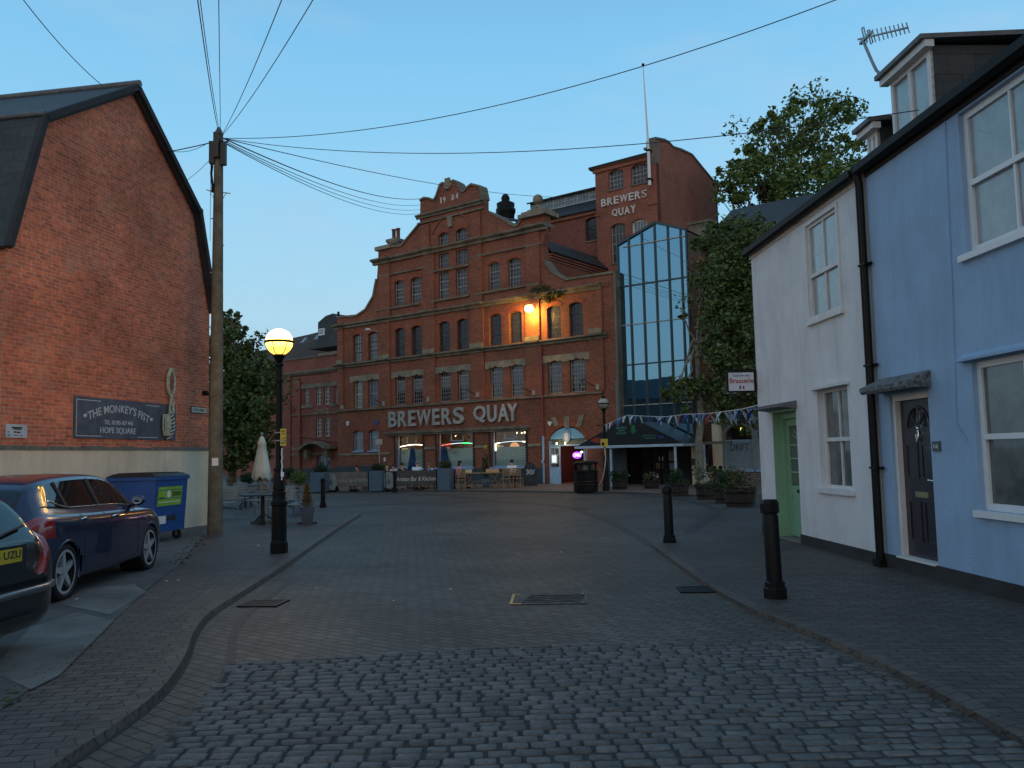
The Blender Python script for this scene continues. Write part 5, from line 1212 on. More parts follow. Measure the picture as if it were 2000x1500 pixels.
twin[1][2] = twin[0][2]; twin[1][3] = twin[0][3]; twin[3][2] = twin[2][2] - 1; twin[2][2] -= 1.2; twin[3][3] = twin[2][3]
o = mb(); o.poly(FT, [(TL, 5), (TR, 5), (TR, ZE), (TL, ZE)], -.4, 0, [hole(*q, .14) for q in twin], reveal=.2)
o.box(FT, TL, TL + .4, 5, ZE, -dep, -.401); o.box(FT, TL, TR, 5, ZE, -dep, -dep + .3)
FS = Fr(FT.P(TR, 0, 0).xy, FT.az - 90); fs_ = FS.px
prof = [(0, 5), (dep, 5)] + [(dep, fs_(1406, 378)[1])] + [fs_(x, y) for x, y in ((1404, 364), (1392, 352), (1372, 328), (1351, 302), (1330, 292), (1314, 287), (1306, 278), (1297, 273), (1287, 271))] + [(-.02, fs_(1283, 272)[1])]
o.poly(FS, prof, -.4, 0)
o.build('wall', M['brick_tower'], tw)
o = mb()
cp_ = prof[2:]
for i in range(len(cp_) - 1):
    a, b_ = Vector(cp_[i]), Vector(cp_[i + 1]); d = (b_ - a).normalized(); n = Vector((-d.y, d.x)); n = -n if n.y < 0 else n
    o.poly(FS, [tuple(a - n * .05), tuple(b_ - n * .05), tuple(b_ + n * .06), tuple(a + n * .06)], -.45, .06)
o.build('coping', M['lead'], tw)
o = mb(); o.box(FT, TR - .55, TR + .02, ZE - .6, fs_(1284, 274)[1], -.4, .05); o.box(FT, TR - .75, TR - .56, fs_(1284, 290)[1], fs_(1284, 286)[1], -.2, 0.05); o.build('corner_pier', M['stone'], tw)
o = mb(); o.box(FT, TL - .1, TR - .56, ZE - .35, ZE - .12, .001, .12); o.box(FT, TL - .2, TR - .56, ZE - .12, ZE + .02, .001, .22); o.box(FT, TL - .3, TL - .001, ZE - .12, ZE + .02, -dep, .22)
zb_ = ft(1165, 383)[1]; zb2 = ft(1285, 345)[1]; o.box(FT, TL - .04, TL + .25, ZE - 3.05, ZE - 2.9, .001, .06); o.box(FT, TR - .6, TR + .06, ZE - 3.05, ZE - 2.85, .001, .08)
o.build('string_course', M['brick_tower'], tw)
o = mb(); o.slab([FT.P(TL - .3, ZE + .03, .3), FT.P(TR - .56, ZE + .03, .3), FT.P(TR - .56, ZE + 1.4, -3), FT.P(TL - .3, ZE + .8, -3)], .12); o.build('roof', M['slate'], tw)
for i, q in enumerate(twin): fwin(tuple(q), 4, 4, M['grey_frame'] if i < 3 else M['timber_white'], M['glass_old'] if i < 3 else M['glass_curt_dark'], fr=FT, par=tw, heavy=(.5,), fw=.06 if i < 3 else .12, bar=.03 if i < 3 else .02, sill=M['stone'])
TX = (('BREWERS', 1176, 1265, 404, 385, 389, 371), ('QUAY', 1197, 1242, 419, 413, 404, 397))
t = thing('tower_lettering', 'cream letters Brewers Quay high on the brick tower', 'sign', FT.P(ft(1220, 400)[0], 15, 0))
def lrow(word, xs, yb, yt):
    for ch, (xa, xb) in zip(word, xs):
        pass
a0_, a1_ = ft(1176, 404)[0], ft(1265, 385)[0]; z0 = (ft(1180, 404)[1] + ft(1255, 387)[1]) / 2; z1 = (ft(1180, 389)[1] + ft(1262, 371)[1]) / 2
wd = {'B': .62, 'R': .66, 'E': .6, 'W': .95, 'S': .62, 'Q': .74, 'U': .64, 'A': .7, 'Y': .66}
def word_fit(fr, word, a, b_, z0, z1, m, off, dep_, o0, t):
    tot = sum(wd[c] for c in word) + .14 * (len(word) - 1); k = (b_ - a) / tot; x = a
    for i, c in enumerate(word):
        o = mb(); text(o, fr, c, x, x + wd[c] * k, z0, z1, o0, o0 + dep_, off); o.build('letter', m if not (word == 'BREWERS' and i == 6) else M['letter_grey'], t); x += (wd[c] + .14) * k
word_fit(FT, 'BREWERS', a0_, a1_, z0, z1, M['letter_white'], .015, .08, .02, t)
a0_, a1_ = ft(1197, 419)[0], ft(1243, 412)[0]; z2 = z0 - .32; z3 = z2 - (z1 - z0); word_fit(FT, 'QUAY', a0_, a1_, z3, z2, M['letter_white'], .015, .08, .02, t)
u, z = FT.px(1269, 362, .3); t = thing('flagpole', 'tall white bare flagpole fixed to the corner of the brick tower', 'flagpole', FT.P(u, z, 0))
ub, zb_ = FT.px(1256, 128, .3); um, zm = FT.px(1264, 290, .3)
zt_ = zb_
o = mb(); o.tube([FT.P(u, z, .3), FT.P(u, zm, .3)], .095, 10); o.tube([FT.P(u, zm + .001, .3), FT.P(ub, zt_, .3)], .07, 8, .025); o.build('pole', M['white'], t)
mb().ball(FT.P(ub, zt_ + .05, .3), .09, 10, 8).build('finial', M['black_paint'], t)
o = mb(); 
for zz in (z + .3, zm - .2): o.box(FT, u - .1, u + .1, zz, zz + .12, .001, .42)
parts(o, 'bracket', M['black_paint'], t)
# rear hall with roof lantern
FH = FA.off(-7); fh = FH.px
rh2 = thing('rear_hall', 'brick hall with a long glazed roof lantern between gable and tower', 'building', FH.P(fh(1110, 500)[0], 0, -3))
HL = fh(1000, 430)[0]; HR = TL - .02; ZW = (fh(1068, 437)[1] + fh(1160, 405)[1]) / 2
zv = lambda x, y, oo=0: FH.px(x, y, oo)[1]
q = [fh(1144, 470)[0], fh(1163, 466)[0], fh(1155, 470)[1], fh(1155, 424)[1]]
o = mb(); o.poly(FH, [(HL, 3), (HR, 3), (HR, ZW), (HL, ZW)], -.3, 0, [hole(q[0], HR - .05, q[2], q[3], .12)], reveal=.2); o.box(FH, HL, HL + .3, 3, ZW, -9, -.301); o.build('wall', M['brick_shop'], rh2)
fwin((q[0], HR - .05, q[2], q[3]), 4, 6, M['iron_frame'], M['glass_old'], fr=FH, par=rh2, heavy=(.34, .66), sill=M['stone'])
o = mb(); o.box(FH, HL, HR, ZW - .25, ZW + .0, .001, .14); o.build('eaves_course', M['brick_main'], rh2)
zA = (zv(1063, 414, -1.2) + zv(1160, 391, -1.2)) / 2; zB = (zv(1063, 391, -1.2) + zv(1160, 371, -1.2)) / 2; zC = zv(1150, 362, -3.5)
LL = FH.px(1036, 400, -1.2)[0]
o = mb(); o.slab([FH.P(HL, ZW + .02, .25), FH.P(HR, ZW + .02, .25), FH.P(HR, zA, -1.2), FH.P(HL, zA, -1.2)], .1); o.slab([FH.P(LL - .15, zB + .05, -.95), FH.P(HR, zB + .05, -.95), FH.P(HR, zB + 1.1, -4), FH.P(LL + .9, zB + 1.1, -4)], .1); o.build('roof', M['slate'], rh2)
o = mb(); F2 = FH.off(-1.2); n = 26
o.box(F2, LL, HR, zA, zA + .08, -.05, .06); o.box(F2, LL, HR, zB - .06, zB + .03, -.05, .06); o.box(F2, LL, HR, (zA + zB) / 2 - .02, (zA + zB) / 2 + .02, -.04, .02)
for i in range(n + 1): u = LL + (HR - LL - .03) * i / n; w2 = .05 if i % 4 == 0 else .02; o.box(F2, u, u + w2, zA + .08, zB - .06, -.05, .03)
ln = o.build('lantern', M['galv'], rh2)
mb().box(F2, LL + .02, HR - .02, zA + .05, zB - .04, -.04, -.02).build('pane', glass('lantern_glass', (.16, .20, .22), .2, .05, .6), ln)
# ================================================================ GLASS ATRIUM
FG = FA.off(-.3); fg = FG.px
at = thing('glass_atrium', 'tall blue mirror-glazed atrium with pointed top between brewery and trees', 'building', FG.P(fg(1275, 700)[0], 0, -2))
gl_, gr_, gm_ = fg(1203, 600)[0], fg(1345, 600)[0], fg(1281.5, 500)[0]
gl_ = max(gl_, UR - .0); zl, zm, zr_ = fg(1203, 479)[1], fg(1281, 434)[1], fg(1342, 447)[1]; print('atrium', gl_, gm_, gr_, zl, zm, zr_)
mul = [gl_] + [fg(x, 600)[0] for x in (1231.5 + 0, 1257.5, 1283, 1309, 1334)] + [gr_]
zs_ = [1.9] + [fg(1280, y)[1] for y in (789, 708, 628, 550, 471)]
def topz(u): return zl + (zm - zl) * (u - gl_) / (gm_ - gl_) if u < gm_ else zm + (zr_ - zm) * (u - gm_) / (gr_ - gm_)
rnd = random.Random(8)
def pane(u0, u1, z0, z1a, z1b):
    p = [(u0, z0), (u1, z0), (u1, z1b), (u0, z1a)]
    o = mb(); tx, tz = rnd.gauss(0, .0016), rnd.gauss(0, .0016); um, zmm = (u0 + u1) / 2, (z0 + z1b) / 2
    o.add([FG.P(u, z, -.06 + tx * (u - um) + tz * (z - zmm)) for u, z in p] + [FG.P(u, z, -.08) for u, z in p], [(0, 1, 2, 3), (7, 6, 5, 4)])
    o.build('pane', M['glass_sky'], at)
for i in range(len(mul) - 1):
    u0, u1 = mul[i], mul[i + 1]; zz = [z for z in zs_ if z < min(topz(u0), topz(u1)) - .1]
    for k in range(len(zz)):
        if k + 1 < len(zz): pane(u0, u1, zz[k], zz[k + 1], zz[k + 1])
        else: 
            if u0 < gm_ < u1: pane(u0, gm_, zz[k], topz(u0), zm); pane(gm_, u1, zz[k], zm, topz(u1))
            else: pane(u0, u1, zz[k], topz(u0), topz(u1))
o = mb()
for i, u in enumerate(mul): o.box(FG, u - .035, u + .035, 1.9, topz(u), -.059, .03)
for i, z in enumerate(zs_): 
    if i in (0, 2, 4): o.box(FG, gl_, gr_, z - .03, z + .03, -.058, .02)
for a, b_ in (((gl_, zl), (gm_, zm)), ((gm_, zm), (gr_, zr_))):
    a, b_ = Vector(a), Vector(b_); d = (b_ - a).normalized(); n = Vector((-d.y, d.x)) * .06; o.poly(FG, [tuple(a - n), tuple(b_ - n), tuple(b_ + n), tuple(a + n)], -.2, .05)
o.build('mullion', mat('dark_teal_frame', (.02, .05, .06), .4), at)
o = mb()
for i in (1, 3, 5): 
    z = zs_[i]; a = gl_ if i < 5 else gl_ + .3; o.box(FG, a, gr_, z - .022, z + .022, -.05, .012)
o.build('transom', mat('pale_floor_edge', (.42, .40, .33), .6), at)
mb().box(FG, gl_, gl_ + .06, 1.9, zl, -6, -.2).build('side_frame', M['glass_sky'], at); mb().box(FG, gr_ - .06, gr_, 1.9, zr_ - .1, -5, -.2).build('side_wall', M['brick_brown'], at)
mb().slab([FG.P(gl_, zl + .02, -.1), FG.P(gm_, zm + .02, -.1), FG.P(gm_, zm, -6), FG.P(gl_, zl, -6)], .1).build('roof', M['glass_dark'], at)
mb().slab([FG.P(gm_, zm + .02, -.1), FG.P(gr_, zr_ + .02, -.1), FG.P(gr_, zr_, -6), FG.P(gm_, zm, -6)], .1).build('roof', M['glass_dark'], at)
u0, z0 = fg(1198, 830); u1, z1 = fg(1210, 745); mb().box(FG, UR - .05, u1, 2.2, z1, .31, .42).build('cladding', M['plaster_grey'], at)
# ground floor glazed doors and columns
o = mb(); c0, c1 = UR + .05, gr_ + .6
for x in (1225, 1246, 1268, 1287, 1300, 1318, 1345): u = fg(x, 900)[0]; o.box(FG, u - .05, u + .05, 0, 1.9, -.3, -.2)
o.box(FG, c0, c1, 1.78, 1.9, -.3, -.2); dr = o.build('door_frame', M['black_paint'], at)
mb().box(FG, c0, c1, .03, 1.78, -.27, -.24).build('door_glass', M['glass_dark'], at)
for x, y0, y1, w2, m in ((1284, 915, 904, 14, M['stone']), (1308, 900, 880, 13, M['stone_light']), (1309, 918, 904, 11, mat('blueish_poster', (.16, .24, .28), .7)), (1287, 900, 892, 8, M['white'])):
    a, b_ = fg(x - w2 / 2, y0)[0], fg(x + w2 / 2, y0)[0]; mb().box(FG, a, b_, fg(x, y0)[1], fg(x, y1)[1], -.239, -.23).build('poster', m, at)
for x in (1207.5, 1364.5):
    u = fg(x, 900)[0]; mb().box(FG, u - .17, u + .17, 0, 2.0, .1, .42).build('column', M['plinth_cream'], at)
u = fg(1372, 900)[0]; mb().box(FG, u - .3, u + .6, 0, .62, .15, .5).build('low_wall', M['plinth_cream'], at)
mb().box(FG, fg(1359, 900)[0], fg(1368, 900)[0], fg(1363, 908)[1], fg(1363, 895)[1], .42, .5).build('intercom', M['concrete_dark'], at)
# ================================================================ ENTRANCE CANOPY
FC = FA.off(2.3); fc_ = FC.px
ca_, cb_ = fc_(1128, 871)[0], fc_(1334, 866)[0]; ZG = (fc_(1130, 874)[1] + fc_(1330, 868)[1]) / 2; print('canopy', ca_, cb_, ZG)
cn = thing('entrance_canopy', 'low hipped canopy with dark glazed roof, white gutter and posts', 'canopy', FC.P((ca_ + cb_) / 2, 0, -1))
r0, r1 = FA.px(1205, 826, -.1)[0], FA.px(1254, 824, -.1)[0]; ZRG = FA.px(1230, 825, -.1)[1]
M['canopy_glass'] = glass('dark_canopy_roofing', (.012, .016, .018), .35, .05, .4)
M['canopy_side'] = glass('grey_canopy_roofing', (.05, .06, .062), .4, .05, .4)
pa, pb_ = fc_(1205, 826), fc_(1253, 824); PZ = (pa[1] + pb_[1]) / 2
o = mb(); o.poly(FC, [(ca_, ZG + .055), (cb_, ZG + .055), (pb_[0], PZ), (pa[0], PZ)], -.04, .02); rf = o.build('pediment', M['canopy_glass'], cn)
o = mb(); o.slab([FC.P(cb_, ZG + .06, -.041), FC.P(cb_, ZG + .06, -2.35), FC.P(pb_[0], PZ, -2.35), FC.P(pb_[0], PZ, -.041)], .05); o.slab([FC.P(ca_, ZG + .06, -.041), FC.P(ca_, ZG + .06, -2.2), FC.P(pa[0], PZ, -2.2), FC.P(pa[0], PZ, -.041)], .05); o.slab([FC.P(pa[0], PZ, -.041), FC.P(pb_[0], PZ, -.041), FC.P(pb_[0], PZ, -2.2), FC.P(pa[0], PZ, -2.2)], .05)
o.build('roof_side', M['canopy_side'], cn)
o = mb(); o.box(FC, cb_ + .0, cb_ + 1.3, ZG + .0, ZG + .13, -2.5, -2.0); o.build('side_beam', M['stone'], cn)
M['gutter_blue'] = mat('pale_blue_white_gutter', (.42, .53, .62), .5)
o = mb(); o.box(FC, ca_ - .08, cb_ + .08, ZG - .07, ZG + .05, .051, .16); 
o.build('gutter', M['gutter_blue'], cn)
mb().box(FC, cb_ - .03, cb_ + .05, ZG - .07, ZG + .05, -2.3, .05).build('gutter', M['gutter_blue'], cn)
for x in (1143, 1181 + 13, 1320): u = fc_(x, 900)[0]; mb().box(FC, u - .045, u + .045, 0, ZG - .071, -.03, .06).build('post', M['gutter_blue'], cn)
mb().box(FC, fc_(1147, 900)[0] + .05, fc_(1185, 900)[0], 0, ZG - .1, -2.0, -1.9).build('side_panel', mat('blue_grey_boards', (.05, .07, .09), .7), cn)
u = FC.off(-2.1).px(1377, 900)[0]; o = mb(); o.box(FC, u - .04, u + .04, 0, ZG, -2.1, -2.02); o.build('post', M['gutter_blue'], cn)
mg = mat('faded_green_lettering', (.06, .20, .15), .6); mb_ = mat('dark_blue_decal', (.02, .03, .20), .5)
t = thing('canopy_sign', 'faded green lettering and downward arrow on the dark canopy pediment', 'sign', FC.P((ca_ + cb_) / 2, 2.5, .02))
for wd_, x0, x1, yb, yt in (('BREWERS', 1204, 1224, 838, 833.5), ('QUAY', 1208, 1222, 843, 839), ('BAZAAR', 1205, 1224, 848, 844)):
    o = mb(); text(o, FC, wd_, fc_(x0, yb)[0], fc_(x1, yb)[0], fc_(1214, yb)[1], fc_(1214, yt)[1], .022, .035, .03); o.build('lettering', mg, t)
o = mb(); a = fc_(1237.5, 840)[0]; zt_, zm_, zb_ = fc_(1237, 830.5)[1], fc_(1237, 841)[1], fc_(1237, 848)[1]; o.poly(FC, [(a - .10, zt_), (a - .10, zm_), (a - .20, zm_), (a, zb_), (a + .20, zm_), (a + .10, zm_), (a + .10, zt_)], .022, .035); o.build('arrow', mat('green_arrow', (.01, .16, .06), .5), t)
for wd_, x0, x1, yb, yt in (('BREWERS QUAY', 1256, 1284, 852, 849), ('EMPORIUM', 1260, 1281, 857, 854)):
    o = mb(); text(o, FC, wd_, fc_(x0, yb)[0], fc_(x1, yb)[0], fc_(1270, yb)[1], fc_(1270, yt)[1], .022, .035, .02); o.build('small_lettering', mg, t)
mb().box(FC, fc_(1286, 855)[0], fc_(1296, 855)[0], fc_(1290, 856)[1], fc_(1290, 851)[1], .022, .035).build('blue_arrow', mb_, t)
u, z = fc_(1163, 860); mb().poly(FC, [(u - .3, z), (u, z - .12), (u + .25, z - .12), (u + .25, z + .12), (u, z + .12)], .022, .035).build('red_arrow', M['red'], t)
# ================================================================ CAFE DOORWAY
cf = thing('cafe_entrance', 'arched cafe entrance with pale blue fanlight board and glazed doors, one standing open', 'entrance', FA.P(dcx, 0, 0))
a, b_ = DR
o = mb(); o.poly(FA, [(a + .12, 2.42), (b_ - .12, 2.42)] + arc(a + .12, b_ - .12, 2.5, .52, 12), -.3, -.05); mk_ = mat('sky_blue_fascia', (.20, .44, .60), .5); o.build('fanlight_board', mk_, cf)
zc = FA.px(1107, 852)[1]
mb().poly(FA, [(dcx + .25 * math.cos(k * .52), zc + .33 * math.sin(k * .52)) for k in range(12)], -.049, .03).build('roundel', mat('pale_grey_blue_roundel', (.32, .42, .50), .5), cf)
mb().poly(FA, [(dcx + .14 * math.cos(k * .52), zc + .2 * math.sin(k * .52)) for k in range(12)], .031, .04).build('roundel_mark', M['white'], cf)
mb().box(FA, a + .05, b_ - .05, 2.12, 2.4, -.3, -.2).build('lintel_board', mat('grey_green_board', (.14, .18, .15), .7), cf)
o = mb(); o.box(FA, a, a + .1, 0, 2.35, -.35, -.08); o.box(FA, b_ - .1, b_, 0, 2.35, -.35, -.08); o.box(FA, a + .1, b_ - .1, 2.05, 2.12, -.35, -.08); o.build('door_frame', M['blue_timber'], cf)
def leaf(fr, u0, u1, m, name='door', tp=2.03):
    o = mb(); frame_rect(o, fr, u0, u1, .03, tp, .09, -.03, .02); o.box(fr, u0 + .09, u1 - .09, .12, .95, -.02, .01)
    for k in range(1, 3): z = .95 + (tp - .09 - .95) * k / 3; o.box(fr, u0 + .09, u1 - .09, z - .015, z + .015, -.02, .01)
    um = (u0 + u1) / 2; o.box(fr, um - .015, um + .015, .95, tp - .09, -.02, .01)
    d = o.build(name, m, cf); mb().box(fr, u0 + .09, u1 - .09, .95, tp - .09, -.012, -.004).build('pane', M['clear'], d); return d
d1 = leaf(FA.off(.0), a + .08, a + .78, mat('pale_blue_door', (.30, .48, .62), .5))
mz = .95; o = mb(); o.box(FA, a + .22, a + .62, 1.12, 1.62, .025, .06); o.build('menu_case', M['plinth_cream'], d1)
mb().box(FA, a + .28, a + .56, 1.18, 1.56, .061, .064).build('lit_menu', emis('lit_menu_card', (.75, .85, 1), .75), d1)
f2 = Fr(FA.P(b_ - .12, 0, -.1).xy, FA.az - 70); d2 = leaf(f2, 0, .62, M['timber_cream'])
# entrance lobby
o = mb(); o.box(FA, a - .1, a, 0, 2.6, -3.2, -.56); o.box(FA, b_, b_ + .1, 0, 2.6, -3.2, -.56); o.box(FA, a, b_, 0, 2.6, -3.3, -3.2); o.box(FA, a, b_, 2.5, 2.6, -3.2, -.56); o.build('lobby_wall', mat('plum_wall', (.10, .025, .03), .7), cf)
mb().box(FA, a, b_, 0, .055, -3.2, -.56).build('lobby_floor', M['wood'], cf)
for du in (.62, 1.15): 
    o = mb(); o.lathe(FA.P(a + du, 2.14, .08), [(.05, 0), (.03, .05), (.02, .1)], 8); o.build('downlight', M['warm_bulb'], cf)
ld = bpy.data.lights.new('door_light', 'POINT'); ld.energy = 9; ld.color = (1, .72, .42); ld.shadow_soft_size = .08; lo_ = bpy.data.objects.new('door_light', ld); C.objects.link(lo_); lo_.parent = cf; lo_.location = FA.P(dcx - .1, 2.05, .55) - cf.location
ld = bpy.data.lights.new('lobby_light', 'POINT'); ld.energy = 10; ld.color = (1, .55, .3); ld.shadow_soft_size = .2; lo_ = bpy.data.objects.new('lobby_light', ld); C.objects.link(lo_); lo_.parent = cf; lo_.location = FA.P(dcx + .1, 1.7, -1.8) - cf.location
t = thing('neon_sign', 'small glowing purple pink neon sign in the cafe doorway', 'neon sign', FA.P(b_ - .5, 1.4, -.4))
fn = FA.off(-.4); q = fn.px(1127, 889); 
o = mb(); text(o, fn, 'OPEN', q[0] - .2, q[0] + .2, q[1] - .09, q[1] + .09, 0, .02, .0); o.build('tube_lettering', emis('neon_pink', (1, .25, .9), 6), t)
o = mb(); pts = [fn.P(q[0] + .27 * math.cos(k * .4488), q[1] + .16 * math.sin(k * .4488), .0) for k in range(15)]; o.tube(pts, .014, 5); o.build('tube_ring', emis('neon_violet', (.25, .05, 1), 5), t)
t = thing('pendant_lamp', 'small lit pendant lamp hanging at the cafe door beside the neon', 'lamp', FA.P(b_ - .1, 1.7, .2))
q = FA.px(1136, 883, .3); o = mb(); o.tube([FA.P(q[0], 2.15, .3), FA.P(q[0], q[1] + .05, .3)], .01, 4); o.build('flex', M['black_paint'], t); o = mb(); o.ball(FA.P(q[0], q[1], .3), .07, 10, 8, sz=.7); o.build('bulb', emis('pendant_glow', (1, .85, .6), 5), t)
# ================================================================ SHOP AND BUILDING BEHIND THE TREE
FD = Fr(gr(1440, 946), 126.7); fd_ = FD.px
bb = thing('brown_brick_building', 'tall brown brick building with slate roof mostly hidden by the plane tree', 'building', FD.P(2, 0, -3))
bl_ = fd_(1346, 600)[0]; zt_ = fd_(1348, 516)[1]; print('brown', bl_, zt_)
o = mb(); o.box(FD, bl_, bl_ + 12, 2.9, zt_, -8, 0); o.box(FD, bl_, bl_ + 1.4, 0, 2.899, -8, -.01); o.build('wall', M['brick_brown'], bb)
mb().box(FD, bl_ - .1, bl_ + 1.4, zt_ + .001, zt_ + .2, -.6, .12).build('coping', M['brick_tower'], bb)
F3 = FD.off(-2); q = F3.px(1346, 440); q2 = F3.px(1380, 438); o = mb(); o.box(F3, q[0], q2[0] + .1, zt_, q[1], -.8, 0); o.box(F3, q[0] - .08, q2[0] + .2, q[1], q[1] + .12, -.9, .08); o.build('parapet', M['stone'], bb)
F4 = FD.off(-1); 
def Q(x, y, oo): u, z = FD.px(x, y, oo); return FD.P(u, z, oo)
u1_ = FD.px(1385, 470, -1)[0]
a = Q(1383, 468, -1); b2 = Q(1432, 409, -5); c2 = Q(1600, 376, -5); e2 = Q(1620, 470, -1)
o = mb(); e2 = Vector((e2.x, e2.y, a.z)); c2.z = b2.z = (b2.z + c2.z) / 2; o.slab([a, e2, c2, b2], .15); o.slab([a, b2, FD.P(FD.px(1383, 468, -1)[0], a.z, -9)], .1); o.build('roof', M['slate'], bb); mb().box(FD, FD.px(1383, 468, -1)[0] + .1, bl_ + 11, zt_ - .1, a.z - .05, -8, -1.1).build('upper_wall', M['brick_brown'], bb)
o = mb(); q = fd_(1425, 640); 
for (x, y) in ((1417, 655), (1420, 737), (1455, 600)): 
    a_, z_ = fd_(x, y); frame_rect(o, FD, a_ - .45, a_ + .45, z_ - .8, z_ + .8, .08, .001, .04)
    o.box(FD, a_ - .02, a_ + .02, z_ - .72, z_ + .72, .001, .035); o.box(FD, a_ - .37, a_ + .37, z_ - .02, z_ + .02, .001, .034)
w2 = parts(o, 'window', M['white'], bb)[0]
o = mb()
for (x, y) in ((1417, 655), (1420, 737), (1455, 600)): a_, z_ = fd_(x, y); o.box(FD, a_ - .37, a_ + .37, z_ - .72, z_ + .72, .001, .012)
parts(o, 'pane', M['glass_curt_dark'], w2)
sh = thing('drift_shop', 'small shopfront with arched window lettered Drift beyond the white cottage', 'shop', FD.P(1, 0, 0))
dl, dr_ = fd_(1408, 900)[0], fd_(1560, 900)[0]; zt_ = fd_(1450, 826)[1]
w_ = [fd_(1421, 890)[0], fd_(1477, 890)[0]]; ws2 = fd_(1450, 917)[1]; wt = fd_(1448, 829)[1]
F5 = FD.off(.4); w3 = (w_[1] + .18, w_[1] + .18 + (w_[1] - w_[0]))
o = mb(); o.poly(F5, [(dl, 0), (dr_, 0), (dr_, zt_ + .1), (dl, zt_ + .1)], -.3, 0, [hole(w_[0], w_[1], ws2, wt, .72), hole(w3[0], w3[1], ws2, wt, .72)], reveal=.18); o.build('front', mat('grey_painted_shopfront', (.22, .24, .24), .7, var=.15), sh)
mb().box(F5, dl + .4, dr_, 0, ws2 - .12, .001, .06).build('brick_stall_riser', brick('cream_joint_brick', (.10, .08, .07), (.08, .06, .055), (.3, .28, .25)), sh)
mb().box(F5, dl - .1, dl + .28, 0, zt_, .001, .3).build('pilaster', M['plinth_cream'], sh)
for a, b_ in ((w_[0], w_[1]), w3):
    o = mb(); frame_rect(o, F5, a, b_, ws2, wt, .05, -.16, -.11); o.box(F5, a + .05, b_ - .05, wt - .78, wt - .73, -.16, -.11); w2 = o.build('window', M['blue_timber'], sh)
    mb().box(F5, a + .03, b_ - .03, ws2 + .03, wt - .75, -.14, -.13).build('frosted_pane', mat('frosted_shop_glass', (.22, .29, .33), .35, var=.12, vs=6), w2)
    mb().box(F5, a + .03, b_ - .03, wt - .74, wt, -.14, -.13).build('pane', M['clear'], w2)
    mb().box(F5, a - .05, b_ + .05, ws2 - .1, ws2 - .001, -.1, .1).build('sill', M['blue_timber'], w2)
    mb().box(F5, a - .2, b_ + .2, .3, wt + .2, -1.6, -1.5).build('room_wall', M['black_plinth'], w2)
a, b_ = w_; o = mb(); text(o, F5, 'DRIFT', a + .28, b_ - .22, fd_(1449, 880)[1], fd_(1449, 866)[1], -.129, -.12, .02); o.build('lettering', mat('grey_drift_letters', (.06, .08, .09), .6), sh)
o = mb(); q = F5.px(1448, 838, -.6); o.ball(F5.P(q[0], q[1], -.6), .055, 8, 6, sz=1.4); o.build('filament_bulb', emis('filament_bulb', (1, .7, .15), 6), sh)
o = mb()
for k in range(6):
    u = dl - .3 + k * .8; o.tube([F5.P(u, zt_ + .12, .1), F5.P(u + .4, zt_ + .22, .8)], .03, 5)
o.box(F5, dl - .4, dr_, zt_ + .101, zt_ + .2, -.1, .15); o.build('pergola', M['timber_cream'], sh)
o = mb()
for x in (1397, 1409): u = FD.off(1.2).px(x, 930)[0]; o.tube([FD.P(u, 0, 1.2), FD.P(u, 1.05, 1.2)], .04, 8); 
# ================================================================ backdrop street on the left, dark terrace beyond the left house (mirrored in the atrium)
FE = Fr(gr(470, 925), 96); fe = FE.px
bk = thing('far_brick_house', 'red brick house front far up the side street behind the tree', 'house', FE.P(fe(445, 900)[0], 0, -2))
a, b_ = fe(425, 900)[0], fe(467, 900)[0]; mb().box(FE, a - 4, b_, 0, 6, -6, 0).build('wall', M['brick_shop'], bk)
o = mb(); q = fe(447, 898); o.box(FE, q[0] - .25, q[0] + .2, .9, 2.3, .001, .06); o.build('notice_board', M['glass_curt_dark'], bk)
mb().slab([FE.P(a - 4, 6, .2), FE.P(b_ + .2, 6, .2), FE.P(b_ + .2, 8.5, -3), FE.P(a - 4, 8.5, -3)], .1).build('roof', M['slate'], bk)
o = mb(); o.box(FE, fe(452, 900)[0] - .1, fe(458, 900)[0], .8, 2.9, .001, .05); o.build('window', M['white'], bk)
FX = Fr((-15, 21.5), -26)
tr_ = thing('dark_terrace', 'dark brick terrace house behind the left gable house, mirrored low in the atrium', 'terrace', FX.P(7, 0, -3))
mb().box(FX, 0, 15, 0, 6.0, -7, 0).build('wall', M['brick_brown'], tr_)
o = mb(); o.slab([FX.P(-.2, 6.0, .3), FX.P(15.2, 6.0, .3), FX.P(15.2, 7.9, -3.5), FX.P(-.2, 7.9, -3.5)], .15); o.slab([FX.P(-.2, 6.0, -7.3), FX.P(15.2, 6.0, -7.3), FX.P(15.2, 7.9, -3.51), FX.P(-.2, 7.9, -3.51)], .15); o.build('roof', M['slate'], tr_)
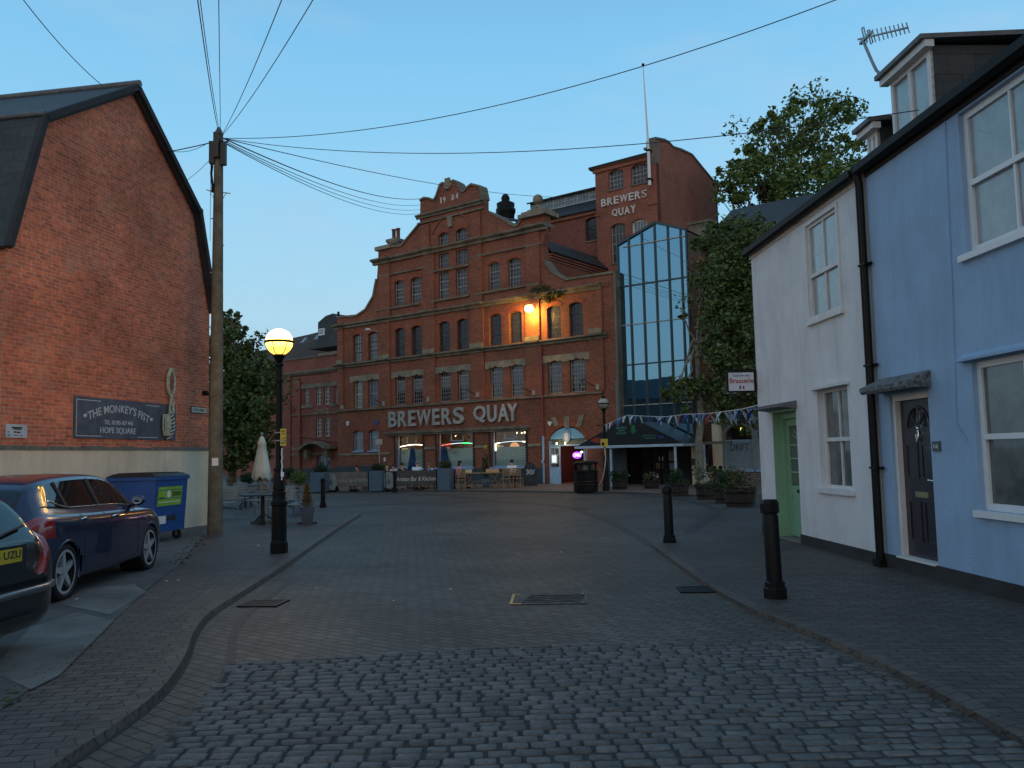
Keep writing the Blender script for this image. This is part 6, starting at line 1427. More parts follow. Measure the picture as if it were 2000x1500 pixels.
# ================================================================ STREET FURNITURE
def post_lamp(name, label, base, lit, sc_=1.0, group=None):
    t = thing(name, label, 'street lamp', base, 0, group); m = M['black_paint']
    o = mb(); o.lathe((0, 0, 0), [(.150, 0), (.150, .17), (.135, .19), (.13, .22), (.125, .80), (.145, .82), (.145, .87), (.12, .89), (.11, .92), (.108, .99), (.118, 1.0), (.118, 1.04), (.10, 1.06)], 16, .04, smooth=False); o.build('base', m, t, local=True)
    o = mb(); o.lathe((0, 0, 0), [(.10, 1.06), (.105, 1.10), (.082, 1.40), (.095, 1.42), (.095, 1.45), (.060, 1.47), (.056, 1.6), (.052, 2.95), (.072, 2.97), (.072, 3.02), (.052, 3.04), (.052, 3.23), (.078, 3.25), (.078, 3.29), (.05, 3.31), (.085, 3.39), (.125, 3.43), (.10, 3.45)], 16, .03, smooth=False); o.build('column', m, t, local=True)
    c = 3.67; r_ = .235
    o = mb()
    o.lathe((0, 0, c), [(r_ + .012, -.022), (r_ + .022, -.022), (r_ + .022, .022), (r_ + .012, .022)], 28)
    for k in range(6):
        a = 2 * math.pi * k / 6 + .3; o.tube([((r_ + .01) * math.sin(b_) * math.cos(a), (r_ + .01) * math.sin(b_) * math.sin(a), c - (r_ + .01) * math.cos(b_)) for b_ in [R_(x) for x in (20, 35, 50, 65, 80, 92)]], .007, 5)
    o.build('cage', m, t, local=True)
    o = mb(); o.ball((0, 0, c), r_, 28, 20)
    o.build('globe', M['globe_lit'] if lit else M['globe_off'], t, local=True)
    if lit:
        ld = bpy.data.lights.new('lamp_light', 'POINT'); ld.energy = lit; ld.color = (1, .55, .2); ld.shadow_soft_size = .24; lo_ = bpy.data.objects.new('lamp_light', ld); C.objects.link(lo_); lo_.parent = t; lo_.location = (0, -.0, c)
        # let the light out of the globe
        t_g = KID[t.name][-1]; t_g.visible_shadow = False
    else:
        o = mb(); o.lathe((0, 0, 0), [(.05, c + .22), (.10, c + .24), (.06, c + .31), (.03, c + .36), (.04, c + .38), (.004, c + .42)], 12); o.build('finial', m, t, local=True)
        o = mb(); o.tube([(-.28, 0, 2.75), (.28, 0, 2.75)], .015, 6); o.ball((-.29, 0, 2.75), .03, 8, 6); o.ball((.29, 0, 2.75), .03, 8, 6); o.build('ladder_bar', m, t, local=True)
    return t
M['globe_lit'] = emis('lit_opal_globe', (1, .56, .09), 3.2)
_n = M['globe_lit'].node_tree; _t = _n.nodes.new('ShaderNodeTexCoord'); _s = _n.nodes.new('ShaderNodeSeparateXYZ'); _m = _n.nodes.new('ShaderNodeMapRange'); _n.links.new(_t.outputs['Object'], _s.inputs[0]); _n.links.new(_s.outputs['Z'], _m.inputs[0])
_m.inputs[1].default_value = 3.55; _m.inputs[2].default_value = 3.85; _m.inputs[3].default_value = 1.9; _m.inputs[4].default_value = 16.0; _n.links.new(_m.outputs[0], _n.nodes['Principled BSDF'].inputs['Emission Strength'])
M['globe_off'] = mat('unlit_opal_globe', (.34, .32, .26), .15, var=.1, spec=.7)
b = gr(545, 1085); LAMP = post_lamp('street_lamp', 'lit black street lamp with glowing yellow globe beside the pub tables', (b.x, b.y, .05), 170)
def sign_on(t, name_, x0, x1, z0, z1, y, kind):
    pass
W1 = Fr((b.x, b.y), 90 + 3); 
t = thing('pay_parking_sign', 'yellow sign with a coin symbol strapped to the lit street lamp', 'sign', (b.x + .09, b.y - .08, 2.0))
def wx(x, y, oo=.11): return W1.px(x, y, oo)
q0 = wx(547.5, 871); q1 = wx(559, 837)
mb().box(W1, q0[0], q1[0], q0[1], q1[1], .10, .115).build('plate', M['yellow'], t)
o = mb(); hh = q1[1] - q0[1]; ww = q1[0] - q0[0]
text(o, W1, 'PAY', q0[0] + .2 * ww, q0[0] + .85 * ww, q0[1] + .80 * hh, q0[1] + .90 * hh, .115, .119, .02); o.box(W1, q0[0] + .35 * ww, q0[0] + .75 * ww, q0[1] + .67 * hh, q0[1] + .73 * hh, .115, .119)
o.poly(W1, [(q0[0] + ww * (.36 + .17 * math.cos(k * .52)), q0[1] + hh * (.27 + .17 * math.sin(k * .52))) for k in range(12)], .115, .119)
for k in range(3): o.box(W1, q0[0] + .7 * ww, q0[0] + .88 * ww, q0[1] + hh * (.12 + .15 * k), q0[1] + hh * (.2 + .15 * k), .115, .119)
o.build('lettering', M['black_plinth'], t); mb().poly(W1, [(q0[0] + ww * (.36 + .07 * math.cos(k * .52)), q0[1] + hh * (.30 + .11 * math.sin(k * .52))) for k in range(12)], .119, .122).build('coin', M['white'], t)
o = mb(); 
for z in (q0[1] + .08, q1[1] - .08): o.lathe((b.x, b.y, z), [(.062, 0), (.075, 0), (.075, .025), (.062, .025)], 12)
parts(o, 'strap', M['galv'], t)
o = mb(); q2 = wx(551, 925); o.box(W1, wx(548, 925)[0], wx(554, 925)[0], wx(551, 931)[1], wx(551, 922)[1], .09, .10); 
tt = thing('sticker', 'small white sticker near the foot of the lit street lamp', 'sticker', (b.x + .06, b.y - .1, 1.2)); o.build('label', M['white'], tt)
o = mb(); rn = random.Random(9); pts = [(b.x + .075 + rn.uniform(-.008, .008), b.y - .09, 1.85 - i * .055) for i in range(11)]; o.tube(pts, .013, 6)
tt = thing('festoon_cable', 'pale rope of lights hanging down the lit lamp column', 'cable', (b.x + .07, b.y - .09, 1.3)); o.build('rope_light', M['white'], tt)
b = gr(1184, 961); L2 = post_lamp('street_lamp', 'unlit black street lamp with opal globe and ladder bar beside the litter bin', (b.x, b.y, .05), 0)
W2 = Fr((b.x, b.y), 100); t = thing('parking_sign', 'square yellow sign with black disc on the unlit street lamp', 'sign', (b.x - .02, b.y - .1, 2.2))
q0 = W2.px(1173, 873, .09); q1 = W2.px(1187, 857, .09); ww, hh = q1[0] - q0[0], q1[1] - q0[1]
mb().box(W2, q0[0], q1[0], q0[1], q1[1], .09, .105).build('plate', M['yellow'], t)
mb().poly(W2, [(q0[0] + ww * (.35 + .22 * math.cos(k * .52)), q0[1] + hh * (.36 + .22 * math.sin(k * .52))) for k in range(12)], .105, .11).build('disc', M['black_plinth'], t)
o = mb(); o.lathe((b.x, b.y, (q0[1] + q1[1]) / 2), [(.062, 0), (.08, 0), (.08, .03), (.062, .03)], 12); o.build('strap', M['galv'], t)
o = mb(); pts = [W2.P(W2.px(x, y, .12)[0], W2.px(x, y, .12)[1], .12) for x, y in ((1181, 874), (1183, 895), (1181, 915), (1177, 935), (1170, 948))]; o.tube(pts, .03, 7)
tt = thing('hose', 'pale cable hanging in a curve from the yellow sign to the foot of the bin', 'cable', (b.x, b.y, 1)); o.build('sheath', M['letter_grey'], tt)
# bollards
def bollard(label, p, tall, tilt=0.0, rz=0.0, group='black bollards around the square', cap='round'):
    t = thing('bollard', label, 'bollard', p, rz, group); t.rotation_euler = (0, tilt, rz)
    s = tall / 1.0; m = M['black_paint']
    o = mb(); o.lathe((0, 0, 0), [(.115 * s, 0), (.115 * s, .10 * s), (.10 * s, .115 * s), (.10 * s, .16 * s), (.082 * s, .175 * s)], 8, smooth=False); o.build('foot', m, t, local=True)
    o = mb(); o.lathe((0, 0, 0), [(.078 * s, .175 * s), (.080 * s, .83 * s), (.070 * s, .85 * s), (.070 * s, .86 * s)], 16); o.build('shaft', m, t, local=True)
    o = mb(); o.lathe((0, 0, 0), [(.088 * s, .86 * s), (.092 * s, .88 * s), (.092 * s, .95 * s), (.07 * s, .985 * s), (.02 * s, 1.0 * s)] if cap == 'round' else [(.088 * s, .86 * s), (.094 * s, .88 * s), (.094 * s, .965 * s), (.075 * s, 1.0 * s), (.07 * s, 1.0 * s)], 16 if cap == 'round' else 8, smooth=(cap == 'round')); o.build('cap', m, t, local=True)
    return t
p = gr(1515, 1168, .04); bollard('nearest black bollard with an octagonal cap, leaning slightly left, in front of the white cottage', (p.x, p.y, .04), 1.06, R_(-1.3), .2, cap='oct')
p = gr(1308, 1064); bollard('round capped black bollard standing alone at the start of the right kerb', (p.x, p.y, 0), 1.05, R_(-.5))
p = gr(631, 994); bollard('black bollard at the rounded end of the left footway, right of the conifer pot', (p.x, p.y, .04), .98)
p = gr(771, 962); bollard('black bollard against the banner with the round emblem', (p.x, p.y, 0), 1.0)
p = gr(658, 960); bollard('black bollard in front of the left banner beside the blue planter', (p.x, p.y, 0), .98)
p = gr(886, 957); bollard('dark bollard tight beside the third planter and the woman in pink', (p.x, p.y, .05), .95)
p = gr(447, 952); bollard('black bollard beyond the pub tables, right of the timber pole', (p.x, p.y, 0), 1.0)
p = gr(449, 925); bollard('small distant bollard by the far brick house', (p.x, p.y, 0), 1.05)
p = gr(474, 930); bollard('distant bollard left of the cream parasol', (p.x, p.y, 0), 1.05)
for k, (x, lb_) in enumerate(((1397, 'thin black post left of the Drift window'), (1409, 'thin black post touching the cream pilaster of the Drift shop'))):
    p = gr(x, 951); bollard(lb_, (p.x, p.y, 0), .95)
# distant lamp column
p = gr(479, 925); t = thing('street_lamp', 'distant thin black lamp column seen below the tree, left of the parasol', 'street lamp', (p.x, p.y, 0)); o = mb(); o.lathe((0, 0, 0), [(.14, 0), (.13, .8), (.06, .9), (.05, 2.6), (.1, 2.65), (.14, 2.8), (.1, 3.0), (.03, 3.1)], 10); o.build('column', M['black_paint'], t, local=True)
o = mb(); o.box(W0, -.14, .14, 1.0, 1.5, .1, .16); o.build('notice', M['white'], t, local=True)
# timber pole
pb = gr(420, 1043, .05); pt_x = (427, 262)
FPp = Fr((pb.x, pb.y), 90); uu, zz = FPp.px(*pt_x); pole = thing('utility_pole', 'weathered timber telephone pole at the corner of the brick gable house', 'pole', (pb.x, pb.y, .04))
def PP(x, y, oo=0): u, z = FPp.px(x, y, oo); return FPp.P(u, z, oo)
top = PP(427.5, 262); o = mb(); n = 14; b0 = Vector((pb.x, pb.y, .02)); o.tube([b0.lerp(top, i / n) for i in range(n + 1)], .168, 14, .095); o.build('shaft', M['wood_pole'], pole)
o = mb(); o.lathe(top, [(.10, -.02), (.10, .02), (.03, .16)], 14); o.build('cap', M['lead'], pole)
o = mb(); zt = top.z
for (du, dy, hh, zz) in ((0, .10, .58, -.60), (.135, .02, .52, -.76), (-.125, .0, .52, -.72)):
    o.box(FPp, top.x - pb.x + du - .06, top.x - pb.x + du + .06, zt + zz, zt + zz + hh, dy + (.0 if du else 0), dy + .10 if not du else dy + .12)
o.build('junction_box', M['blackplastic'], pole)
o = mb(); o.tube([top + Vector((-.13, -.05, -.75)), top + Vector((-.14, -.08, -.95)), top + Vector((-.10, -.1, -1.25)), top + Vector((-.10, -.12, -1.4))], .03, 6); o.lathe(top + Vector((0, 0, -.25)), [(.12, 0), (.15, 0), (.15, .05), (.12, .05)], 12)
for s_ in (-1, 1): o.tube([top + Vector((s_ * .1, 0, -.22)), top + Vector((s_ * .22, -.02, -.18))], .02, 6)
o.build('fittings', M['black_paint'], pole)
o = mb(); zz = PP(425, 376).z
for s_ in (-1, 1): o.tube([(top.x + s_ * .08, pb.y, zz - .0), (top.x + s_ * .27, pb.y, zz + .02 - s_ * .05)], .012, 5); o.tube([(top.x + s_ * .09, pb.y, zz - .16), (top.x + s_ * .19, pb.y, zz)], .008, 4)
zq = zz
for k in range(7): zq -= .62; s_ = 1 if k % 2 else -1; o.tube([(top.x + s_ * .1 - .004 * k, pb.y - .05, zq), (top.x + s_ * .155 - .004 * k, pb.y - .05, zq)], .014, 5)
o.build('climbing_step', M['galv'], pole)
mb().box(FPp, -.02, .12, 1.55, 1.72, .165, .172).build('pole_tag', M['white'], pole)
# overhead wires: real spans from the pole head to houses round the square
def at(x, y, Y): r_ = ray(x, y); k = Y / r_.y; return Vector((r_.x * k, Y, EYE + r_.z * k))
def wire(label, a, b_, sag, r_=.009, n=22):
    pts = []; r_ *= .8
    for i in range(n + 1):
        t_ = i / n; p = a.lerp(b_, t_); p.z -= sag * 4 * t_ * (1 - t_); pts.append(p)
    o = mb(); mid = pts[n // 2]; o.tube(pts, r_, 5); ob = o.build('overhead_wire', M['cable'], uv=False); return tag(ob, label, 'cable', 'telephone wires fanning out from the timber pole')
PH = top + Vector((.1, 0, -.1)); PHL = top + Vector((-.2, 0, -.2))
wire('long wire sweeping up from the pole head to the top right, crossing the flagpole', PH, at(1640, -3, 11.5), .55, .010)
wire('wire from the pole head past the tower and tree to the attic dormer window', PH, RH.P(RH.px(1795, 215, -.1)[0], RH.px(1795, 215, -.1)[1], -.1), .45, .009)
wire('thick wire from the pole head to the left end of the date gable', PH, FA.P(f(826, 388)[0], f(826, 388)[1], .05), .5, .020)
wire('wire just below the thick one, to the date gable', PH + Vector((0, 0, -.05)), FA.P(f(826, 400)[0], f(826, 400)[1], .05), .55, .013)
wire('lowest of the wires reaching the date gable', PH + Vector((0, 0, -.1)), FA.P(f(826, 418)[0], f(826, 418)[1], .2), .6, .013)
wire('middle wire to the date gable, between the thin ones', PH + Vector((0, 0, -.08)), FA.P(f(826, 409)[0], f(826, 409)[1], .05), .58, .012)
wire('wire passing over the date gable and the ventilator to the brick tower', PH, FT.P(TL + .3, ft(1170, 383)[1], .05), .55, .013)
wire('left of the pair of steep wires rising from the pole to the top edge', top, at(384, -15, 8.5), .12, .009)
wire('right of the pair of steep wires rising from the pole to the top edge', top + Vector((.03, 0, 0)), at(389, -15, 8.6), .12, .007)
wire('vertical wire rising straight up from the pole head', top + Vector((.04, 0, 0)), at(427, -15, 9), .08, .007)
wire('wire rising right from the pole head to the top edge, the steeper of two', top + Vector((.08, 0, 0)), at(556, -15, 9), .10, .008)
wire('wire rising right from the pole head to the top edge, the flatter of two', top + Vector((.10, 0, 0)), at(620, -15, 9), .10, .008)
wire('wire from the top left edge down to the ridge of the brick gable house', at(38, -10, 14), LF.P(-3.6, 10.1, -.6), .10, .011)
wire('thick wire from the pole head down left to the bargeboard', PHL, LF.P(*LF.px(341, 300)[:1], LF.px(341, 300)[1], -1.2) , .03, .016)
wire('thin sagging wire between the pole head and the ridge of the gable house', PHL + Vector((-.05, 0, 0)), LF.P(-2.3, 9.3, -.3), .25, .008)
wire('thin wire dropping left from the junction box to the bargeboard', PHL + Vector((0, 0, -.4)), LF.P(-1.6, 8.45, .2), .03, .007)
wire('thin wire dropping steeply beside the pole to the eaves of the gable house', PHL + Vector((0.02, 0, -.4)), LF.P(-.35, 7.3, .2), .02, .007)
t = wire('small wire from the eaves gutter to the hook above the white cottage window', RH.P(RH.px(1548, 415)[0], 5.45, .1), RH.P(RH.px(1573, 432)[0], RH.px(1573, 432)[1], .05), .01, .006); t['group'] = 'wires on the white cottage'; 
# wheelie bin
bp_ = gr(337, 1062, .055)
t = thing('wheeled_bin', 'large blue four wheeled bin with black lid and green sticker, behind the dark blue car', 'bin', (-7.52, 17.60, .055), R_(80))
H = 1.24; 
def tprism(o, x0, x1, y0, y1, z0, z1, tx, ty): o.add([(x0 + tx, y0 + ty, z0), (x1 - tx, y0 + ty, z0), (x1 - tx, y1 - ty, z0), (x0 + tx, y1 - ty, z0), (x0, y0, z1), (x1, y0, z1), (x1, y1, z1), (x0, y1, z1)], [(0, 1, 5, 4), (1, 2, 6, 5), (2, 3, 7, 6), (3, 0, 4, 7), (4, 5, 6, 7), (3, 2, 1, 0)])
o = mb(); tprism(o, -.58, .58, -.52, .52, .20, H, .035, .05); o.build('body', M['blueplastic'], t, local=True)
o = mb(); tprism(o, -.61, .61, -.55, .55, H + .001, H + .07, 0, 0)
for k in range(5): z = .35 + .17 * k; e_ = .05 * (H - z) / (H - .2); o.b(-.585 + e_, .585 - e_, -.530 + e_, -.46, z, z + .012)
o.b(.605, .67, -.5, .5, H + .02, H + .06)
o.build('rim', M['blueplastic'], t, local=True)
o = mb(); o.add([(-.62, -.56, H + .072), (.62, -.56, H + .072), (.62, .56, H + .072), (-.62, .56, H + .072), (-.55, -.42, H + .14), (.55, -.42, H + .14), (.55, .42, H + .14), (-.55, .42, H + .14)], [(0, 1, 5, 4), (1, 2, 6, 5), (2, 3, 7, 6), (3, 0, 4, 7), (4, 5, 6, 7)])
for k in range(5): x = -.44 + .2 * k; o.b(x, x + .05, -.42, .42, H + .141, H + .155)
o.build('lid', M['blackplastic'], t, local=True)
for (x, y) in ((-.42, -.38), (.42, -.38), (-.42, .38), (.42, .38)):
    o = mb(); pts = [(x + .035, y + .1 * math.cos(a_) * 1, .10 + .1 * math.sin(a_)) for a_ in [k * .5236 for k in range(13)]]
    o.add([(x - .02, y + .1 * math.cos(k * .5236), .10 + .1 * math.sin(k * .5236)) for k in range(12)] + [(x + .02, y + .1 * math.cos(k * .5236), .10 + .1 * math.sin(k * .5236)) for k in range(12)], [(k, (k + 1) % 12, (k + 1) % 12 + 12, k + 12) for k in range(12)] + [tuple(range(11, -1, -1)), tuple(range(12, 24))])
    w2 = o.build('wheel', M['rubber'], t, local=True)
    o = mb(); o.b(x - .03, x - .021, y - .03, y + .03, .08, .24); o.b(x + .021, x + .03, y - .03, y + .03, .08, .24); o.build('castor', M['galv'], w2, local=True)
class Pl:
    """sticker plane on the sloping front face of the bin"""
    def __init__(s, x, y, dx): s.x, s.y = x, y
    def P(s, u, z, o=0): e_ = .05 * (H - z) / (H - .2); return Vector((u, -.52 + e_ - o, z))
FB1 = Pl(0, 0, 0)
o = mb(); o.add([FB1.P(-.50, .72, .004), FB1.P(.36, .72, .004), FB1.P(.40, 1.10, .004), FB1.P(-.46, 1.10, .004)], [(0, 1, 2, 3)]); s1 = o.build('green_sticker', mat('lime_green_sticker', (.22, .42, .03), .5), t, local=True)
o = mb(); o.box(FB1, -.44, .33, .785, .80, .006, .01); o.poly(FB1, [(-.10 + .06 * math.cos(k * .52), .95 + .08 * math.sin(k * .52)) for k in range(12)], .006, .01); o.build('sticker_marks', M['white'], s1, local=True)
o = mb(); text(o, FB1, '3000', .02, .34, .90, 1.0, .006, .012, .02); o.box(FB1, -.42, -.25, .87, .895, .006, .01); o.build('sticker_numerals', mat('dark_green_ink', (.03, .08, .02), .6), s1, local=True)
mb().box(FB1, -.46, -.16, .36, .52, .004, .008).build('white_label', M['white'], t, local=True)
o = mb(); o.poly(FB1, [(-.12, .42), (.22, .40), (.14, .55), (-.12, .52)], .004, .008); o.build('black_label', M['black_plinth'], t, local=True)
# litter bin
b = gr(1146, 961, .05)
t = thing('litter_bin', 'large square black litter bin with twin openings near the cafe door', 'litter bin', (b.x, b.y + .35, .05), R_(-30))
o = mb(); o.lathe((0, 0, 0), [(.50, 0), (.50, .30), (.51, .30), (.51, .36), (.50, .36), (.50, .80), (.52, .82), (.52, .86)], 8, smooth=False); o.build('body', M['black_paint'], t, local=True)
o = mb()
for z in (.30, .42): o.lathe((0, 0, z), [(.501, 0), (.515, .005), (.515, .02), (.501, .025)], 8, smooth=False)
o.build('gold_band', mat('dull_bronze_band', (.10, .06, .04), .4, .5), t, local=True)
for k in range(8):
    a_ = 2 * math.pi * (k + .5) / 8; fr = Fr((0.46 * math.cos(a_), .46 * math.sin(a_)), 0); fr.n = Vector((math.cos(a_), math.sin(a_))); fr.d = Vector((-math.sin(a_), math.cos(a_)))
    w2 = .19
    o = mb(); o.box(fr, -w2, -w2 + .05, .861, 1.13, -.05, 0); o.box(fr, w2 - .05, w2, .861, 1.13, -.05, 0); o.box(fr, -w2 + .05, w2 - .05, .861, .90, -.05, 0); o.build('aperture_frame', M['black_paint'], t, local=True)
mb().lathe((0, 0, 0), [(.30, .87), (.30, 1.13)], 12).build('liner', mat('silver_liner', (.12, .14, .14), .4, .4), t, local=True)
o = mb(); o.lathe((0, 0, 0), [(.50, 1.131), (.53, 1.15), (.53, 1.20), (.45, 1.25), (.25, 1.275), (.02, 1.28)], 8, smooth=False); o.build('lid', M['black_paint'], t, local=True)
# barrel planters with flowers
def planter(label, x, y, w_, h_, blooms, foliage_h, seed, n=420, mcol=None):
    b = gr(x, y, .0); t = thing('flower_tub', label, 'planter', (b.x, b.y + w_ / 2, .0), seed * .6, 'dark wooden flower tubs in front of the canopy')
    o = mb(); o.lathe((0, 0, 0), [(w_ * .42, 0), (w_ * .5, h_), (w_ * .46, h_), (w_ * .45, h_ - .06)], 12, smooth=False); o.build('tub', M['tub'], t, local=True)
    o = mb()
    for z in (.25, .75): o.lathe((0, 0, h_ * z), [(w_ * (.42 + .08 * z) + .002, 0), (w_ * (.42 + .08 * z) + .012, .0), (w_ * (.42 + .08 * z) + .014, .035), (w_ * (.42 + .08 * z) + .002, .035)], 12, smooth=False)
    o.build('hoop', M['black_paint'], t, local=True)
    rn = random.Random(seed); cl = [((rn.uniform(-.3, .3) * w_, rn.uniform(-.3, .3) * w_, h_ + foliage_h * rn.uniform(.25, .6)), (w_ * .26, w_ * .26, foliage_h * .45), n // 4) for k in range(6)] + [((w_ * .42 * math.cos(k), w_ * .42 * math.sin(k), h_ - .03), (.12, .12, .14), n // 8) for k in range(0, 6)]
    leafcloud('foliage', cl, .042, M['leaf_dark'] if seed % 2 else M['leaf_ol'], t, seed, local=True)
    if blooms:
        fl = [((rn.uniform(-.4, .4) * w_, rn.uniform(-.5, 0) * w_, h_ + foliage_h * rn.uniform(.35, .95)), .035, 5) for k in range(blooms[1])]
        leafcloud('blossom', fl, .04, blooms[0], t, seed + 50, local=True)
M['tub'] = mat('dark_stained_barrel', (.03, .022, .018), .8, var=.4, vs=6); fw_ = mat('white_petals', (.6, .6, .6), .7); fr_ = mat('red_petals', (.40, .03, .05), .7); fo_ = mat('amber_petals', (.45, .28, .08), .7)
planter('small wooden tub with dark foliage, nearest the unlit street lamp', 1213, 959, .72, .50, (fw_, 2), .4, 1)
planter('wooden tub with a clump of white flowers in front of the canopy doors', 1275, 957, .72, .42, (fw_, 9), .35, 2)
planter('wooden tub of tall green plants right behind the alone-standing bollard', 1329, 970, .86, .50, None, .55, 3)
planter('wooden tub with a rounded leafy bush by the low cream wall', 1388, 977, .84, .52, (fo_, 3), .75, 4, 360)
planter('wooden tub with one red bloom between the bush tub and the large one', 1422, 984, .70, .50, (fr_, 6), .60, 5)
planter('largest and nearest flower tub, with straggly amber flowers beside the white cottage', 1455, 994, .92, .56, (fo_, 9), .62, 6, 380)
# bunting
class _: pass
def bunting(label, pts, n, seed):
    t = thing('bunting', label, 'bunting', pts[0]); o = mb(); P = [Vector(p) for p in pts]; fine = []
    for i in range(len(P) - 1):
        for k in range(8): fine.append(P[i].lerp(P[i + 1], k / 8))
    fine.append(P[-1]); o.tube(fine, .012, 4); o.build('string', M['white'], t)
    rn = random.Random(seed); cols = [mat('bunting_' + c, v, .8) for c, v in (('white', (.55, .58, .62)), ('navy', (.03, .06, .20)), ('red', (.35, .05, .06)), ('blue', (.06, .16, .38)))]
    for i in range(n):
        f_ = (i + .5) / n * (len(fine) - 1); k = int(f_); p = fine[k].lerp(fine[min(k + 1, len(fine) - 1)], f_ - k); d = (fine[min(k + 1, len(fine) - 1)] - fine[k]).normalized()
        w_ = .13; hg = rn.uniform(.28, .40); sw = rn.uniform(-.16, .16); q = Vector((d.y, -d.x, 0)) * rn.uniform(-.22, .22)
        a, b_, c_ = p - d * w_, p + d * w_, p + d * sw + q - Vector((0, 0, hg)); m2 = (a + b_) / 2 * .5 + c_ * .5 + q * .4
        o = mb(); th = Vector((-d.y, d.x, 0)).normalized() * .002
        vs = [a, b_, m2 + d * w_ * .5, c_, m2 - d * w_ * .5]; o.add(vs + [v + th for v in vs], [(0, 1, 2, 3, 4), (9, 8, 7, 6, 5)] + [(j, j + 5, (j + 1) % 5 + 5, (j + 1) % 5) for j in range(5)]); o.build('flag', [cols[0], cols[1], cols[0], cols[2], cols[3]][(i + rn.randrange(3)) % 5], t)
lx = Vector((L2.location.x, L2.location.y, 2.8))
def bat(x, y, Y): return at(x, y, Y)
bunting('string of red white and blue flags from the unlit lamp to the white cottage', [lx, bat(1225, 811, 34), bat(1262, 813, 31.5), bat(1300, 814, 29), bat(1340, 809, 26.5), bat(1380, 808, 24), bat(1420, 803, 21.5), bat(1450, 799, 19.6), RH.P(UW + .02, RH.px(1475, 793)[1], .02)], 40, 4)
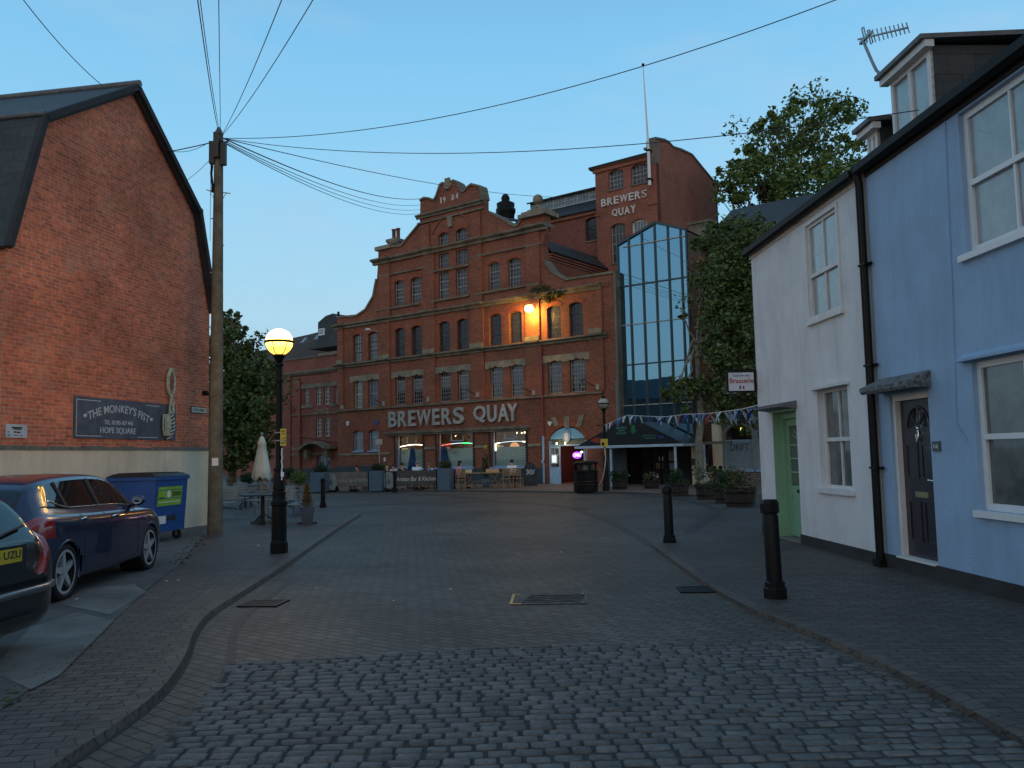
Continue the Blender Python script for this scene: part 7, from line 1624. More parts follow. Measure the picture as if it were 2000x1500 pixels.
# ================================================================ CARS
def catmull(P, t):
    i = int(t); i = min(max(i, 0), len(P) - 2); k = t - i
    a = P[max(i - 1, 0)]; b = P[i]; c = P[i + 1]; d = P[min(i + 2, len(P) - 1)]
    return [.5 * (2 * b_ + (c_ - a_) * k + (2 * a_ - 5 * b_ + 4 * c_ - d_) * k * k + (3 * b_ - a_ - 3 * c_ + d_) * k ** 3) for a_, b_, c_, d_ in zip(a, b, c, d)]
M['glass_car'] = glass('tinted_car_glass', (.008, .009, .011), .03, 0, .8); M['tail'] = mat('red_tail_lamp_lens', (.32, .012, .012), .12, var=.1, coat=1); M['headl'] = mat('clear_headlamp', (.5, .52, .55), .1, coat=1)
M['alloy'] = mat('silver_alloy', (.50, .52, .55), .3, .4, var=.05); M['dark_trim'] = mat('black_car_trim', (.015, .015, .016), .5)
def car(name, label, loc, rz, paint, plate=None, S=None, tail_t=(3.6, 6.2), tail_y=.42, chrome=True, wheels=True):
    t = thing(name, label, 'car', loc, rz)
    # y, w, zb, zs, zr, wr
    S = S or [(.0, .62, .40, .74, .80, .50), (.06, .78, .30, .90, .96, .60), (.20, .85, .22, .99, 1.16, .62), (.45, .89, .20, 1.01, 1.36, .60), (.85, .905, .19, .99, 1.45, .585), (1.7, .91, .18, .96, 1.48, .585), (2.4, .91, .18, .945, 1.45, .585), (2.85, .905, .18, .93, 1.32, .60), (3.2, .90, .18, .92, 1.12, .655), (3.42, .895, .19, .91, .985, .72), (3.85, .87, .20, .85, .895, .68), (4.2, .78, .22, .70, .76, .58), (4.34, .60, .30, .55, .62, .46)]
    def sec(t_):
        y, w_, zb, zs, zr, wr = catmull(S, t_)
        return y, [(0, zb), (w_ * .80, zb), (w_ * .965, zb + .07), (w_ * .995, zb + .22), (w_, (zb + zs) / 2 + .04), (w_ * .985, zs - .08), (w_ * .945, zs - .01), (w_ * .905, zs + .02), (wr + .02, zr - .075), (wr * .88, zr - .015), (wr * .45, zr + .004), (0, zr + .008)]
    NY = 150; K = 5; NS = 11 * K
    rows = []
    for i in range(NY + 1):
        t_ = (len(S) - 1) * i / NY; y, pts = sec(t_); r_ = []
        for j in range(NS + 1):
            s_ = j / K; a = catmull(pts, s_); k = min(int(s_), 10); f_ = s_ - k; lin = [pts[k][0] + (pts[k + 1][0] - pts[k][0]) * f_, pts[k][1] + (pts[k + 1][1] - pts[k][1]) * f_] if k < 11 else list(pts[11])
            m_ = .5 if s_ < 6 or s_ > 8 else 0.15; r_.append((a[0] * m_ + lin[0] * (1 - m_), a[1] * m_ + lin[1] * (1 - m_), s_))
        rows.append((y, r_))
    WY = (.80, 3.52); RW = .335; AR = .365
    body, glas, tail, head, arch = mb(), mb(), mb(), mb(), mb()
    for o in (body, glas, tail, head): o.smooth = True
    VI = {}
    def vert(o, i, j, sg):
        key = (id(o), i, j, sg if 0 < j < NS else 1)
        if key not in VI: VI[key] = len(o.v); y, r_ = rows[i]; o.v.append(Vector((r_[j][0] * sg, y, r_[j][1])))
        return VI[key]
    for sg in (1, -1):
        for i in range(NY):
            for j in range(NS):
                y = (rows[i][0] + rows[i + 1][0]) / 2; x, z, s_ = [(rows[i][1][j][k] + rows[i + 1][1][j + 1][k]) / 2 for k in range(3)]
                if s_ < 6 and any((y - wy) ** 2 + (z - RW) ** 2 < AR ** 2 for wy in WY): continue
                o = body
                zs = catmull(S, (len(S) - 1) * (i + .5) / NY)[3]; zr = catmull(S, (len(S) - 1) * (i + .5) / NY)[4]
                if 7.15 < s_ < 8.05 and .50 + max(0, (z - 1.05)) * .5 < y < 3.22 - (z - 1.0) * .6: o = glas
                if s_ > 8.45 and 2.78 < y < 3.40: o = glas
                if s_ > 8.6 and .07 < y < .40: o = glas
                if tail_t[0] < s_ < tail_t[1] and y < tail_y * (1 if s_ > 4.4 else .6) and x > .45: o = tail
                if 3.9 < s_ < 6.8 and y > 4.0 - .25 * (s_ > 5) and x > .42: o = head
                q = [vert(o, i, j, sg), vert(o, i, j + 1, sg), vert(o, i + 1, j + 1, sg), vert(o, i + 1, j, sg)]
                if sg < 0: q = q[::-1]
                if len(set(q)) < 3: continue
                o.f.append(q); o.m.append(0); o.sm.append(True)
    for i, rev in ((0, False), (NY, True)):
        y, r_ = rows[i]; ring = [(x, y, z) for x, z, s_ in r_] + [(-x, y, z) for x, z, s_ in r_[::-1]]; body.smooth = False
        body.add(ring, [tuple(range(len(ring))) if not rev else tuple(range(len(ring) - 1, -1, -1))])
    body.build('body', paint, t, local=True, uv=False)
    glas.build('window', M['glass_car'], t, local=True, uv=False)
    if tail.f: parts(tail, 'tail_lamp', M['tail'], t, local=True)
    if head.f: parts(head, 'headlamp', M['headl'], t, local=True)
    # arches, sills, waist trim
    def surf(y, s_):
        for i in range(NY):
            if rows[i][0] <= y <= rows[i + 1][0]:
                k = (y - rows[i][0]) / max(rows[i + 1][0] - rows[i][0], 1e-6); j = int(s_ * K); a, b_ = rows[i][1][j], rows[i + 1][1][j]; return Vector((a[0] + (b_[0] - a[0]) * k, y, a[1] + (b_[1] - a[1]) * k))
        return Vector((.8, y, .5))
    o = mb()
    for sg in (1, -1):
        for wy in WY:
            pts = [Vector((sg * (surf(min(max(wy, .02), 4.3), 4.0).x - .012 - .03 * (abs(math.cos(a)) ** 2)), wy + AR * math.cos(a), RW + AR * math.sin(a))) for a in [R_(-18 + 216 * k / 24) for k in range(25)]]; o.tube(pts, .020, 6)
    parts(o, 'wheel_arch', paint, t, local=True, tol=0)
    o = mb()
    for sg in (1, -1):
        for wy in WY: o.lathe((0, 0, 0), [(.001, 0)], 3) if False else None
    for sg in (1, -1):
        for wy in WY:
            pr = [(AR - .005, .0), (AR - .005, .32)]; vs = []; n = 24
            for r_, xx in pr:
                for k in range(n): a = 2 * math.pi * k / n; vs.append((sg * (.86 - xx), wy + r_ * math.cos(a), RW + r_ * math.sin(a)))
            o.add(vs, [(k, (k + 1) % n, (k + 1) % n + n, k + n) for k in range(n)] + [tuple(range(n, 2 * n))])
    o.b(-.7, .7, .5, 3.9, .19, .24); o.build('wheel_well', M['dark_trim'], t, local=True)
    if chrome:
        o = mb()
        for sg in (1, -1):
            pts = [surf(y, 7.2) for y in [.52 + 2.7 * k / 20 for k in range(21)]]; pts = [Vector(((p.x + .008) * sg, p.y, p.z + (.10 * max(0, 1 - k / 4) ** 1.5 if k < 4 else 0))) for k, p in enumerate(pts)]; o.tube(pts, .010, 5)
        parts(o, 'chrome_trim', M['chrome'], t, local=True)
    o = mb()
    for sg in (1, -1):
        o.tube([Vector(((surf(1.86, s_).x + .004) * sg, 1.86, surf(1.86, s_).z)) for s_ in (7.2, 7.6, 8.0)], .028, 5); o.tube([Vector(((surf(2.9, s_).x + .004) * sg, 2.88 - .03 * k, surf(2.9, s_).z)) for k, s_ in enumerate((7.2, 7.6, 8.0))], .016, 5); o.tube([Vector(((surf(1.0, s_).x + .004) * sg, .98, surf(1.0, s_).z)) for s_ in (7.2, 7.6, 8.0)], .022, 5)
        for y, l_ in ((1.22, (2.8, 3.2, 4, 5, 6, 6.8)), (1.90, (2.6, 3.2, 4, 5, 6, 6.8)), (2.98, (2.6, 3.2, 4, 5, 6, 6.8))): o.tube([Vector(((surf(y, s_).x + .0015) * sg, y, surf(y, s_).z)) for s_ in l_], .004, 4)
    parts(o, 'door_pillar', M['dark_trim'], t, local=True)
    o = mb()
    for sg in (1, -1):
        for y in (1.12, 2.06): p = surf(y, 5.4); o.tube([Vector(((p.x + .012) * sg, y, p.z - .01)), Vector(((p.x + .03) * sg, y + .05, p.z)), Vector(((p.x + .03) * sg, y + .17, p.z)), Vector(((p.x + .012) * sg, y + .22, p.z - .01))], .012, 6)
    parts(o, 'door_handle', M['chrome'] if chrome else paint, t, local=True)
    for sg in (1, -1):
        o = mb(); p = surf(2.95, 7.2); o.ball((sg * (p.x + .13), 2.92, p.z + .07), .10, 14, 10, sx=1.0, sy=.55, sz=.72); o.tube([(sg * p.x, 2.95, p.z), (sg * (p.x + .1), 2.93, p.z + .03)], .03, 6); w2 = o.build('mirror', paint, t, local=True)
        mb().lathe((sg * (p.x + .13), 2.866, p.z + .07), [(.01, 0)], 3) if False else None
        o = mb(); o.add([(sg * (p.x + .13) + .075 * math.cos(a) , 2.862 + .012 * abs(math.cos(a)), p.z + .07 + .052 * math.sin(a)) for a in [k * .5236 for k in range(12)]], [tuple(range(12))]); o.build('mirror_glass', M['glass_curt'], w2, local=True)
    for sg in (1, -1):
        for wy in WY:
            x0 = sg * .885; vs = []; n = 32
            def disc(prof_, m, nm, par, seg=32):
                o = mb(); o.smooth = True; vs = []
                for r_, xx in prof_:
                    for k in range(seg): a = 2 * math.pi * k / seg; vs.append((x0 - sg * xx, wy + r_ * math.cos(a), RW + r_ * math.sin(a)))
                nn = len(prof_); fs = []
                for i in range(nn - 1):
                    for k in range(seg):
                        q = (i * seg + k, i * seg + (k + 1) % seg, (i + 1) * seg + (k + 1) % seg, (i + 1) * seg + k); fs.append(q if sg < 0 else q[::-1])
                o.add(vs, fs); o.smooth = False; o.add(vs[-seg:], [tuple(range(seg))]); return o.build(nm, m, par, local=True, uv=False)
            wh = thing  # parts: tyre with rim below
            ty = disc([(.20, .20), (.31, .20), (RW - .005, .17), (RW, .12), (RW, .04), (RW - .02, .01), (.28, .0), (.255, .015), (.255, .12), (.1, .13)], M['rubber'], 'wheel', t)
            o = mb()
            for k in range(5):
                a = 2 * math.pi * k / 5 + .4
                c_, s_ = math.cos(a), math.sin(a); q = []
                for (rr, ww) in ((.04, .042), (.245, .028)):
                    for e_ in (-1, 1): q.append((rr * c_ - e_ * ww * s_, rr * s_ + e_ * ww * c_))
                vs = [(x0 - sg * .025, wy + u, RW + v) for u, v in q] + [(x0 - sg * .07, wy + u, RW + v) for u, v in q]
                o.add(vs, [(0, 1, 3, 2), (0, 2, 6, 4), (1, 5, 7, 3), (2, 3, 7, 6), (0, 4, 5, 1)])
            for rr, rr2 in ((.228, .262),):
                for k in range(32):
                    a, b_ = 2 * math.pi * k / 32, 2 * math.pi * (k + 1) / 32
                    o.add([(x0 - sg * .012, wy + r_ * math.cos(v), RW + r_ * math.sin(v)) for r_, v in ((rr, a), (rr, b_), (rr2, b_), (rr2, a))], [(0, 1, 2, 3)])
            o.add([(x0 - sg * .02, wy + .055 * math.cos(k * .5236), RW + .055 * math.sin(k * .5236)) for k in range(12)], [tuple(range(12))])
            o.build('rim', M['alloy'], ty, local=True)
    o = mb(); o.b(-.50, .50, -.012, .03, .31, .36); o.build('bumper_strip', M['dark_trim'], t, local=True)
    return t
def paint(name, c, rough=.22): 
    return mat(name, c, rough, .1, var=.02, coat=.8, spec=.5)
g0, g1 = gr(115, 1172, .056), gr(280, 1113, .056); d = (g1 - g0).normalized(); az_c = math.atan2(-d.x, d.y)
side = Vector((d.y, -d.x, 0)); rear = g0 - d * .80 - side * .80
blue_car = car('parked_car', 'dark blue hatchback with five spoke alloy wheels parked beside the brick gable house', (rear.x, rear.y, .05), az_c, paint('midnight_blue_paint', (.006, .016, .060)), tail_t=(4.3, 6.9), tail_y=.50)
# near car, rear end facing the road
P2_ = paint('dark_green_grey_paint', (.009, .013, .016))
S2 = [(.0, .66, .42, .66, .74, .50), (.05, .80, .28, .86, .93, .66), (.16, .85, .20, .97, 1.08, .68), (.40, .88, .19, 1.00, 1.34, .62), (.8, .90, .18, .99, 1.44, .585), (1.7, .91, .18, .96, 1.48, .585), (2.4, .91, .18, .945, 1.45, .585), (2.85, .905, .18, .93, 1.32, .60), (3.2, .90, .18, .92, 1.12, .655), (3.42, .895, .19, .91, .985, .72), (3.85, .87, .20, .85, .895, .68), (4.15, .78, .22, .70, .76, .58), (4.28, .60, .30, .55, .62, .46)]
near = car('parked_car', 'nearly black hatchback at the left edge, yellow number plate facing the road', (-4.12, 6.84, .05), R_(86), P2_, S=S2, tail_t=(6.0, 8.7), tail_y=.36, chrome=False)
o = mb(); o.b(-.26, .26, -.03, -.018, .815, .926); npl = o.build('number_plate', mat('yellow_number_plate', (.62, .44, .03), .4), near, local=True)
Wn = Fr((0, 0), 90); o = mb(); text(o, Wn, 'HJ 05 UZU', -.24, .24, .831, .911, .03, .034, .006)
o.build('plate_lettering', M['black_plinth'], npl, local=True)
o = mb(); o.b(-.34, .34, -.016, .1, .74, .95); o.build('plate_recess', P2_, near, local=True)
mb().tube([(-.80, .05, .56), (-.60, -.02, .555), (0, -.04, .555), (.60, -.02, .555), (.80, .05, .56), (.86, .2, .56)], .035, 8).build('bumper_strip', mat('satin_bumper_strip', (.07, .08, .09), .3, coat=.5), near, local=True)
o = mb(); o.tube([(.0, .06, 1.0), (.2, .07, 1.05), (.50, .13, 1.09)], .012, 6); o.box(Wn, -.04, .04, .96, 1.02, -.07, -.03); o.build('rear_wiper', M['dark_trim'], near, local=True)
# far blue car under the tree
p = gr(531, 925); car('parked_car', 'small bright blue car far away under the tree behind the parasol', (p.x, p.y, 0), R_(-60), paint('bright_blue_paint', (.02, .07, .42)))
# ================================================================ FIGURES
def skin_mesh(name, V, E, Rr, m, parent, sub=1, root=0, extra=None):
    me = bpy.data.meshes.new('sk'); me.from_pydata([Vector(v) for v in V], E, []); ob = bpy.data.objects.new('sk', me); C.objects.link(ob)
    md = ob.modifiers.new('s', 'SKIN'); md.use_smooth_shade = True
    sv = me.skin_vertices[0].data
    for i, r_ in enumerate(Rr): sv[i].radius = (r_, r_) if not isinstance(r_, tuple) else r_
    sv[root].use_root = True
    s2 = ob.modifiers.new('u', 'SUBSURF'); s2.levels = sub; s2.render_levels = sub
    bpy.context.view_layer.update()
    out = bpy.data.meshes.new_from_object(ob.evaluated_get(bpy.context.evaluated_depsgraph_get())); bpy.data.objects.remove(ob)
    out.name = name; out.materials.clear(); out.materials.append(m)
    for p_ in out.polygons: p_.use_smooth = True
    o2 = bpy.data.objects.new(name, out); C.objects.link(o2); o2.parent = parent; KID.setdefault(parent.name, []).append(o2); return o2
M['skin'] = mat('skin', (.62, .37, .26), .6, var=.05)
def person(label, loc, rz, top, trouser, hairc, hair='short', arms='rest', lean=.0, sleeve='short', k=1.0):
    t = thing('person', label, 'person', loc, rz); t.scale = (k, k, k)
    hip = (0, 0, .50); ch = (0, .02 + lean * .25, .82); nk = (0, .05 + lean * .5, 1.06); hd = (0, .08 + lean * .62, 1.145); ht = (0, .07 + lean * .66, 1.255); sh = [(s * .18, .03 + lean * .45, 1.02) for s in (-1, 1)]
    if arms == 'rest': el = [(s * .24, .10 + lean * .4, .76) for s in (-1, 1)]; hn = [(s * .14, .36 + lean * .3, .76) for s in (-1, 1)]
    elif arms == 'face': el = [(-.22, .22, .80), (.24, .12, .76)]; hn = [(-.05, .24 + lean * .6, 1.03), (.12, .38, .76)]
    else: el = [(-.26, .12, .78), (.30, .10, .80)]; hn = [(-.1, .36, .78), (.22, .34, .86)]
    V = [hip, ch, nk, hd, ht]; E = [(0, 1), (1, 2), (2, 3), (3, 4)]; Rr = [(.15, .12), (.15, .11), .055, .082, .080]
    for i in (0, 1):
        b_ = len(V); V += [sh[i], el[i], hn[i]]; E += [(1, b_), (b_, b_ + 1), (b_ + 1, b_ + 2)]; Rr += [.062, .042, .028]
        d_ = (Vector(hn[i]) - Vector(el[i])).normalized(); sd = d_.cross(Vector((0, 0, 1))).normalized() if abs(d_.z) < .9 else Vector((1, 0, 0))
        for q in range(5):
            off_ = (q - 2) * .018; c_ = len(V)
            tip = Vector(hn[i]) + d_ * ((.10, .13, .14, .13, .09)[q] if q else .07) + sd * off_ * (1.5 if q else 2.6) + Vector((0, 0, -.02))
            md_ = Vector(hn[i]).lerp(tip, .55) + Vector((0, 0, .008)); V += [tuple(md_), tuple(tip)]; E += [(b_ + 2, c_), (c_, c_ + 1)]; Rr += [.010, .008]
    for s in (-1, 1):
        b_ = len(V); V += [(s * .10, .05, .50), (s * .13, .44, .50), (s * .13, .42, .10), (s * .14, .54, .045)]; E += [(0, b_), (b_, b_ + 1), (b_ + 1, b_ + 2), (b_ + 2, b_ + 3)]; Rr += [.085, .062, .042, .035]
    body = skin_mesh('body', V, E, Rr, M['skin'], t)
    T = [hip, ch, (0, nk[1] - .01, nk[2] - .03)]; TE = [(0, 1), (1, 2)]; TR_ = [(.165, .135), (.17, .13), .075]
    for i in (0, 1):
        b_ = len(T); T += [sh[i], tuple(Vector(sh[i]).lerp(Vector(el[i]), .6 if sleeve == 'short' else 1))]; TE += [(1, b_), (b_, b_ + 1)]; TR_ += [.078, .062]
        if sleeve != 'short': T.append(tuple(Vector(el[i]).lerp(Vector(hn[i]), .9))); TE.append((b_ + 1, b_ + 2)); TR_.append(.045)
    skin_mesh('shirt', T, TE, TR_, mat('cloth_' + name_of(top), top, .85, var=.1), t)
    T = [(0, 0, .49)]; TE = []; TR_ = [(.165, .14)]
    for s in (-1, 1): b_ = len(T); T += [(s * .10, .06, .50), (s * .13, .45, .50), (s * .13, .42, .14)]; TE += [(0, b_), (b_, b_ + 1), (b_ + 1, b_ + 2)]; TR_ += [.10, .078, .06]
    skin_mesh('trousers', T, TE, TR_, mat('trousers_' + name_of(trouser), trouser, .85, var=.1), t)
    for s in (-1, 1): mb().ball((s * .14, .50, .045), .05, 10, 6, sx=.9, sy=2.2, sz=.8).build('shoe', M['black_plinth'], t, local=True)
    hc = Vector(((hd[0]), (hd[1] + ht[1]) / 2, 1.205)); hm = mat('hair_' + name_of(hairc), hairc, .8, var=.2)
    o = mb(); o.ball(hc + Vector((0, -.022, .03)), .098, 14, 10, sx=.93, sy=1.05, sz=1.05, a0=.30)
    if hair == 'long': o.ball(hc + Vector((0, -.055, -.06)), .085, 12, 8, sx=1.1, sy=.75, sz=1.75)
    if hair == 'bun': o.ball(hc + Vector((0, -.08, .09)), .045, 10, 8)
    o.build('hair', hm, t, local=True)
    for s in (-1, 1): mb().ball(hc + Vector((s * .030, .076, .012)), .010, 8, 6).build('eye', M['black_plinth'], t, local=True); mb().ball(hc + Vector((s * .084, .0, -.005)), .018, 8, 6, sx=.5).build('ear', M['skin'], t, local=True)
    mb().ball(hc + Vector((0, .088, -.012)), .013, 8, 6, sz=1.5).build('nose', M['skin'], t, local=True)
    mb().ball(hc + Vector((0, .078, -.05)), .016, 8, 6, sx=1.4, sz=.35, sy=.5).build('mouth', mat('lips', (.35, .10, .09), .6) if 'lips' not in bpy.data.materials else bpy.data.materials['lips'], t, local=True)
    return t
def name_of(c): return '%02d%02d%02d' % tuple(int(v * 99) for v in c)
def at0(x, Y, z=.05): r_ = ray(x, 900); return Vector((r_.x * Y / r_.y, Y, z))
# ================================================================ TERRACE FURNITURE
def box_planter(label, x0, x1, ytop, yb, Y, seed):
    a, b_ = at0(x0, Y), at0(x1, Y); w_ = b_.x - a.x; t = thing('planter_box', label, 'planter', ((a.x + b_.x) / 2, Y + w_ / 2 + .0, .05), R_(-14), 'tall blue grey planters with clipped box')
    h_ = at(x0, ytop, Y).z - .05; w2 = w_ * .82
    o = mb(); o.b(-w2 / 2, w2 / 2, -w2 / 2, w2 / 2, 0, h_); o.build('box', M['zinc'], t, local=True)
    mb().b(-w2 / 2 + .02, w2 / 2 - .02, -w2 / 2 + .02, w2 / 2 - .02, h_ + .001, h_ + .02).build('soil', M['black_plinth'], t, local=True)
    leafcloud('foliage', [((0, 0, h_ + .17), (w2 * .56, w2 * .56, .22), 900), ((0, 0, h_ + .12), (w2 * .4, w2 * .4, .14), 300)], .035, M['leaf_dark'] if seed != 3 else M['leaf_ol'], t, seed, local=True); return t
box_planter('tall blue grey planter with clipped box, leftmost by the office door', 604, 640, 923, 962, 41.6, 1)
box_planter('tall blue grey planter with clipped box, between the two banners', 719, 752, 920, 962, 41.0, 2)
box_planter('tall blue grey planter with clipped box, beside the woman in pink', 853, 884, 915, 959, 40.4, 3)
def banner(label, x0, Y0, x1, Y1, zt, txt, tx, emblem=None, light=False):
    a, b_ = at0(x0, Y0), at0(x1, Y1); az = math.degrees(math.atan2(b_.x - a.x, b_.y - a.y)); fr = Fr(a.xy, az); L_n = (b_.xy - a.xy).length
    t = thing('windbreak_banner', label, 'banner', (a.x, a.y, .05))
    o = mb(); o.box(fr, 0, L_n, .28, zt, -.01, .01); o.build('canvas', mat('grey_brown_canvas' if not light else 'faded_canvas', (.085, .078, .066) if not light else (.17, .15, .135), .85, var=.25, vs=3), t)
    o = mb(); 
    for u in (0.0, L_n - .04): o.box(fr, u, u + .04, .05, zt + .05, -.03, .03)
    for u in (.1, L_n * .55): o.box(fr, u, u + .45, .05, .10, -.15, .15)
    o.build('frame', M['black_paint'], t)
    o = mb(); text(o, fr, txt, L_n * tx[0], L_n * tx[1], zt - .50, zt - .30, .011, .016, .006, .15); o.build('lettering', M['letter_white'] if not light else M['letter_grey'], t)
    if emblem: u = L_n * emblem; o = mb(); o.poly(fr, [(u + .34 * math.cos(k * .3927), zt - .45 + .40 * math.sin(k * .3927)) for k in range(16)], .012, .03); e_ = o.build('emblem', mat('pale_emblem', (.26, .30, .27), .7, var=.25, vs=8), t); mb().poly(fr, [(u - .12, zt - .62), (u + .12, zt - .62), (u, zt - .3)], .031, .036).build('emblem_mark', M['zinc'], e_)
    return t
banner('faded grey banner with worn lettering, left of the middle planter', 641, 42.2, 720, 41.6, .98, "Artisan Bar & Kitchen", (.25, .98), .07, True)
banner('dark banner with lettering and a round pale emblem, between the planters', 752, 41.3, 853, 40.9, 1.0, "Artisan Bar & Kitchen", (.22, .98), .07)
people = [
 ('woman with dark hair and bare arms seated behind the faded banner', 704, 43.2, 150, (.05, .045, .05), (.04, .04, .05), (.03, .02, .015), 'long', 'rest', .35, .95),
 ('child with blond hair in a coral top behind the emblem banner', 757, 42.6, 30, (.95, .20, .12), (.1, .1, .2), (.62, .45, .18), 'short', 'out', .1, .88),
 ('person with dark hair in a pale top, second from the blond child', 771, 43.2, 160, (.75, .72, .70), (.05, .05, .06), (.04, .025, .02), 'short', 'rest', .2, .95),
 ('person with black hair resting a hand against the face', 786, 42.9, 170, (.03, .03, .035), (.05, .05, .06), (.015, .012, .012), 'short', 'face', .1, 1.0),
 ('grey haired man in a white shirt seen from behind, at the banner', 813, 42.3, -12, (.78, .84, .92), (.05, .05, .07), (.22, .21, .20), 'short', 'rest', .1, 1.05),
 ('woman in a pale blue top facing right of the white shirted man', 845, 43.0, 130, (.32, .45, .58), (.05, .05, .06), (.20, .13, .09), 'long', 'rest', .25, .98),
 ('woman in a pink and red top seated beside the third planter', 893, 42.0, -80, (.80, .30, .38), (.16, .10, .11), (.02, .015, .015), 'long', 'rest', .1, 1.03),
 ('man in a white t-shirt sitting with his back turned beside the chalkboard', 1000, 42.3, 5, (.85, .90, .95), (.03, .03, .04), (.03, .02, .015), 'short', 'rest', .25, 1.03)]
for (lb_, x, Y, rz, c1, c2, hc, hs, ar, ln_, k) in people: p = at0(x, Y); person(lb_, p, R_(rz), c1, c2, hc, hs, ar, ln_, k=k)
def stool_chair(label, p, rz, m, group, seat=.45, back=.95):
    t = thing('wooden_chair', label, 'chair', p, rz, group)
    mb().b(-.21, .21, -.21, .21, seat - .03, seat).build('seat', m, t, local=True)
    for (x, y) in ((-.19, -.19), (.17, -.19), (-.19, .17), (.17, .17)):
        mb().b(x, x + .035, y, y + .035, 0, seat - .031 if y > 0 else back).build('leg', m, t, local=True)
    o = mb(); 
    for z in (.58, .68, .78, .88): o.b(-.154, .169, -.185, -.165, z, z + .06)
    o.build('backrest', m, t, local=True); mb().b(-.154, .169, -.01, .01, .2, .23).build('stretcher', m, t, local=True); return t
wch = [('wooden slat chair in front of the woman in pink', 900, 41.3, 10), ('wooden slat chair left of the man in the white t-shirt', 985, 41.7, 25), ('wooden slat chair right of the man in the white t-shirt', 1011, 42.0, -20), ('empty wooden chair behind the white shirted man at the banner', 830, 43.4, 100)]
for lb_, x, Y, rz in wch: stool_chair(lb_, at0(x, Y), R_(rz), M['wood'], 'wooden slat chairs on the cafe terrace')
stool_chair('wooden chair under the man in the white t-shirt', at0(1000, 42.25), R_(5), M['wood'], 'wooden slat chairs on the cafe terrace')
for lb_, x, Y in (('wooden chair under the woman in pink', 893, 42.02),): stool_chair(lb_, at0(x, Y), R_(-80), M['wood'], 'wooden slat chairs on the cafe terrace')
def bench(label, x0, x1, Y, h_=.46, w_=.35):
    a, b_ = at0(x0, Y), at0(x1, Y); L_n = b_.x - a.x; t = thing('wooden_bench', label, 'bench', ((a.x + b_.x) / 2, Y, .05), 0, 'timber benches behind the banners')
    mb().b(-L_n / 2, L_n / 2, -w_ / 2, w_ / 2, h_ - .04, h_).build('seat', M['wood_grey'], t, local=True)
    for s in (-1, 1): mb().b(s * L_n * .42 - .03, s * L_n * .42 + .03, -w_ / 2, w_ / 2, 0, h_ - .041).build('leg', M['wood_grey'], t, local=True)
bench('timber bench under the dark haired woman behind the faded banner', 690, 718, 43.2); bench('timber bench behind the emblem banner under four drinkers', 748, 800, 43.0); bench('timber bench under the white shirted man and the woman in blue', 804, 856, 42.6)
def trestle(label, x0, x1, Y):
    a, b_ = at0(x0, Y), at0(x1, Y); L_n = b_.x - a.x; t = thing('trestle_table', label, 'table', ((a.x + b_.x) / 2, Y, .05), R_(-3))
    mb().b(-L_n / 2, L_n / 2, -.36, .36, .72, .76).build('tabletop', M['wood'], t, local=True)
    for s in (-1, 1):
        for e_ in (-1, 1): o = mb(); o.tube([(s * L_n * .34 + e_ * .28, -.3, 0), (s * L_n * .34 - e_ * .18, -.28, .719)], .03, 6); o.tube([(s * L_n * .34 + e_ * .28, .3, 0), (s * L_n * .34 - e_ * .18, .28, .719)], .03, 6); o.build('leg', M['wood_grey'], t, local=True)
    mb().b(-L_n * .34, L_n * .34, -.03, .03, .30, .36).build('stretcher', M['wood_grey'], t, local=True)
trestle('long wooden trestle table between the woman in pink and the man in white', 907, 978, 41.9)
for k, x in enumerate((915, 955, 968)):
    p = at0(x, 41.85); t = thing('menu_folder', ['pale menu folder at the left of the trestle table', 'orange menu folder in the middle of the trestle table', 'orange menu folder near the right end of the trestle table'][k], 'menu', (p.x, p.y, .815), R_(5)); mb().add([(-.16, -.1, 0), (.16, -.1, 0), (.16, .06, .16), (-.16, .06, .16), (-.16, -.085, -.0), (.16, -.085, 0), (.16, .075, .155), (-.16, .075, .155)], [(0, 1, 2, 3), (7, 6, 5, 4), (0, 4, 5, 1), (2, 6, 7, 3), (1, 5, 6, 2), (0, 3, 7, 4)]).build('folder', mat('card_%d' % k, ((.5, .40, .25), (.45, .25, .12), (.45, .25, .12))[k], .7), t, local=True)
for k, (x, lb_) in enumerate(((785, 'timber pub table behind the emblem banner'), (834, 'timber pub table between the white shirted man and the woman in blue'), (697, 'timber pub table behind the faded banner'))):
    p = at0(x, 42.75 + .1 * k); t = thing('pub_table', lb_, 'table', p, 0, 'timber pub tables behind the banners'); mb().b(-.4, .4, -.28, .28, .70, .74).build('tabletop', M['wood_grey'], t, local=True)
    for (a, c_) in ((-.33, -.22), (.33, -.22), (-.33, .22), (.33, .22)): mb().b(a - .03, a + .03, c_ - .03, c_ + .03, 0, .699).build('leg', M['wood_grey'], t, local=True)
p = at0(678, 42.7); 
t = thing('orange_lantern', 'small glowing amber lantern on the pub table behind the faded banner', 'lantern', (at0(691, 42.85).x, 42.8, .79)); mb().lathe((0, 0, 0), [(.11, 0), (.11, .12), (.06, .16)], 10).build('shade', emis('amber_lantern', (1, .42, .07), .9), t, local=True)
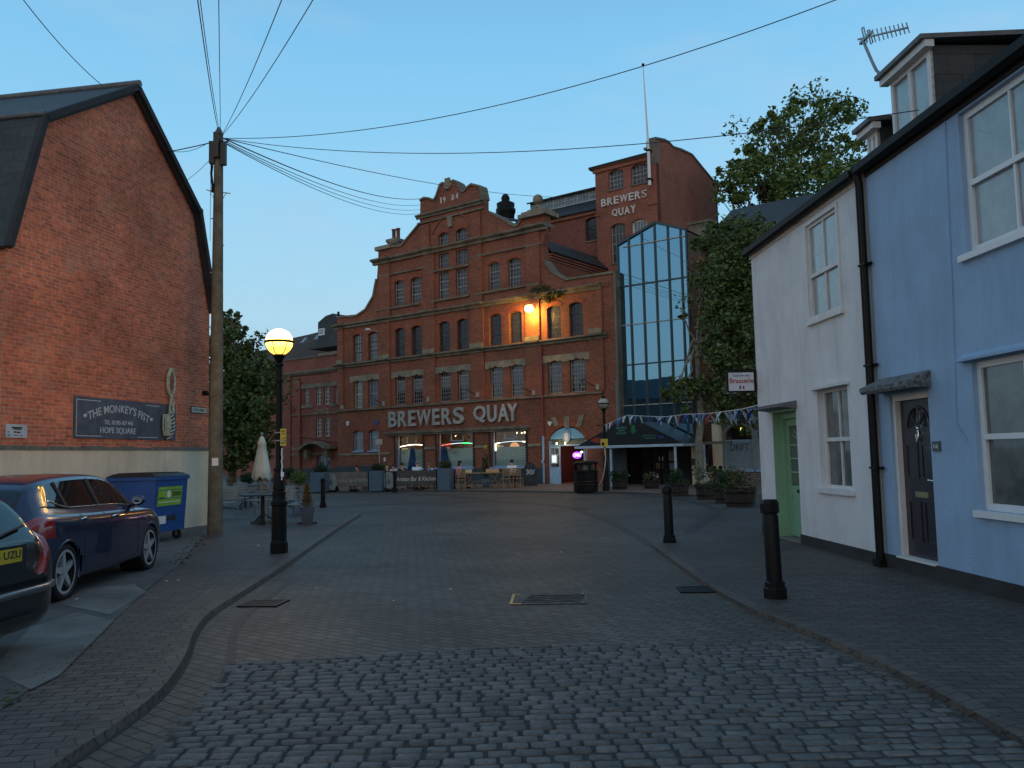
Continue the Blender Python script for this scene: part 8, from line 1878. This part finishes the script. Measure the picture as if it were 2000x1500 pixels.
# chalkboard, small plates, sign post
a, b_ = at0(1021, 43.6), at0(1048, 43.6); t = thing('chalkboard', 'tall round topped dark chalkboard with 30 per cent written in white', 'chalkboard', ((a.x + b_.x) / 2, 43.6, .05)); w2 = (b_.x - a.x) / 2
o = mb(); fr = Fr((t.location.x, 43.6), 94); o.poly(fr, [(-w2, 0.05), (w2, .05), (w2, .92)] + arc(-w2 * .8, w2 * .8, .98, .26, 8) + [(-w2, .92)], -.04, .02); o.build('board', mat('dusty_blackboard', (.035, .045, .052), .8, var=.3, vs=5), t)
o = mb(); text(o, fr, '30/', -w2 * .55, w2 * .7, .62, .88, .022, .026, .004); o.build('chalk_lettering', M['white'], t)
o = mb(); rn = random.Random(7)
for k in range(7): u = rn.uniform(-w2 * .7, 0); z = [.99, 1.05, 1.11, .52, .44, .36, .28][k]; o.box(fr, u, u + rn.uniform(.15, .4), z, z + .012, .022, .025)
o.build('faint_chalk', M['concrete'], t)
p = at0(741, 42.6); t = thing('sign_post', 'thin pale post with a small rectangular sign in front of the blue sash windows', 'sign', p); o = mb(); o.tube([(0, 0, 0), (0, 0, 2.45)], .03, 6); o.build('post', M['galv'], t, local=True); mb().b(-.16, .16, -.05, -.035, 2.25, 2.52).build('plate', M['letter_grey'], t, local=True)
u, z = f(752, 898); t = thing('wall_notice', 'small white box on the brick pier left of the first shop window', 'notice', FA.P(u, z, 0)); mb().box(FA, u - .07, u + .07, z - .1, z + .14, .002, .05).build('box', M['white'], t)
# folded parasols
def parasol(label, p, h_, z0, r0, m, group=None, pole_m=None, base=True):
    t = thing('folded_parasol', label, 'parasol', p, 0, group); n = 16; o = mb(); o.smooth = True; vs = []; prof = [(z0 - .03, r0 * .62), (z0, r0), (z0 + (h_ - z0) * .25, r0 * .80), (z0 + (h_ - z0) * .5, r0 * .62), (z0 + (h_ - z0) * .78, r0 * .42), (z0 + (h_ - z0) * .80, r0 * .50), (z0 + (h_ - z0) * .95, r0 * .25), (h_, .02)]
    for i, (z, r_) in enumerate(prof):
        for k in range(n):
            a = 2 * math.pi * k / n; q = r_ * (1 + (.13 if k % 2 else -.13) * (1 - i / 9)); vs.append((q * math.cos(a), q * math.sin(a), z + (.07 * ((k * 7) % 5 - 2) / 2 if i < 2 else 0)))
    o.add(vs, [(i * n + k, i * n + (k + 1) % n, (i + 1) * n + (k + 1) % n, (i + 1) * n + k) for i in range(len(prof) - 1) for k in range(n)]); o.build('canopy', m, t, local=True)
    mb().tube([(0, 0, .05), (0, 0, h_ + .04)], .025, 8).build('pole', pole_m or M['wood'], t, local=True); mb().ball((0, 0, h_ + .05), .04, 10, 8).build('finial', M['galv'], t, local=True)
    if base: mb().lathe((0, 0, 0), [(.28, 0), (.28, .05), (.06, .09)], 16).build('base', M['concrete_dark'], t, local=True)
    return t
M['navy_cloth'] = mat('navy_parasol_cloth', (.012, .045, .11), .9, var=.2)
parasol('folded navy parasol in front of the leftmost cafe window', at0(806, 43.5), 2.12, .9, .27, M['navy_cloth'], 'folded navy parasols')
parasol('folded navy parasol in front of the middle cafe window with red and green lights', at0(869, 42.9), 2.16, .9, .29, M['navy_cloth'], 'folded navy parasols')
p = at0(948, 42.9); t = thing('potted_plant', 'slender potted plant with a yellow flower head between the two right cafe windows', 'plant', p); mb().lathe((0, 0, 0), [(.18, 0), (.23, .4), (.2, .4)], 12).build('pot', M['zinc'], t, local=True); leafcloud('foliage', [((0, 0, 1.0), (.2, .2, .65), 420)], .06, M['leaf_ol'], t, 5, local=True); leafcloud('flower', [((0, 0, 2.0), .09, 60)], .05, mat('yellow_petals', (.75, .70, .05), .6), t, 6, local=True)
# pub seating on the left footway
def metal_chair(label, p, rz):
    t = thing('metal_chair', label, 'chair', p, rz, 'aluminium slatted chairs at the pub tables'); m = M['galv']
    def leg(pts): mb().tube(pts, .012, 6).build('leg', m, t, local=True)
    leg([(-.22, .22, 0), (-.24, .20, .66)]); leg([(.22, .22, 0), (.24, .20, .66)]); leg([(-.22, -.24, 0), (-.22, -.20, .45), (-.21, -.30, .86)]); leg([(.22, -.24, 0), (.22, -.20, .45), (.21, -.30, .86)])
    for s in (-1, 1): mb().tube([(s * .24, .20, .66), (s * .24, .0, .68), (s * .22, -.26, .66)], .014, 6).build('armrest', m, t, local=True)
    o = mb(); 
    for k in range(6): y = -.18 + .07 * k; o.b(-.21, .21, y, y + .055, .43, .445)
    o.b(-.22, -.2, -.2, .22, .425, .43); o.b(.2, .22, -.2, .22, .425, .43); o.build('seat', M['slatm'], t, local=True)
    o = mb()
    for k in range(5): z = .54 + .068 * k; y = -.232 - .022 * k - .01; o.b(-.20, .20, y - .008, y + .004, z, z + .055)
    o.build('backrest', M['slatm'], t, local=True)
    o = mb(); o.tube([(-.21, -.30, .86), (-.19, -.305, .885), (.19, -.305, .885), (.21, -.30, .86)], .013, 6); o.build('top_rail', m, t, local=True); return t
M['slatm'] = mat('pale_chair_slats', (.30, .32, .30), .6, var=.2)
CH = [('aluminium chair nearest the timber pole, turned towards the dark table', 447, 1012, 25), ('aluminium chair behind the nearest one, left of the dark table', 470, 1000, 200), ('aluminium chair with its back to the pole, at the far left', 437, 990, -60), ('aluminium chair right of the lamp post with rounded back', 566, 1018, -150), ('aluminium chair between parasol and lamp post', 530, 1004, 170), ('aluminium chair tucked under the dark table by the parasol', 497, 1006, 150), ('aluminium chair close behind the lamp post', 540, 1024, 100)]
for lb_, x, y, rz in CH: p = gr(x, y, .05); metal_chair(lb_, (p.x, p.y, .05), R_(rz))
def bistro(label, x, y, r_=.42):
    p = gr(x, y, .05); t = thing('bistro_table', label, 'table', (p.x, p.y, .05), .4, 'dark tables on the pub footway'); mb().lathe((0, 0, 0), [(r_, .72), (r_ + .01, .735), (r_, .75)], 24).build('tabletop', M['dark_trim'], t, local=True); mb().lathe((0, 0, 0), [(.05, .02), (.045, .719)], 10).build('stem', M['dark_trim'], t, local=True)
    for k in range(3): a = k * 2.094; mb().tube([(0, 0, .28), (.36 * math.cos(a), .36 * math.sin(a), .02)], .02, 6).build('leg', M['dark_trim'], t, local=True)
bistro('dark round table under the cream parasol', 513, 1024, .55); bistro('dark round table farther back by the bushes', 478, 992); bistro('dark round table behind the lamp post', 556, 1000)
parasol('folded cream parasol standing through the dark table', (lambda p: (p.x, p.y, .05))(gr(511, 1022, .05)), 2.22, 1.14, .235, mat('cream_parasol_cloth', (.60, .62, .54), .9, var=.12), base=True)
p = gr(537, 985, .05); t = thing('metal_railing', 'low black tubular railing seen behind the parasol', 'railing', (p.x, p.y, .05)); o = mb()
for k in range(3): o.tube([(-.6 + .5 * k, 0, 0), (-.6 + .5 * k, 0, .9), (-.5 + .5 * k, 0, 1.0), (-.2 + .5 * k, 0, 1.0)], .02, 6)
o.tube([(-.7, 0, .55), (.9, 0, .55)], .015, 6); o.build('rail', M['black_paint'], t, local=True)
# topiary
def topiary(label, x, y, kind, seed, s=1.0):
    p = gr(x, y, .05); t = thing('topiary', label, 'potted shrub', (p.x, p.y, .05), .3)
    if kind == 'cone':
        o = mb(); tprism(o, -.17, .17, -.17, .17, 0, .42, .05, .05); o.build('pot', mat('slate_blue_pot', (.05, .07, .095), .6), t, local=True)
        leafcloud('foliage', [((0, 0, .42 + .08 + .088 * k), (.165 - .023 * k, .165 - .023 * k, .085), 260) for k in range(6)], .022, M['leaf_br'], t, seed, local=True)
        mb().b(-.24, .24, -.04, .04, 0, .04).build('pot_foot', M['black_plinth'], t, local=True)
    else:
        o = mb(); tprism(o, -.18, .18, -.18, .18, 0, .36, .03, .03); o.build('pot', M['zinc'], t, local=True); mb().tube([(0, 0, .35), (.015, 0, .7 * s), (0, 0, 1.1 * s)], .016, 6).build('stem', M['bark'], t, local=True)
        leafcloud('foliage', [((0, 0, 1.16 * s), (.26, .26, .22), 1000), ((.07, 0, 1.12 * s), (.22, .22, .18), 300)], .028, M['leaf'] if seed % 2 else M['leaf_dark'], t, seed, local=True)
topiary('golden brown conical conifer in a slate blue pot right of the lit lamp', 600, 1023, 'cone', 2, 1)
topiary('round headed standard tree behind the conifer pot', 583, 1006, 'ball', 3, .93)
topiary('round dark clipped shrub left of the cream parasol', 483, 990, 'ball', 4, .85)
topiary('loose greenish shrub between lamp post and standard tree', 566, 985, 'ball', 6, .95)
p0, p1 = gr(560, 1036, .05), gr(668, 1024, .05); tag(ribbon('painted_line', [p0.lerp(p1, k / 6) for k in range(7)], .06, .056, M['concrete']), kind='structure')
# ================================================================ TREES
def limb(o, a, b_, r0, r1, seed, n=6, wob=.12):
    rn = random.Random(seed); a, b_ = Vector(a), Vector(b_); L_n = (b_ - a).length; pts = []
    for i in range(n + 1):
        t_ = i / n; p = a.lerp(b_, t_); k = math.sin(math.pi * t_) * L_n * wob; p += Vector((rn.uniform(-k, k), rn.uniform(-k, k), rn.uniform(-k, k) * .4)); pts.append(p)
    o.tube(pts, r0, 7, r1); return pts
def tree(label, base, fork, clumps, leaf, m, barkm, seed, r0=.28, density=1.0, name='tree'):
    """clumps: (centre, radius, leaf count)"""
    t = thing(name, label, 'tree', base); o = mb(); limb(o, base, fork, r0, r0 * .7, seed, 6, .03); o.build('trunk', barkm, t)
    o = mb(); rn = random.Random(seed)
    cl = []
    for i, (c, rad, n) in enumerate(clumps):
        pts = limb(o, Vector(fork) + Vector((rn.uniform(-.2, .2), rn.uniform(-.2, .2), rn.uniform(-.5, .3))), c, r0 * .32, .02, seed * 31 + i, 6, .07)
        R0 = rad if isinstance(rad, (int, float)) else rad[0]
        k = max(3, int(n / 60))
        for j in range(k):
            d = Vector((rn.gauss(0, 1), rn.gauss(0, 1), rn.gauss(0, .8))).normalized() * R0 * rn.uniform(.3, 1.05); q = Vector(c) + d
            if j < 6: limb(o, Vector(c).lerp(pts[3], .3), q, .025, .006, seed * 77 + i * 9 + j, 3, .1)
            cl.append((q, R0 * rn.uniform(.20, .42), int(n / k * density)))
    o.build('branches', barkm, t); leafcloud('crown', cl, leaf, m, t, seed + 5); return t
rn = random.Random(21)
# tall plane tree standing behind the brown building
bt = [((1430, 400), 1.5), ((1440, 340), 1.3), ((1475, 290), 1.2), ((1510, 360), 2.0), ((1420, 380), .8), ((1560, 250), 3.0), ((1500, 300), 2.8), ((1620, 260), 2.6), ((1545, 330), 3.0), ((1450, 350), 2.0), ((1600, 340), 3.0), ((1650, 320), 2.2), ((1420, 335), 1.0), ((1590, 215), 1.6), ((1540, 225), 1.2), ((1500, 250), 1.2), ((1560, 400), 2.8), ((1640, 240), 1.2), ((1480, 380), 2.0), ((1660, 275), 1.0), ((1430, 365), 1.2), ((1455, 300), .8), ((1520, 235), .7), ((1680, 300), .8), ((1570, 200), .7), ((1480, 330), 1.8)]
cl = [(at(x, y, 52 + rn.uniform(-2, 2)), r_ * .92, int(175 * r_ ** 1.8)) for (x, y), r_ in bt]
b = at(1560, 900, 54); tree('tall plane tree rising above the dark slate roof and white cottage', (b.x, b.y, 0), (b.x - .5, b.y, 9), cl, .15, M['leaf'], M['bark'], 4, .35)
M['leaf_mid'] = leafm('mid_green_leaf', (.11, .155, .045), (.045, .075, .024))  # mid-green leaves of the front plane tree and the left tree
ft2 = [((1455, 560), 1.8), ((1445, 680), 1.8), ((1440, 620), 1.6), ((1415, 470), 1.5), ((1450, 500), 1.9), ((1365, 478), .6), ((1440, 470), 1.1), ((1475, 455), 1.0), ((1415, 445), .6), ((1430, 580), 2.3), ((1425, 610), 1.2), ((1460, 640), 1.9), ((1425, 690), 1.3), ((1450, 730), 1.8), ((1385, 770), 1.3), ((1340, 760), 1.0), ((1325, 745), .6), ((1440, 790), 1.5), ((1420, 530), 1.7), ((1480, 570), 1.9), ((1420, 560), 1.3), ((1335, 618), .35), ((1500, 520), 1.8), ((1310, 772), .6), ((1490, 700), 2.0)]
cl = [(at(x, y, 36.0 + rn.uniform(-1.2, 1.2)), r_ * .85, int(700 * r_ ** 1.8)) for (x, y), r_ in ft2]
b = at(1366, 900, 36.6); tree('leafy plane tree with pale mottled trunk in front of the brown brick building', (b.x, b.y, 0), (at(1362, 700, 36.6).x, 36.6, 6.2), cl, .095, M['leaf_mid'], M['bark_pale'], 6, .18)
lt = [((470, 750), 2.6), ((445, 760), 2.6), ((490, 800), 2.0), ((460, 830), 2.5), ((495, 850), 1.9), ((450, 690), 1.8), ((470, 700), 2.0), ((505, 760), 1.5), ((445, 640), 1.3), ((458, 655), 1.0), ((452, 610), .55), ((476, 645), .45), ((500, 725), 1.3), ((430, 780), 2.5), ((410, 700), 2.4), ((400, 820), 2.6), ((515, 870), .8), ((448, 880), 1.5), ((470, 885), 1.2), ((515, 800), 1.2)]
cl = [(at(x, y, 49 + rn.uniform(-2, 2)), r_ * .9, int(330 * r_ ** 1.8)) for (x, y), r_ in lt]
b = at(452, 900, 49.5); tree('dense dark green tree between the timber pole and the lit street lamp', (b.x, b.y, 0), (b.x, b.y, 4.0), cl, .14, M['leaf_mid'], M['bark'], 9, .3)
